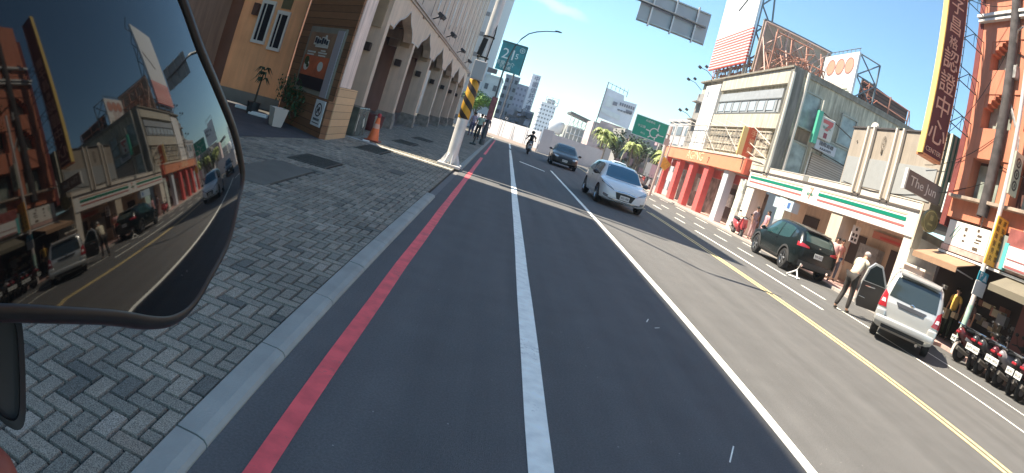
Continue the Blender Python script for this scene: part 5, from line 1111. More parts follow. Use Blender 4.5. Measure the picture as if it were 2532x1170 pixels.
# ---- orange and red shop
ofc = M('orange_fascia', (.74, .30, .17), .5, var=.05)
redc = M('red_column', (.70, .13, .12), .5, var=.08)
t = thing('orange_fascia_shop', 'shop with an orange fascia over red columns, left of the convenience store', 'shop', (14, 38, 0))
b = MB(); b.bbox(12.7, 13.2, 29.9, 46.3, 3.15, 3.98, .02); b.build('fascia', ofc, t)
b = MB(); b.box(12.66, 13.3, 29.8, 46.4, 3.98, 4.06); b.build('fascia_trim', M('trim_pale', (.70, .55, .45), .6), t)
b = MB(); b.box(12.68, 13.2, 29.55, 29.9, 3.15, 3.98); b.build('fascia_return', M('fascia_red', (.65, .12, .07), .5), t)
text('fascia_lettering', 'AGING', M('faded_cream', (.85, .62, .40), .5), t, (12.69, 38.6, 3.58), (0, -1, 0), (0, 0, 1), .85, .02, squash=1.35)
text('fascia_mark', '7', M('mark_dark', (.12, .08, .05), .5), t, (12.69, 35.7, 3.45), (0, -1, 0), (0, 0, 1), .6, .02)
b = MB(); b.box(13.2, 16, 29.9, 46.3, 3.1, 3.3); b.build('soffit', M('soffit_grey', (.30, .26, .24), .8), t)
for (y0, y1) in ((45.2, 46.3), (41.6, 42.8), (38.4, 39.6), (35.2, 36.4)):
    b = MB(); b.box(12.85, 13.25, y0 + .35, y1, .1, 3.14); b.build('column', redc, t)
b = MB(); b.box(12.85, 13.3, 32.0, 32.8, .1, 3.14); b.build('pale_column', M('pale_blue_column', (.60, .64, .70), .5), t)
b = MB(); b.box(13.5, 13.7, 29.9, 46.3, 2.55, 3.1); b.build('inner_band', redc, t)
b = MB()
for y in (43.2, 40.0, 36.8, 33.4): b.box(13.42, 13.49, y, y + 1.2, 2.75, 3.0)
b.each('inner_sign', M('inner_peach', (.75, .50, .35), .5), t)
b = MB(); b.box(14.6, 14.8, 29.9, 46.3, .1, 2.6); b.build('shopfront', M('shopfront_mixed', (.30, .24, .21), .5, var=.6, vs=2.2), t)
b = MB(); b.box(14.5, 14.6, 33.2, 35.1, .1, 2.3); b.box(14.5, 14.6, 29.9, 31.7, .1, 2.3); b.box(14.5, 14.6, 39.8, 40.6, .1, 1.4); b.each('dark_doorway', darkin, t)
b = MB(); b.box(14.4, 14.5, 43.2, 44.2, .1, 2.2); b.box(14.4, 14.5, 40.7, 41.4, 1.3, 2.3); b.box(14.3, 14.45, 33.9, 34.6, 1.1, 1.9); b.each('pale_poster', M('pale_poster', (.62, .66, .64), .5, var=.3, vs=6), t)
b = MB(); b.box(12.9, 13.4, 29.35, 30.1, .1, 2.9); b.build('corner_stand', M('poster_multicolour', (.58, .60, .55), .5, var=.6, vs=7), t)
t = thing('vertical_red_sign', 'upright red sign with a pale yellow edge above the orange fascia', 'sign', (12.6, 30.7, 5))
b = MB(); b.box(12.5, 13.3, 30.15, 30.3, 4.1, 5.75); b.build('face', M('sign_red_orange', (.70, .13, .06), .5), t)
b = MB(); b.box(12.2, 12.5, 30.15, 30.3, 4.1, 5.7); b.build('yellow_edge', M('edge_yellow', (.85, .62, .28), .5), t)
for k, ch in enumerate('手機館'): text('characters', ch, M('sign_gold', (.85, .5, .3), .4), t, (12.9, 30.14, 5.45 - k * .5), (1, 0, 0), (0, 0, 1), .42, .01)
t = thing('sign_scaffold', 'thin pale scaffold frame standing over the orange fascia', 'scaffold', (12.8, 38, 4))
b = MB()
for k in range(9): y = 30.6 + k * 1.85; b.tube([(12.75, y, 4.06), (12.75, y, 5.8)], .025, 4); b.tube([(12.75, y, 5.8), (12.2, y + .9, 6.0)], .02, 4)
b.tube([(12.75, 30.0, 5.8), (12.75, 46.2, 5.8)], .03, 4); b.tube([(12.75, 30.0, 4.9), (12.75, 46.2, 4.9)], .02, 4)
for k in range(4): y = 31 + k * 4.2; b.tube([(12.75, y, 4.1), (12.75, y + 3.7, 5.8)], .02, 4)
b.tube([(12.75, 30.0, 5.8), (13.0, 27.9, 5.0)], .025, 4); b.tube([(12.75, 30.0, 4.9), (13.0, 27.9, 4.2)], .025, 4); b.tube([(12.75, 30.0, 4.4), (13.0, 27.9, 3.9)], .025, 4)
b.build('tubes', M('scaffold_pale', (.45, .42, .38), .5, .3), t)

# ---- purple vertical sign and its brackets
t = thing('purple_vertical_sign', 'very tall narrow purple sign with cream brush characters and a bright yellow edge', 'sign', (11.3, 13, 5))
b = MB(); b.box(10.98, 11.78, 13.0, 13.22, 4.86, 13.2); b.build('face', M('sign_purple', (.085, .018, .032), .45, var=.1), t)
b = MB(); b.box(10.93, 10.975, 12.99, 13.24, 4.84, 13.2); b.build('yellow_edge', M('edge_bright_yellow', (.95, .68, .22), .4), t)
b = MB(); b.box(10.98, 11.8, 12.985, 13.32, 4.78, 4.86); b.box(11.78, 11.81, 12.985, 13.32, 4.78, 13.2); b.build('trim', M('trim_orange', (.6, .25, .12), .5), t)
gold = M('cream_lettering', (.60, .38, .30), .4)
for k, (ch, z, s_) in enumerate((('心', 5.55, .80), ('中', 6.35, .72), ('證', 7.1, .72), ('認', 7.85, .72), ('格', 8.45, .42), ('昌', 9.02, .62), ('子', 9.68, .62), ('親', 10.3, .6))):
    text('characters', ch, gold, t, (11.38, 12.99, z), (1, 0, 0), (0, 0, 1), s_, .02)
text('characters', 'CENTER', gold, t, (11.38, 12.99, 5.02), (1, 0, 0), (0, 0, 1), .19, .02)
t = thing('sign_bracket', 'dark angle iron brackets and ladder joining the purple sign to the red building', 'bracket', (12, 13.2, 8))
b = MB()
b.tube([(11.9, 13.15, 4.9), (11.9, 13.15, 12)], .018, 4); b.tube([(12.02, 13.15, 4.9), (12.02, 13.15, 12)], .018, 4)
for k in range(26): b.tube([(11.82, 13.15, 5.0 + k * .28), (12.02, 13.15, 5.0 + k * .28)], .016, 4)
for z in (6.2, 7.6, 9.0, 10.3):
    b.tube([(12.0, 13.2, z), (13.0, 13.2, z - .1)], .02, 4); b.tube([(12.0, 13.2, z + .45), (13.0, 13.2, z + .35)], .02, 4); b.tube([(12.0, 13.2, z), (12.5, 13.2, z + .4), (13.0, 13.2, z - .1)], .016, 4); b.tube([(12.5, 13.2, z - .05), (12.5, 13.2, z + .4)], .014, 4)
b.build('angle_iron', M('iron_green_black', (.035, .055, .055), .6), t)
for lb, x0, x1, y, z0, z1, m_, tx, sz in (('long grey hanging sign with looping white script beside the store', 11.46, 13.12, 14.0, 3.82, 4.42, M('sign_taupe', (.20, .165, .155), .5), 'The Jun', .42),):
    t = thing('hanging_sign', lb, 'sign', (12.3, 14.0, 4.1)); b = MB(); b.box(x0, x1, y, y + .12, z0, z1); b.build('panel', m_, t); b = MB(); b.box(x0 - .07, x0 - .003, y - .01, y + .13, z0 - .02, z1 + .02); b.build('white_edge', white, t)
    text('script', tx, M('script_white', (.68, .64, .62), .4), t, ((x0 + x1) / 2 - .05, y - .01, (z0 + z1) / 2), (1, 0, 0), (0, 0, 1), sz, .01)
t = thing('round_logo_sign', 'round olive green shop emblem on the cream wall under the grey hanging sign', 'sign', (12.88, 13.9, 3.2))
b = MB(); b.lathe([(0, 0), (.36, 0), (.36, .1), (0, .1)], (12.9, 13.9, 3.27), 'y', 24); b.build('disc', M('olive_disc', (.26, .24, .11), .4, var=.2, vs=6), t, auto=40)
b = MB()
for a in range(20):
    a0, a1 = a * PI / 10, (a + 1) * PI / 10; f = lambda q, e: (12.9 + q * math.cos(e), 13.893, 3.27 + q * math.sin(e)); b.quad(f(.33, a0), f(.33, a1), f(.30, a1), f(.30, a0))
b.box(12.83, 12.97, 13.885, 13.897, 3.30, 3.46); b.box(12.79, 13.01, 13.885, 13.897, 3.14, 3.2); b.build('emblem', M('emblem_gold', (.5, .45, .2), .5), t)
t = thing('striped_tin_wall', 'green and cream striped corrugated wall between the panelled storey and the red building', 'wall', (15, 14, 4))
b = MB(); b.box(13.05, 18, 14.05, 14.18, 3.9, 6.2); b.build('sheet', stripes('green_cream_sheet', (.58, .56, .44), (.06, .20, .15), (1, 0, 0), .2, .55, .5), t)
b = MB(); b.box(13.6, 18, 13.95, 14.2, 6.2, 6.3); b.build('capping', M('cap_green_grey', (.12, .17, .16), .6), t)
t = thing('white_pole_banner', 'narrow white banner strapped beside the grey hanging sign', 'banner', (12.9, 13.9, 4)); b = MB(); b.box(13.0, 13.25, 13.6, 13.66, 3.65, 4.6); b.build('banner', white, t)

# ---- red building
t = thing('red_building', 'terracotta red building with stepped window recesses at the right edge', 'building', (14, 9, 0))
rd = M('terracotta_render', (.60, .215, .125), .75, var=.08, vs=1.5, streak=.12)
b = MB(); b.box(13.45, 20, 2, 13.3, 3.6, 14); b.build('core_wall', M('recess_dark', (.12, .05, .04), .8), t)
b = MB(); b.box(13.0, 13.45, 12.75, 13.3, 3.6, 14)
for z0, z1 in ((3.6, 4.25), (5.5, 6.45), (7.55, 8.35), (9.35, 10.05), (10.3, 14)): b.box(13.0, 13.45, 2, 12.75, z0, z1)
b.build('facade', rd, t)
b = MB()
for z0, z1 in ((4.25, 5.5), (6.45, 7.55), (8.35, 9.35)):
    for k in range(5): b.box(13.03, 13.45, 11.35 - k * 2.2 - .55, 11.35 - k * 2.2, z0, z1); 
b.each('facade_pier', rd, t)
b = MB()
for z1 in (9.35, 7.55):
    for k in range(4): b.box(13.02, 13.4, 12.75 - (k + 1) * .16 - 0, 12.75 - k * .16, z1 - .42 + k * .12, z1); b.box(13.02, 13.4, 11.35 + k * .16, 11.35 + (k + 1) * .16, z1 - .42 + k * .12, z1)
b.each('stepped_head', rd, t)
for k in range(4):
    for z0, z1 in ((4.25, 5.5), (6.45, 7.55), (8.35, 9.3)):
        y1_ = 12.7 - k * 2.2; f = MB(); f.box(13.38, 13.44, y1_ - 1.3, y1_, z0 + .02, z1 - .1); fo = f.build('window', M('window_grey_pane', (.30, .34, .30), .15, var=.35, vs=3), t)
        f = MB(); f.box(13.33, 13.38, y1_ - .68, y1_ - .62, z0 + .02, z1 - .1); f.box(13.33, 13.38, y1_ - 1.3, y1_, z0 + .02, z0 + .08); f.build('mullion', M('mullion_pale', (.55, .55, .52), .5), fo)
b = MB(); b.box(12.85, 13.45, 2, 13.45, 10.05, 10.14); b.box(12.8, 13.45, 2, 13.5, 10.2, 10.3); b.box(12.85, 13.45, 2, 13.45, 11.0, 11.12); b.build('cornice', white, t)
b = MB(); b.box(12.75, 13.4, 2, 13.25, 4.16, 4.25); b.build('ledge', M('ledge_weathered', (.38, .30, .24), .8, var=.3, vs=5), t)
b = MB(); b.box(12.98, 13.3, 13.3, 13.55, 3.3, 13); b.build('shaded_return', M('terracotta_painted_shade', (.20, .045, .04), .8, var=.15), t)  # building edge in shade, the shade painted as a darker red
b = MB(); b.box(15.8, 16, 2, 13.2, .1, 3.6); b.box(13.2, 16, 13.1, 13.25, .1, 3.0); b.build('arcade_back', darkin, t)
b = MB(); b.box(13.3, 16, 2, 13.3, 3.2, 3.6); b.build('arcade_soffit', darkin, t)
for y in (8.7, 4.2):
    b = MB(); b.box(13.2, 13.75, y, y + .5, .1, 3.3); b.build('arcade_pillar', M('pillar_maroon', (.22, .07, .06), .6), t)
t = thing('menu_board', 'wide white menu sign with small drawings of food over the brown awning', 'sign', (12.9, 12, 3))
b = MB(); b.box(12.86, 12.98, 11.05, 12.95, 2.78, 3.5); b.build('panel', M('menu_white', (.80, .77, .72), .5), t)
b = MB(); rr = random.Random(2)
for (y, z, w_, h_) in ((12.1, 3.34, .12, .1), (12.1, 3.16, .1, .06), (12.1, 3.0, .12, .05), (11.55, 3.4, .1, .08), (11.45, 3.26, .2, .06), (11.45, 3.14, .26, .04), (11.5, 3.06, .22, .03), (11.5, 2.88, .24, .09)):
    b.box(12.852, 12.86, y - w_ / 2, y + w_ / 2, z - h_ / 2, z + h_ / 2)
b.each('drawing', M('menu_ink', (.10, .07, .05), .6), t)
b = MB(); b.obox((12.855, 12.6, 3.2), (.008, .03, .5), (.6, 0, 0)); b.obox((12.855, 12.5, 3.15), (.008, .02, .5), (.6, 0, 0)); b.build('chopsticks', M('chopstick_green', (.12, .3, .25), .5), t)
b = MB(); b.box(12.84, 12.98, 9.0, 13.0, 2.60, 2.76); b.build('lower_strip', M('strip_salmon', (.50, .34, .30), .6, var=.4, vs=3), t)
b = MB(); b.box(12.80, 12.98, 9.0, 13.05, 2.5, 2.56); b.build('strip_edge', white, t)
t = thing('white_shop_sign', 'white backlit style sign with a teal side at the far right edge', 'sign', (12.9, 9.8, 3))
b = MB(); b.box(12.7, 12.9, 7.0, 10.05, 2.66, 3.25); b.build('panel', M('panel_bright', (.80, .78, .76), .4), t)
b = MB(); b.box(12.68, 12.9, 10.05, 10.2, 2.6, 3.3); b.build('teal_edge', M('edge_teal', (.12, .48, .48), .4), t)
b = MB(); b.box(12.69, 12.7, 7.0, 10.0, 2.9, 2.93); b.box(12.69, 12.7, 7.0, 10.0, 2.68, 2.74); b.build('print_lines', M('print_maroon', (.35, .12, .12), .5), t)
b = MB(); b.box(12.75, 12.95, 7.0, 10.2, 3.25, 3.7); b.build('upper_band', M('band_maroon', (.30, .09, .08), .6, var=.3, vs=4), t)
b = MB(); b.box(12.9, 13.2, 2, 9.8, 3.7, 4.2); b.box(12.86, 12.9, 10.2, 11.05, 2.7, 3.5); b.build('grey_panel', M('grey_green_panel', (.28, .30, .27), .6), t)
for nm, lb, y0, y1, x0, z0, col_ in (('awning', 'brown canvas awning below the white menu sign', 11.2, 13.3, 12.0, 2.05, (.34, .21, .13)), ('awning', 'olive grey canvas awning over the parked scooters at the right edge', 5.5, 9.9, 12.15, 1.98, (.17, .15, .11))):
    t = thing(nm, lb, 'awning', (12.5, y0, 2.2), group='awnings of the red building')
    b = MB(); b.prism([(12.98, y0, 2.5), (x0, y0, z0 + .14), (x0, y1, z0 + .14), (12.98, y1, 2.5)], (0, 0, .03)); b.build('canvas', M('canvas_%d' % int(col_[0] * 100), col_, .8, var=.08), t)
    b = MB(); b.box(x0 - .01, x0 + .015, y0, y1, z0, z0 + .15); b.build('valance', M('canvas_%d' % int(col_[0] * 100), col_, .8, var=.08), t)
    b = MB(); b.tube([(12.98, y0 + .1, 2.1), (x0, y0 + .1, z0 + .1)], .02, 5); b.tube([(12.98, y1 - .1, 2.1), (x0, y1 - .1, z0 + .1)], .02, 5); b.each('arm', steel, t)
t = thing('white_kiosk_panel', 'tall pink white side panel standing right behind the silver minivan', 'partition', (13, 14.8, 0))
b = MB(); b.box(13.0, 13.12, 13.6, 14.6, .1, 1.75); b.build('panel', M('pink_white_panel', (.78, .68, .62), .5), t)
b = MB(); b.box(12.9, 13.4, 13.4, 14.7, 1.75, 1.82); b.build('shelf_top', M('shelf_cream', (.7, .66, .58), .5), t)
t = thing('shop_clutter', 'crates and bowls stacked in the shaded stall under the brown awning', 'stall goods', (14.5, 12, .1))
b = MB(); rr = random.Random(12)
for k in range(26):
    x, y, z = rr.uniform(13.4, 15.5), rr.uniform(9.2, 13.0), rr.uniform(.1, 1.6); b.bbox(x, x + rr.uniform(.15, .4), y, y + rr.uniform(.15, .4), z, z + rr.uniform(.1, .3), .01, rr.randrange(3))
b.each('goods', [M('goods_a', (.30, .12, .08), .6), M('goods_b', (.22, .22, .22), .5), M('goods_c', (.35, .3, .2), .6)], t)

# ---- poles and street signs on the right
t = thing('pink_utility_pole', 'slim pink and white street pole carrying the parking sign among the scooters', 'utility pole', (12.56, 10.65, .1))
b = MB(); b.lathe([(.085, 0), (.08, 2.5), (.07, 8)], (12.56, 10.65, .1), n=14); b.build('shaft', M('pole_pink', (.74, .66, .63), .5, var=.1, vs=3), t, auto=40)
b = MB(); b.lathe([(.09, .45), (.09, 1.35)], (12.56, 10.65, .1), n=14); b.build('green_band', M('pole_mint', (.45, .62, .52), .5, var=.3, vs=6), t, auto=40)
t = thing('parking_sign', 'white sign plate headed by a blue letter P on the pink pole', 'sign', (12.5, 10.55, 2))
b = MB(); b.box(12.28, 12.82, 10.53, 10.56, 1.72, 2.10); b.build('plate', signw, t)
b = MB(); b.box(12.30, 12.78, 10.53, 10.56, 2.11, 2.36); b.build('blue_plate', M('sign_blue', (.05, .30, .40), .4), t)
text('letter', 'P', signw, t, (12.43, 10.522, 2.23), (1, 0, 0), (0, 0, 1), .26, .008)
b = MB(); b.prism([(12.55, 10.527, 2.14), (12.75, 10.527, 2.14), (12.65, 10.527, 2.32)], (0, -.004, 0)); b.build('arrow', signw, t)
t = thing('orange_vertical_sign', 'upright orange yellow sign with two columns of small black characters on the pink pole', 'sign', (12.6, 10.5, 3.2))
b = MB(); b.prism([(12.34, 10.50, 2.58), (12.92, 10.50, 2.58), (12.96, 10.50, 3.88), (12.42, 10.50, 3.88)], (0, .05, 0)); b.build('panel', M('sign_amber', (.88, .42, .05), .4), t)
for c_, (x, s_) in enumerate(((12.53, '家庭美髮男女'), (12.79, '燙染護剪專業'))):
    for k, ch in enumerate(s_): text('characters', ch, M('sign_brown_ink', (.16, .06, .01), .5), t, (x, 10.492, 3.74 - k * .195), (1, 0, 0), (0, 0, 1), .16, .006)
t = thing('dark_utility_pole', 'dark grey utility pole with cables rising in front of the red building', 'utility pole', (12.95, 11.6, .1))
b = MB(); b.lathe([(.19, 3.8), (.18, 7), (.17, 13)], (12.86, 11.6, 0), n=16); b.build('shaft', M('dark_concrete_pole', (.075, .065, .065), .8, var=.4, vs=5), t, auto=40)
b = MB(); b.tube([(12.98, 11.6, 7.4), (13.0, 10.9, 6.2), (13.1, 10.7, 4.9)], .05, 6); b.tube([(12.98, 11.6, 9.0), (12.6, 11.2, 9.4), (12.4, 10.8, 9.4)], .03, 6); b.tube([(12.9, 11.55, 3), (12.85, 11.55, 12)], .02, 5); b.obox((12.9, 11.4, 8.2), (.2, .2, .4)); b.build('fittings', M('fitting_grey', (.30, .29, .28), .6, var=.4, vs=6), t)
t = thing('three_ring_sign', 'upright grey green sign with three dark rings beside the dark utility pole', 'sign', (12.7, 10.5, 5.2))
b = MB(); b.box(12.55, 12.97, 10.5, 10.6, 4.55, 5.73); b.build('panel', M('ring_panel', (.42, .44, .36), .5), t)
b = MB()
for z in (5.46, 5.14, 4.82):
    b = MB()
    for a in range(16):
        a0, a1 = a * PI / 8, (a + 1) * PI / 8; f = lambda q, e: (12.76 + q * math.cos(e), 10.493, z + q * 1.1 * math.sin(e)); b.quad(f(.13, a0), f(.13, a1), f(.08, a1), f(.08, a0))
    b.box(12.73, 12.79, 10.488, 10.496, z - .05, z + .05); b.build('ring', M('ring_dark', (.05, .05, .05), .5), t)
t = thing('leafy_branch', 'green tree branch hanging in at the top right edge', 'tree', (13, 9, 7)); b = MB(); b.tube([(14.2, 9, 5.4), (13.4, 9.6, 7.4), (13.0, 10.4, 8.2)], .04, 5); b.build('bough', M('bark_grey', (.18, .15, .12), .9), t)
b = MB(); rr = random.Random(21)
for k in range(260):
    c = Vector((rr.gauss(13.3, .25), rr.gauss(10.2, .4), rr.gauss(7.9, .6))); d = Vector((rr.uniform(-1, 1), rr.uniform(-1, 1), rr.uniform(-1, .6))).normalized(); s_ = d.cross(Vector((.3, .5, .8))).normalized() * .04; b.quad(c, c + d * .07 + s_, c + d * .16, c + d * .07 - s_)
b.build('leaves', M('tree_leaf_light', (.10, .19, .06), .6, var=.3, vs=8), t)
t = thing('overhead_cable', 'thin black cables slung across the red building front', 'cable', (12.6, 12, 6), group='cables on the right')
b = MB()
for (a, c, s_) in (((12.98, 11.6, 9.6), (12.4, 13.6, 6.0), .4), ((12.98, 11.6, 6.4), (12.9, 15, 5.0), .3), ((12.98, 11.6, 4.9), (13.0, 20, 3.9), .5), ((12.98, 11.6, 10.6), (12.0, 13.2, 10.4), .2), ((12.98, 11.6, 5.4), (12.9, 6, 5.2), .3)):
    a, c = Vector(a), Vector(c); b.tube([a.lerp(c, q / 8) - EZ * s_ * 4 * (q / 8) * (1 - q / 8) for q in range(9)], .012, 4)
b.build('wires', blackpl, t)
# ------------------------------------------------------------------ far end of the street
hw_ = M('hoarding_white', (.78, .76, .78), .5, var=.03)
t = thing('white_hoarding', 'bright white construction hoarding closing the end of the road', 'hoarding', (0, 56, 0))
b = MB(); A_, B_ = Vector((-3.2, 62.5, 0)), Vector((3.2, 54.5, 0)); b.prism([A_, B_, B_ + EZ * 1.85, A_ + EZ * 1.85], (.03, .04, 0)); b.build('panel', hw_, t)
b = MB()
for k in range(6): c = A_.lerp(B_, k / 5.0); b.prism([c + Vector((-.08, -.06, 0)), c + Vector((.0, -.14, 0)), c + Vector((.0, -.14, 1.9)), c + Vector((-.08, -.06, 1.9))], (-.02, -.02, 0))
b.each('rib', M('hoarding_rib', (.55, .54, .58), .5), t)
t = thing('grey_hoarding', 'grey shaded construction hoarding angled away right of the white one', 'hoarding', (5, 55, 0))
b = MB(); b.box(3.3, 4.3, 54.2, 54.3, 0, 2.25); b.prism([(4.3, 54.3, 0), (9.5, 56.5, 0), (9.5, 56.5, 2.0), (4.3, 54.3, 2.0)], (0, .06, 0)); b.build('panel', M('hoarding_grey', (.62, .61, .64), .5, var=.04), t)
t = thing('round_prohibition_sign', 'small round white sign with a dark ring above the white hoarding', 'sign', (-.3, 58, 2)); b = MB(); b.lathe([(.0, 0), (.24, 0), (.24, .03), (0, .03)], (-.25, 57.6, 2.15), 'y', 18); b.build('disc', signw, t)
b = MB(); b.tube([(-.25, 57.65, .0), (-.25, 57.65, 2.0)], .03, 6); b.build('post', steel, t)
b = MB()
for a in range(16):
    a0, a1 = a * PI / 8, (a + 1) * PI / 8; f = lambda q, e: (-.25 + q * math.cos(e), 57.59, 2.15 + q * math.sin(e)); b.quad(f(.24, a0), f(.24, a1), f(.17, a1), f(.17, a0))
b.obox((-.25, 57.585, 2.15), (.06, .01, .34), (0, .5, 0)); b.build('ring', M('sign_black', (.03, .03, .035), .6), t)
t = thing('barrier_rail', 'low pale barrier along the foot of the white hoarding', 'barrier', (0, 54, 0)); b = MB(); b.prism([(-2.3, 60.0, 0), (3.1, 53.6, 0), (3.1, 53.6, .28), (-2.3, 60.0, .28)], (.1, .1, 0)); b.build('rail', M('barrier_tan', (.55, .46, .42), .7), t)

def tower(name, label, x0, x1, y0, y1, z0, z1, wall, rows, cols, group=None, win=(.08, .09, .11), frac=.62):
    t = thing(name, label, 'building', ((x0 + x1) / 2, y0, z0), group=group); b = MB(); b.box(x0, x1, y0, y1, z0, z1); b.build('wall', wall, t)
    b = MB(); dx = (x1 - x0) / cols; dz = (z1 - z0) / rows; dy = (y1 - y0) / cols
    for i in range(cols):
        for j in range(rows):
            b.box(x0 + dx * (i + .5 - frac / 2), x0 + dx * (i + .5 + frac / 2), y0 - .04, y0, z0 + dz * (j + .25), z0 + dz * (j + .25 + frac * .8))
            b.box(x0 - .04, x0, y0 + dy * (i + .5 - frac / 2), y0 + dy * (i + .5 + frac / 2), z0 + dz * (j + .25), z0 + dz * (j + .25 + frac * .8))
    b.each('window', M('far_window_%d' % int(win[0] * 100), win, .2), t)
    b = MB(); b.box(x0 - .1, x1 + .1, y0 - .1, y1, z1, z1 + .25); b.build('parapet', wall, t); return t
tower('grey_slab_tower', 'plain grey slab building rising beyond the arcade building', -18, -4.6, 66, 88, 0, 22, M('slab_grey', (.52, .53, .54), .8, streak=.1), 9, 5, win=(.2, .21, .23), frac=.25)
tower('white_low_building', 'small white building behind the green tree at the street end', -7.0, -2.4, 77, 84, 0, 7.0, M('low_white', (.75, .77, .74), .7, var=.15, vs=.8), 3, 4, win=(.15, .16, .18), frac=.4)
t = tower('dark_glass_block', 'dark grey stepped office block below the teal sign', -2.3, -.3, 88, 96, 0, 8.6, M('office_grey', (.36, .37, .41), .6, var=.2, vs=.6), 7, 3, win=(.07, .08, .1))
tower('pale_office_block', 'pale lilac office block right of the dark stepped one', -.4, 1.35, 92, 99, 0, 8.0, M('office_lilac', (.46, .45, .53), .6), 9, 3, win=(.25, .25, .32), frac=.5)
t = thing('white_sign_tower', 'bright white tower with a column of dark characters down its side', 'building', (2.1, 96, 0)); b = MB(); b.box(1.45, 2.9, 96, 100, 0, 10.8); b.build('wall', M('tower_white', (.82, .82, .84), .5), t)
for k in range(8): text('characters', '中國信託大樓銀行'[k], M('tower_ink', (.16, .17, .24), .6), t, (2.35, 95.95, 10.1 - k * 1.0), (1, 0, 0), (0, 0, 1), .95, .05)
t = thing('cluttered_low_block', 'cluttered grey low block just above the white hoarding', 'building', (1.6, 86, 0)); b = MB(); rr = random.Random(31)
for k in range(26): x = rr.uniform(-.6, 2.6); z = rr.uniform(.5, 4.0); b.box(x, x + rr.uniform(.3, .9), 84.9 - k * .03, 85.5, z, z + rr.uniform(.3, .9), rr.randrange(3))
b.box(-.6, 3.2, 85.6, 86, 0, 4.4, 1)
b.each('facade', [M('clut_a', (.30, .30, .35), .6), M('clut_b', (.42, .41, .44), .6), M('clut_c', (.13, .14, .17), .5)], t)
# big teal sign, its posts
t = thing('teal_billboard', 'large teal sign with a big white numeral two behind the curved street lamp', 'billboard', (-1.6, 60, 7))
b = MB(); b.box(-2.95, -.42, 60.0, 60.25, 6.75, 9.65); b.build('face', M('teal_face', (.02, .22, .27), .4, var=.35, vs=.9), t)
b = MB(); b.box(-3.0, -.38, 60.05, 60.3, 9.65, 9.85); b.box(-.42, -.3, 59.98, 60.3, 6.7, 9.8); b.build('edge', M('teal_edge_dark', (.03, .10, .11), .5), t)
teal_w = M('teal_sign_ink', (.62, .75, .78), .4)
text('numeral', '21', teal_w, t, (-1.95, 59.98, 8.5), (1, 0, 0), (0, 0, 1), 1.55, .02)
text('letters', '世紀', teal_w, t, (-1.02, 59.98, 8.3), (0, 0, 1), (-1, 0, 0), .5, .02) if 0 else text('letters', '5', teal_w, t, (-1.15, 59.98, 8.5), (1, 0, 0), (0, 0, 1), .8, .02)
text('caption', '房屋仲介', teal_w, t, (-2.1, 59.98, 7.52), (1, 0, 0), (0, 0, 1), .5, .02)
text('caption', '不動產', teal_w, t, (-2.0, 59.98, 7.08), (1, 0, 0), (0, 0, 1), .42, .02)
b = MB()
for a in range(18):
    a0, a1 = a * PI / 9, (a + 1) * PI / 9; f = lambda q, e: (-.78 + q * math.cos(e), 59.97, 9.28 + q * math.sin(e)); b.quad(f(.27, a0), f(.27, a1), f(.22, a1), f(.22, a0))
b.box(-.80, -.76, 59.96, 59.99, 9.12, 9.44); b.box(-.92, -.64, 59.96, 59.99, 9.28, 9.32); b.box(-.87, -.69, 59.96, 59.99, 9.18, 9.21); b.build('emblem', teal_w, t)
b = MB(); b.tube([(-.9, 60.3, 0), (-.9, 60.3, 6.8)], .09, 8); b.box(-3.6, -2.6, 60.2, 60.4, 6.2, 6.7); b.build('post', M('post_dark', (.13, .14, .16), .6), t)
# curved street lamp
t = thing('curved_street_lamp', 'slim dark street lamp whose arm curves out over the road', 'street lamp', (-1.1, 34, .05))
b = MB(); pts = [(-1.1, 34, .05), (-1.12, 34, 2.0), (-1.15, 34, 4.4)]; b.tube(pts, [.075, .06, .05], 10)
arc = [(-1.15, 34, 4.4), (-1.08, 34, 5.4), (-.93, 34, 6.1), (-.72, 34, 6.62), (-.40, 34, 7.05), (.0, 34, 7.3), (.5, 34, 7.5), (1.15, 34, 7.68)]; b.tube(arc, [.05, .045, .04, .04, .035, .035, .03, .03], 8); b.build('post', M('lamp_post_dark', (.10, .13, .14), .5, .3), t, auto=50)
b = MB(); b.ball((1.2, 34, 7.70), .1, 6, sc_=(2.2, .9, .5)); b.build('lamp_head', M('lamp_head_dark', (.08, .1, .11), .5), t, smooth=True)
b = MB(); b.bbox(-1.28, -.94, 33.8, 34.0, 1.55, 2.9, .02); b.build('notice', M('lamp_banner', (.33, .13, .13), .6, var=.5, vs=5), t)
b = MB(); b.lathe([(.16, 0), (.15, .3), (.08, .34)], (-1.1, 34, .05), n=12); b.build('base', M('lamp_post_dark', (.10, .13, .14), .5, .3), t)
t = thing('pavement_bollard_cluster', 'dark low stand at the foot of the curved street lamp', 'stand', (-1.5, 31, .05)); b = MB(); b.tube([(-1.45, 31.2, .06), (-1.35, 31.3, .9)], .05, 6); b.bbox(-1.62, -1.28, 31.0, 31.3, .05, .14, .02); b.build('stand', M('stand_dark', (.05, .07, .07), .6), t)

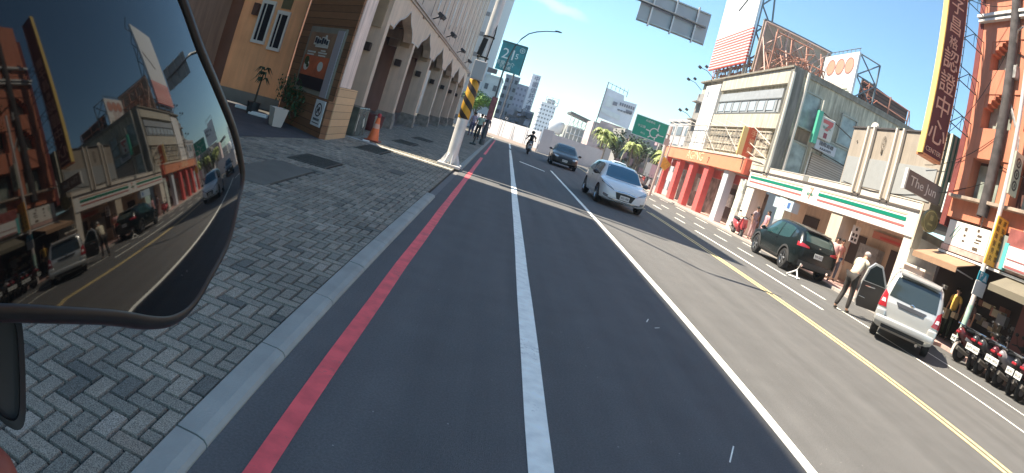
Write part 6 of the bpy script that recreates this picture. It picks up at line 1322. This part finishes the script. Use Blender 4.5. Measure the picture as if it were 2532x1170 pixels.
# ---- middle distance, right of the hoarding
t = tower('apartment_tower', 'white apartment tower with dark balconies standing alone in the middle distance', 7.0, 11.0, 158, 164, 0, 10.0, M('tower_apt', (.80, .80, .82), .6), 9, 5, win=(.2, .23, .27), frac=.5)
b = MB(); b.box(8.3, 10.4, 158.5, 162, 10, 11.6); b.build('penthouse', M('apt_dark', (.25, .28, .3), .6), t); b = MB()
for (x0, x1) in ((7.8, 11.2),):
    for z in (11.0, 12.2): b.tube([(x0, 158, z), (x1, 158, z)], .12, 4)
    for x in (7.8, 9.5, 11.2): b.tube([(x, 158, 10), (x, 158, 12.2)], .12, 4)
b.build('roof_frame', M('apt_frame', (.6, .6, .62), .6), t)
t = thing('water_tank', 'rounded white tank on struts beyond the hoarding', 'tank', (10, 120, 0)); b = MB(); b.lathe([(0, 2.3), (.9, 2.4), (1.5, 2.9), (1.6, 4.6), (1.3, 5.1), (0, 5.2)], (9.6, 120, .2), n=20); b.build('vessel', M('tank_white', (.72, .72, .73), .5), t, auto=50)
b = MB(); 
for x, y in ((8.6, 120), (10.6, 120), (9.6, 119)): b.tube([(x, y, 0), (x, y, 3)], .15, 6)
b.build('strut', M('tank_grey', (.4, .4, .4), .6), t)
t = thing('stadium_roof_building', 'long low grandstand like building with a dark overhanging roof', 'building', (14, 118, 0))
b = MB(); b.box(11.5, 19, 118, 126, 0, 5.2); b.build('wall', M('stand_grey', (.36, .36, .34), .7, var=.35, vs=.7), t)
b = MB(); b.prism([(11.3, 117, 7.5), (18.5, 117, 6.6), (18.5, 117, 7.0), (11.3, 117, 7.95)], (0, 8, 0)); b.build('roof', M('stand_roof', (.10, .10, .10), .6), t)
b = MB()
for k in range(9): x = 11.6 + k * .85; b.tube([(x, 117.6, 0), (x, 117.6, 7.2 - k * .1)], .09, 5); b.tube([(x, 117.5, 4.8), (x + .8, 117.5, 6.4)], .06, 4)
for z in (2.2, 3.6, 5.0): b.tube([(11.5, 117.5, z), (18.6, 117.5, z)], .08, 4)
b.build('frame', M('stand_frame', (.62, .60, .58), .6), t)
t = thing('distant_billboard_building', 'pinkish building carrying a large leaning white billboard beyond the palms', 'building', (16.5, 95, 0))
b = MB(); b.box(13.2, 20.5, 95.5, 103, 0, 6.4); b.box(14.2, 19.5, 95.4, 95.5, 5.2, 6.9); b.build('wall', M('pink_grey_wall', (.58, .45, .43), .7, var=.4, vs=.6), t)
b = MB(); b.prism([(13.5, 95, 7.2), (18.9, 95, 6.9), (19.1, 95, 11.3), (16.8, 95, 11.2), (16.6, 95, 12.0), (13.55, 95, 12.3)], (0, .3, 0)); b.build('billboard', M('billboard_lilac', (.80, .77, .80), .5, var=.12, vs=.5), t)
b = MB(); b.prism([(14.0, 94.9, 9.4), (15.1, 94.9, 9.3), (15.1, 94.9, 11.0), (14.0, 94.9, 11.1)], (0, .06, 0)); b.prism([(13.6, 94.9, 8.2), (17, 94.9, 7.7), (17, 94.9, 8.6), (13.6, 94.9, 9.0)], (0, .06, 0)); b.build('white_patch', white, t)
b = MB(); rr = random.Random(6)
for k in range(7): b.box(16.3 + k * .38, 16.55 + k * .38, 94.85, 94.95, 10.2, 10.7)
for k in range(5): b.box(16.2 + k * .5, 16.6 + k * .5, 94.85, 94.95, 9.3, 9.55)
b.box(15.2, 15.9, 94.85, 94.95, 9.9, 10.5); b.box(17.6, 18.7, 94.85, 94.95, 9.4, 9.9); b.each('print', M('billboard_ink', (.22, .22, .26), .6), t)
b = MB(); b.tube([(13.45, 94.9, 4), (13.5, 94.9, 13.3)], .09, 5); b.tube([(13.5, 94.9, 13.2), (17, 94.9, 12.7)], .05, 4)
for k in range(6): b.tube([(13.5 + k * .7, 94.9, 12.2), (13.5 + k * .7, 94.9, 13.2)], .04, 4)
b.tube([(17, 94.9, 11.8), (17, 94.9, 12.8)], .06, 4); b.build('frame', M('frame_dark', (.16, .16, .17), .6), t)
b = MB(); b.box(14, 20.5, 94.6, 95.4, 4.3, 4.9); b.box(15, 20.5, 94.6, 95.4, 2.5, 2.8); b.build('eave', M('eave_dark', (.09, .06, .06), .7), t)
# green direction sign
t = thing('green_direction_sign', 'green overhead direction sign with a white roundabout diagram', 'road sign', (9, 38, 4))
b = MB(); b.box(7.85, 10.12, 38, 38.06, 3.55, 4.87); b.build('panel', M('highway_green', (.0, .34, .25), .4), t)
b = MB(); e = .04
b.box(7.82, 10.15, 37.98, 38.0, 3.52, 3.52 + e); b.box(7.82, 10.15, 37.98, 38.0, 4.87, 4.87 + e); b.box(7.82, 7.82 + e, 37.98, 38.0, 3.56, 4.87); b.box(10.11, 10.15, 37.98, 38.0, 3.56, 4.87); b.build('border', teal_w, t)
text('route', '高雄車站', teal_w, t, (8.85, 37.975, 4.68), (1, 0, 0), (0, 0, 1), .17, .01)
text('route', '中正路', teal_w, t, (8.35, 37.975, 4.22), (1, 0, 0), (0, 0, 1), .19, .01)
text('route', '中山', teal_w, t, (8.55, 37.975, 3.80), (1, 0, 0), (0, 0, 1), .16, .01)
b = MB(); RC = (9.3, 4.05)
for a in range(2, 18):
    a0, a1 = a * PI / 10, (a + 1) * PI / 10; f = lambda q, e_: (RC[0] + q * math.cos(e_), 37.97, RC[1] + q * math.sin(e_)); b.quad(f(.34, a0), f(.34, a1), f(.27, a1), f(.27, a0))
def bar(x0, z0, x1, z1, w_=.04):
    d = Vector((x1 - x0, 0, z1 - z0)); n_ = Vector((-d.z, 0, d.x)).normalized() * w_; A0, B0 = Vector((x0, 37.968, z0)), Vector((x1, 37.968, z1)); b.quad(A0 - n_, A0 + n_, B0 + n_, B0 - n_)
bar(9.48, 4.3, 9.5, 4.72); bar(8.7, 4.12, 9.0, 4.08); bar(9.6, 4.0, 9.98, 4.02, .03); bar(9.12, 3.8, 8.95, 3.66); bar(9.42, 3.76, 9.44, 3.6); bar(9.5, 3.9, 9.62, 4.1, .06)
b.build('diagram', teal_w, t)
b = MB(); b.tube([(10.35, 38.2, 0), (10.4, 38.2, 4.9)], .09, 8); b.tube([(7.9, 38.12, 4.3), (10.4, 38.15, 4.3)], .05, 6); b.box(10.15, 10.5, 38.0, 38.1, 3.55, 4.0); b.build('post', M('post_peach', (.60, .46, .42), .5), t)
t = thing('yellow_cross_sign', 'small yellow diamond shaped warning sign on the pale pole by the orange shop', 'sign', (12, 44, 2.2))
b = MB(); b.prism([(11.75, 44, 2.35), (12.45, 44, 1.95), (12.85, 44, 2.55), (12.15, 44, 3.0)], (0, .04, 0)); b.build('plate', M('warn_yellow', (.80, .50, .08), .4, var=.15, vs=6), t)
b = MB(); b.tube([(12.25, 44.1, 0), (12.35, 44.1, 4.2)], .06, 8); b.build('post', M('post_peach', (.60, .46, .42), .5), t)

def leafcloud(b, c, r_, n_, sz, rr, sc_=(1, 1, .8), clumps=9):
    cs = [Vector((c[0] + rr.gauss(0, .45) * r_ * sc_[0], c[1] + rr.gauss(0, .45) * r_ * sc_[1], c[2] + rr.gauss(0, .4) * r_ * sc_[2])) for _ in range(clumps)]
    for k in range(n_):
        q = rr.choice(cs); d = Vector((rr.gauss(0, 1), rr.gauss(0, 1), rr.gauss(0, 1))).normalized(); p_ = q + d * r_ * rr.uniform(.2, .5)
        u = Vector((rr.gauss(0, 1), rr.gauss(0, 1), rr.gauss(0, .6))).normalized(); v = u.cross(d).normalized(); s_ = sz * rr.uniform(.6, 1.3); b.quad(p_ - u * s_, p_ + v * s_ * .6, p_ + u * s_, p_ - v * s_ * .6)
def tree(label, x, y, zt, r_, mat, n_=900, sz=.16, seed=1, group=None, tr=.12, name='tree'):
    t = thing(name, label, 'tree', (x, y, 0), group=group); rr = random.Random(seed)
    b = MB(); b.tube([(x, y, 0), (x + .1, y, zt * .5), (x, y, zt * .85)], [tr, tr * .8, tr * .4], 7)
    for k in range(5): a = k * 1.3; b.tube([(x, y, zt * .5), (x + math.cos(a) * r_ * .5, y + math.sin(a) * r_ * .5, zt * .85)], [tr * .5, tr * .2], 5)
    b.build('trunk', M('bark_grey', (.18, .15, .12), .9), t); b = MB(); leafcloud(b, (x, y, zt), r_, n_, sz, rr); b.build('crown', mat, t); return t
leafA = M('leaf_bright', (.13, .25, .05), .6, var=.35, vs=2); leafB = M('leaf_dark', (.035, .075, .035), .6, var=.3, vs=2)
tree('bright green tree above the pavement walkers at the street end', -3.8, 64, 3.4, 1.5, leafA, 1500, .13, 3)
for k, (x, y, z, r_, lb) in enumerate(((12.6, 66, 3.4, 1.5, 'dark tree directly below the left half of the green direction sign'), (14.6, 63, 3.6, 1.7, 'dark tree below the right half of the green direction sign'), (16.2, 60, 3.5, 1.5, 'dark tree nearest the yellow diamond sign'))): tree(lb, x, y, z, r_, leafB, 900, .15, 10 + k, 'dark trees behind the green sign')
def palm(label, x, y, zt, seed, L=1.5):
    t = thing('palm_tree', label, 'palm tree', (x, y, 0), group='palms in the middle distance'); rr = random.Random(seed)
    b = MB(); b.tube([(x, y, 0), (x + .05, y, zt * .5), (x, y, zt)], [.14, .11, .1], 8); b.build('trunk', M('palm_bark', (.26, .21, .17), .9, var=.2, vs=5), t)
    b = MB()
    for k in range(26):
        a = rr.uniform(0, 2 * PI); up = rr.uniform(-.3, 1.0); d = Vector((math.cos(a), math.sin(a), 0)); side = Vector((-d.y, d.x, 0)); P0 = Vector((x, y, zt)); l = L * rr.uniform(.8, 1.1); pr = P0
        for s_ in range(1, 9):
            u = s_ / 8; q = P0 + d * l * u * (1 - .25 * u) + EZ * l * (up * u - (.75 + up * .5) * u * u)
            w_ = .30 * math.sin(PI * min(u + .12, 1)) * L / 1.5 + .03
            for g_ in (-1, 1):
                e_ = side * g_ * w_ - EZ * w_ * .55; b.quad(pr, q, q + e_ * .95, pr + (q - pr) * .25 + e_ * .9)
            pr = q
    b.build('fronds', M('palm_leaf', (.26, .31, .08), .55, var=.35, vs=3), t); return t
palm('large sunlit palm nearest the oncoming cars', 9.7, 60, 3.9, 1, 2.0); palm('palm just beside the large sunlit one', 10.9, 64, 3.7, 2, 1.9); palm('smaller palm beside the forked pale lamp', 12.3, 69, 3.6, 3, 1.7)
palm('palm under the left edge of the green direction sign', 13.0, 60, 3.6, 4, 1.7); palm('palm rising between the dark trees', 15.0, 66, 3.9, 5, 1.7); palm('palm behind the yellow diamond sign', 15.6, 57, 3.6, 6, 1.6)
for k, (x, z0_) in enumerate(((9.2, 2.6), (13.6, 3.1), (14.4, 2.8), (15.3, 3.0))):
    tt = thing('banner_pole', ('slim grey pole left of the large palm', 'slim pole with a white banner under the green sign', 'slim pole with a pink banner under the green sign', 'slim pole with a teal banner beside the yellow sign')[k], 'banner', (x, 54 + k, 0)); b = MB(); b.tube([(x, 54 + k, 0), (x, 54 + k, z0_)], .06, 6); b.build('pole', M('trunk_pole_grey', (.16, .15, .14), .8), tt)
    b = MB(); b.box(x + .08, x + .62, 54 + k, 54.05 + k, 1.0, 2.3); b.build('cloth', M('banner_%d' % k, ((.5, .5, .5), (.7, .7, .68), (.65, .4, .45), (.25, .5, .45))[k], .6), tt)
t = thing('forked_street_lamp', 'pale street lamp with a long low arm among the palms', 'street lamp', (12.2, 60, 0)); b = MB(); b.tube([(12.0, 60, 0), (12.3, 60, 3.2), (12.0, 60, 3.9), (11.2, 60, 4.3), (10.2, 60, 4.7)], [.07, .06, .05, .04, .035], 8); b.build('post', M('lamp_cream', (.62, .58, .44), .5), t)
# street-side clutter: shopfronts and parked scooters at the right end
t = thing('far_shop_row', 'row of mixed shopfronts seen through the tree trunks', 'building', (17, 62, 0)); b = MB(); rr = random.Random(44)
b.box(13.6, 26, 70, 78, 0, 5.5, 0); b.box(17, 26, 50, 66, 0, 6.0, 0)
for k in range(60): x = rr.uniform(13, 17.0); z = rr.uniform(0, 3.6); b.box(x, x + rr.uniform(.2, .6), 69.7 - rr.uniform(0, .3), 69.95, z, z + rr.uniform(.3, 1.1), rr.randrange(5))
for k in range(60): y = rr.uniform(50, 65); z = rr.uniform(0, 4.6); b.box(16.7 - rr.uniform(0, .3), 16.98, y, y + rr.uniform(.4, 1.2), z, z + rr.uniform(.3, 1.0), rr.randrange(5))
b.build('facade', [M('row_grey', (.38, .36, .35), .7), M('row_white', (.62, .62, .60), .6), M('row_teal', (.15, .32, .30), .5), M('row_dark', (.07, .06, .06), .6), M('row_pink', (.52, .33, .36), .6)], t)
tower('glass_corner_building', 'pale blue grey corner block above the orange shop scaffold', 15.5, 21, 47, 58, 0, 7.0, M('corner_block', (.45, .45, .47), .6, var=.2, vs=.6), 4, 4, win=(.15, .17, .19), frac=.6)
for k in range(9):
    x, y = 10.2 + (k % 3) * .15 + k * .12, 47.5 + k * 1.5
    make_scooter(('nearest scooter of the far row by the yellow sign', 'second scooter of the far row by the yellow sign', 'third scooter of the far row', 'fourth scooter of the far row', 'fifth scooter of the far row', 'sixth scooter of the far row', 'third from last scooter of the far row', 'next to last scooter of the far row', 'last scooter of the far row')[k], (12.0 + k * .1, y, .02), math.radians(-80), ((.3, .3, .32), (.05, .05, .06), (.45, .08, .07), (.55, .55, .55))[k % 4], group='scooters parked beyond the orange shop', num=False)
# ------------------------------------------------------------------ place the vehicles
def car_thing(name, label, cat, loc, rz): return thing(name, label, cat, loc, rz, local=True)
t = car_thing('hatchback', 'white hatchback with a blue tinted windscreen driving towards the camera', 'car', (4.38, 21.25, 0), PI + .03); make_hatch(t, M('paint_white', (.84, .86, .86), .25, coat=.8))
t = car_thing('sedan', 'dark grey sedan following behind the white hatchback', 'car', (4.15, 38.9, 0), PI - math.radians(2)); make_sedan(t, M('paint_dark_grey', (.045, .042, .036), .35, coat=.25))
t = car_thing('parked_suv', 'black green parked sport utility car seen from behind in front of the store', 'car', (11.15, 19.25, 0), math.radians(-3)); make_suv(t, M('paint_black', (.005, .010, .011), .22, spec=.35))
t = car_thing('parked_minivan', 'silver minivan parked askew with its driver door wide open', 'car', (10.29, 10.73, 0), math.radians(-43)); t.scale = (.9, .9, .9); make_van(t, M('paint_silver', (.50, .51, .51), .3, .35, coat=.7))
t = thing('folded_stand', 'small white folding stand on the road beside the black car', 'stand', (9.9, 16.4, 0)); b = MB(); b.tube([(9.8, 16.6, .02), (9.98, 16.35, .25), (10.02, 16.3, .5)], .03, 5); b.tube([(9.98, 16.35, .25), (9.9, 16.0, .02)], .025, 5); b.tube([(9.7, 16.3, .03), (10.05, 16.1, .04)], .03, 5); b.build('legs', white, t)
t = car_thing('parked_white_car', 'pale car half hidden behind the oncoming white hatchback', 'car', (9.6, 47.5, 0), PI); make_sedan(t, M('paint_white', (.84, .86, .86), .25, coat=.8))
# motor scooter rider ahead
make_scooter('white and black scooter ridden ahead in the motorcycle lane', (1.95, 42.2, 0), 0, (.62, .62, .6))
person('rider in black with a black helmet on the scooter ahead', (1.95, 42.05, 0), 0, dict(pelvis=(0, 0, .90), belly=(0, .02, 1.05), chest=(0, .06, 1.25), nb=(0, .08, 1.38), neck=(0, .1, 1.43), head=(0, .12, 1.54), top=(0, .12, 1.63), nose=(0, .22, 1.54), shl=(-.18, .06, 1.34), ell=(-.30, .22, 1.14), wrl=(-.34, .42, 1.05), shr=(.18, .06, 1.34), elr=(.30, .22, 1.14), wrr=(.34, .42, 1.05), hpl=(-.1, .05, .88), knl=(-.19, .42, .72), anl=(-.14, .34, .40), tol=(-.14, .48, .34), hpr=(.1, .05, .88), knr=(.19, .42, .72), anr=(.14, .34, .40), tor=(.14, .48, .34)), shirt=(.02, .02, .022), trousers=(.03, .03, .035), helmet=(.02, .02, .022))
# parked scooters on the right, tails to the road
cols = [(.12, .02, .022), (.04, .04, .045), (.05, .05, .05), (.10, .02, .03), (.30, .27, .28), (.04, .04, .05), (.13, .04, .05), (.05, .07, .07), (.28, .25, .26), (.16, .025, .035)]
plates = ['MTQ-8027', '663-HTN', 'NLB-5510', '107-JKR', 'MXP-2216', 'AFE-903', '820-LQH', 'NGW-3391', '519-CYM', 'EPA-6605']
names = ['dark red scooter at the left end of the parked row', 'black scooter second from the pink pole end', 'black scooter third from the pink pole end', 'maroon scooter fourth along the parked row', 'pinkish grey scooter fifth along the parked row', 'black scooter sixth along the parked row', 'dark pink scooter seventh along the parked row', 'green black scooter eighth along the parked row', 'grey scooter ninth along the parked row', 'deep red scooter last in view at the right edge']
for k in range(10):
    make_scooter(names[k], (12.84 - k * .03, 9.98 - k * .43, .0), math.radians(-90 + (-12, 4, -4, 3, -6, 3, -3, 5, -6, 2)[k]), cols[k], group='scooters parked in a row at the right edge', stripes_=k in (0, 3, 6), plate=plates[k])
for k in range(5):
    make_scooter(('grey scooter deep in the shade nearest the stall', 'black scooter in the shade, second behind the parked row', 'white scooter in the shade, third behind the parked row', 'dark scooter in the shade, fourth behind the parked row', 'black scooter in the shade, farthest right of the back row')[k], (14.5, 9.7 - k * .85, .1), math.radians(80 + k * 5), ((.25, .25, .26), (.04, .04, .05), (.5, .5, .5), (.08, .08, .1), (.03, .03, .03))[k], group='scooters in the shade behind the parked row', num=False)
make_scooter('red and white scooter parked at the kerb left of the black car', (12.1, 26.6, .0), math.radians(175), (.5, .07, .08))
# people
person('grey haired man in cream shirt and dark patterned trousers leaning to the minivan door', (9.2, 12.2, 0), math.radians(-62), dict(pelvis=(0, -.02, .93), belly=(0, .06, 1.06), chest=(0, .20, 1.24), nb=(0, .30, 1.34), neck=(0, .36, 1.39), head=(0, .43, 1.46), top=(0, .49, 1.54), nose=(0, .51, 1.42), shl=(-.17, .27, 1.31), ell=(-.22, .34, 1.04), wrl=(-.16, .56, .98), shr=(.17, .27, 1.31), elr=(.21, .42, 1.06), wrr=(.15, .66, 1.0), knl=(-.13, .06, .49), anl=(-.16, -.10, .08), tol=(-.18, .06, .035), knr=(.12, .04, .49), anr=(.14, .02, .08), tor=(.16, .18, .035)), shirt=(.75, .68, .52), trousers=(.035, .03, .028), hair=(.42, .38, .36), scale=1.03)
person('stout man in a yellow t-shirt and dark trousers behind the minivan', (14.3, 12.85, .1), math.radians(120), dict(belly=(0, .05, 1.08)), shirt=(.85, .55, .12), trousers=(.02, .035, .02), scale=.96)
person('woman in a dark top and pink skirt behind the pink pole', (14.2, 11.95, .1), math.radians(100), shirt=(.15, .10, .10), skirt=(.60, .32, .34), hair=(.05, .02, .01), hairlong=True, scale=.9)
person('person in a mint shirt and black trousers walking on the left pavement', (-1.72, 38.6, .055), math.radians(10), dict(knl=(-.1, .16, .5), anl=(-.1, .12, .09), tol=(-.1, .27, .05), knr=(.1, .02, .49), anr=(.1, -.22, .12), tor=(.1, -.08, .04)), shirt=(.36, .55, .47), trousers=(.02, .02, .022), fingers=False)
person('person in lilac clothes walking just left of the mint shirt', (-2.35, 42, .055), math.radians(10), shirt=(.42, .38, .50), trousers=(.12, .12, .2), fingers=False)
person('person in pale grey walking at the far end of the left pavement', (-1.9, 48, .055), math.radians(170), shirt=(.5, .55, .55), trousers=(.5, .5, .5), fingers=False)
person('person in a dark jacket near the curved lamp foot', (-1.35, 41.5, .055), math.radians(180), shirt=(.10, .10, .16), trousers=(.06, .07, .1), fingers=False)
for k, (lb, x, y, rz, sh, tr_, kw) in enumerate((
    ('woman in a pink dress left of the black car', 13.0, 25.6, 90, (.65, .35, .40), None, dict(skirt=(.65, .35, .40), hairlong=True)),
    ('person in grey standing left of the pink dress', 12.8, 26.5, 200, (.35, .28, .30), (.5, .35, .35), {}),
    ('man in a dark red shirt in the store arcade', 14.0, 25.4, 160, (.35, .04, .05), (.03, .03, .04), {}),
    ('person in black at the back of the store arcade', 15.2, 26.5, 180, (.03, .03, .03), (.03, .03, .04), {}),
    ('person with a pink shirt and orange shorts right of the black car', 12.6, 18.4, 130, (.75, .42, .40), (.6, .22, .08), dict(short=True)),
    ('person in a salmon vest behind the orange shorts', 13.2, 18.9, 180, (.55, .25, .20), (.10, .12, .16), {}),
    ('person in a blue grey shirt with dark hair at the store door', 14.8, 16.6, 200, (.22, .26, .38), (.07, .07, .1), dict(hairlong=True)),
    ('person in a brown shirt deep in the store doorway', 15.3, 16.0, 180, (.30, .12, .09), (.10, .05, .04), {}))):
    person(lb, (x, y, .1), math.radians(rz), shirt=sh, trousers=tr_ or (.1, .1, .1), fingers=True, scale=.96, **kw)
# ------------------------------------------------------------------ the rider's own mirrors, at arm's length
CAM = Vector((0, 0, H))
def ray(px, py):
    a, b_ = (px - 1266) / 1266, (py - 585) / 1266; r = math.hypot(a, b_) + 1e-9; th = .86464478 * r + .04411963 * r ** 3
    return (RX * (a / r * math.sin(th)) + DN * (b_ / r * math.sin(th)) + FW * math.cos(th)).normalized()
MC = Vector((-0.17555894, 0.23498083, 1.53704713)); K_ = (-0.05247124, -0.31046942, -0.93473393, -0.07613786, -2.07464938, -0.22277266, -2.27862371, -0.20009078, 0.21326632)
def shell_x(y, z):
    y -= MC.y; z -= MC.z; return MC.x + K_[0] * y + K_[1] * z + .5 * K_[2] * y * y + K_[3] * y * z + .5 * K_[4] * z * z + K_[5] * y ** 3 / 6 + K_[6] * y * y * z / 2 + K_[7] * y * z * z / 2 + K_[8] * z ** 3 / 6
def hit(px, py):
    d = ray(px, py); lo = .08; t = lo
    prev = None
    while t < .9:
        q = CAM + d * t; g_ = q.x - shell_x(q.y, q.z)
        if prev is not None and prev > 0 >= g_:
            a, c = t - .004, t
            for _ in range(20):
                m_ = (a + c) / 2; q = CAM + d * m_
                if q.x - shell_x(q.y, q.z) > 0: a = m_
                else: c = m_
            return q
        prev = g_; t += .004
    return CAM + d * .4
outl = [(-190, -60), (-60, -250), (150, -260), (330, -160), (425, -40), (490, 126), (532, 224), (575, 330), (594, 410), (597, 450), (586, 500), (562, 596), (518, 680), (478, 745), (436, 776), (385, 782), (280, 766), (70, 752), (-60, 738), (-160, 650), (-210, 400)]
def cr(pts, n_):
    out = []; N = len(pts)
    for i in range(N):
        p0, p1, p2, p3 = pts[i - 1], pts[i], pts[(i + 1) % N], pts[(i + 2) % N]
        for j in range(n_):
            t = j / n_; out.append(tuple(.5 * (2 * b + (c - a) * t + (2 * a - 5 * b + 4 * c - d) * t * t + (3 * b - a - 3 * c + d) * t ** 3) for a, b, c, d in zip(p0, p1, p2, p3)))
    return out
rim2d = [hit(*p_) for p_ in cr(outl, 5)]; cen = Vector((sum(q.x for q in rim2d), sum(q.y for q in rim2d), sum(q.z for q in rim2d))) / len(rim2d)
t = thing('side_mirror', 'big glossy black rear view mirror at the left, reflecting the street', 'mirror', (cen.x, cen.y, cen.z))
N = len(rim2d); R_ = 22; vs = []; fs = []
for r_ in range(R_ + 1):
    u = r_ / R_
    for q in rim2d:
        y, z = cen.y + (q.y - cen.y) * u, cen.z + (q.z - cen.z) * u; vs.append((shell_x(y, z), y, z))
for r_ in range(R_):
    for k in range(N): fs.append((r_ * N + k, r_ * N + (k + 1) % N, (r_ + 1) * N + (k + 1) % N, (r_ + 1) * N + k))
gm_ = bpy.data.materials.new('smoked_mirror'); gm_.use_nodes = True; pp = gm_.node_tree.nodes['Principled BSDF']
pp.inputs['Base Color'].default_value = (.004, .004, .004, 1); pp.inputs['IOR'].default_value = 1.52; pp.inputs['Roughness'].default_value = .03
b = MB(); b.add(vs, fs); b.build('glass', gm_, t, smooth=True)
# the moulded rim: rolls outwards and back from the reflecting face
vs = []; fs = []; prof = [(0, 0), (.001, .0015), (.004, .0025), (.008, .001), (.0105, -.004), (.0115, -.015), (.006, -.04), (-.04, -.06)]
for k, q in enumerate(rim2d):
    d = Vector((0, q.y - cen.y, q.z - cen.z)); tn = Vector((0, rim2d[(k + 1) % N].y - rim2d[k - 1].y, rim2d[(k + 1) % N].z - rim2d[k - 1].z)).normalized(); nn = Vector((0, tn.z, -tn.y))
    if nn.dot(d) < 0: nn = -nn
    for o_, h in prof: y, z = q.y + nn.y * o_, q.z + nn.z * o_; vs.append((shell_x(q.y, q.z) - (o_ * .25) + h, y, z))
P_n = len(prof)
for k in range(N):
    for j in range(P_n - 1): fs.append((k * P_n + j, ((k + 1) % N) * P_n + j, ((k + 1) % N) * P_n + j + 1, k * P_n + j + 1))
fs.append(tuple(k * P_n + P_n - 1 for k in range(N)))
b = MB(); b.add(vs, fs); b.build('housing', M('mirror_housing', (.014, .011, .010), .35, spec=.3), t, smooth=True)
s0 = CAM + ray(-90, 800) * .33; s1 = CAM + ray(-160, 1000) * .36
b = MB(); b.tube([CAM + ray(-120, 700) * .30 - EX * .02, s0, s1 - EZ * .05], [.02, .014, .012], 10); b.build('stem', blackpl, t, smooth=True)
# lower small mirror with a black surround
t = thing('small_lower_mirror', 'small grey mirror in a thick black surround at the lower left edge', 'mirror', tuple(CAM + ray(20, 900) * .38))
o2 = [(-160, 760), (-60, 745), (30, 765), (52, 790), (60, 860), (64, 960), (62, 1040), (45, 1064), (10, 1048), (-40, 1000), (-130, 940)]
o2 = cr(o2, 4); c2 = (-40, 900)
def ring(s_, dist): return [CAM + ray(c2[0] + (x - c2[0]) * s_, c2[1] + (y - c2[1]) * s_) * dist for x, y in o2]
r0, r1, r2, r3 = ring(1, .385), ring(1.0, .37), ring(.86, .368), ring(.84, .374)
b = MB(); n2 = len(r0)
for A_, B_ in ((r0, r1), (r1, r2), (r2, r3)): b.add(A_ + B_, [(k, (k + 1) % n2, n2 + (k + 1) % n2, n2 + k) for k in range(n2)])
b.add(r0, [tuple(range(n2))]); b.build('surround', blackpl, t)
b = MB(); b.add(r3, [tuple(range(n2))]); b.build('glass', M('dull_mirror', (.055, .047, .042), .6, spec=.1), t)
t = thing('orange_fairing', 'blurred orange red scooter bodywork at the bottom left corner', 'scooter part', tuple(CAM + ray(0, 1150) * .4))
b = MB(); q = CAM + ray(-60, 1190) * .42; b.ball(tuple(q), .036, 10, sc_=(1.0, 1.0, .8)); b.build('fairing', M('fairing_orange', (.28, .07, .045), .5), t, smooth=True)

# ------------------------------------------------------------------ thin haze added to bleach the far end of the street
b = MB(); b.box(-255, 255, -65, 405, -1.2, 32); hz_ = bpy.data.materials.new('air'); hz_.use_nodes = True; hn = hz_.node_tree
for x in list(hn.nodes):
    if x.type == 'BSDF_PRINCIPLED': hn.nodes.remove(x)
pv = hn.nodes.new('ShaderNodeVolumePrincipled'); pv.inputs['Color'].default_value = (.93, .96, 1, 1); pv.inputs['Density'].default_value = .0008; pv.inputs['Anisotropy'].default_value = .2
hn.links.new(pv.outputs[0], [x for x in hn.nodes if x.type == 'OUTPUT_MATERIAL'][0].inputs['Volume'])
b.build('haze', hz_, None, kind='stuff')

# ------------------------------------------------------------------ tidy up
for o in bpy.data.objects:
    if '_local' in o: del o['_local']
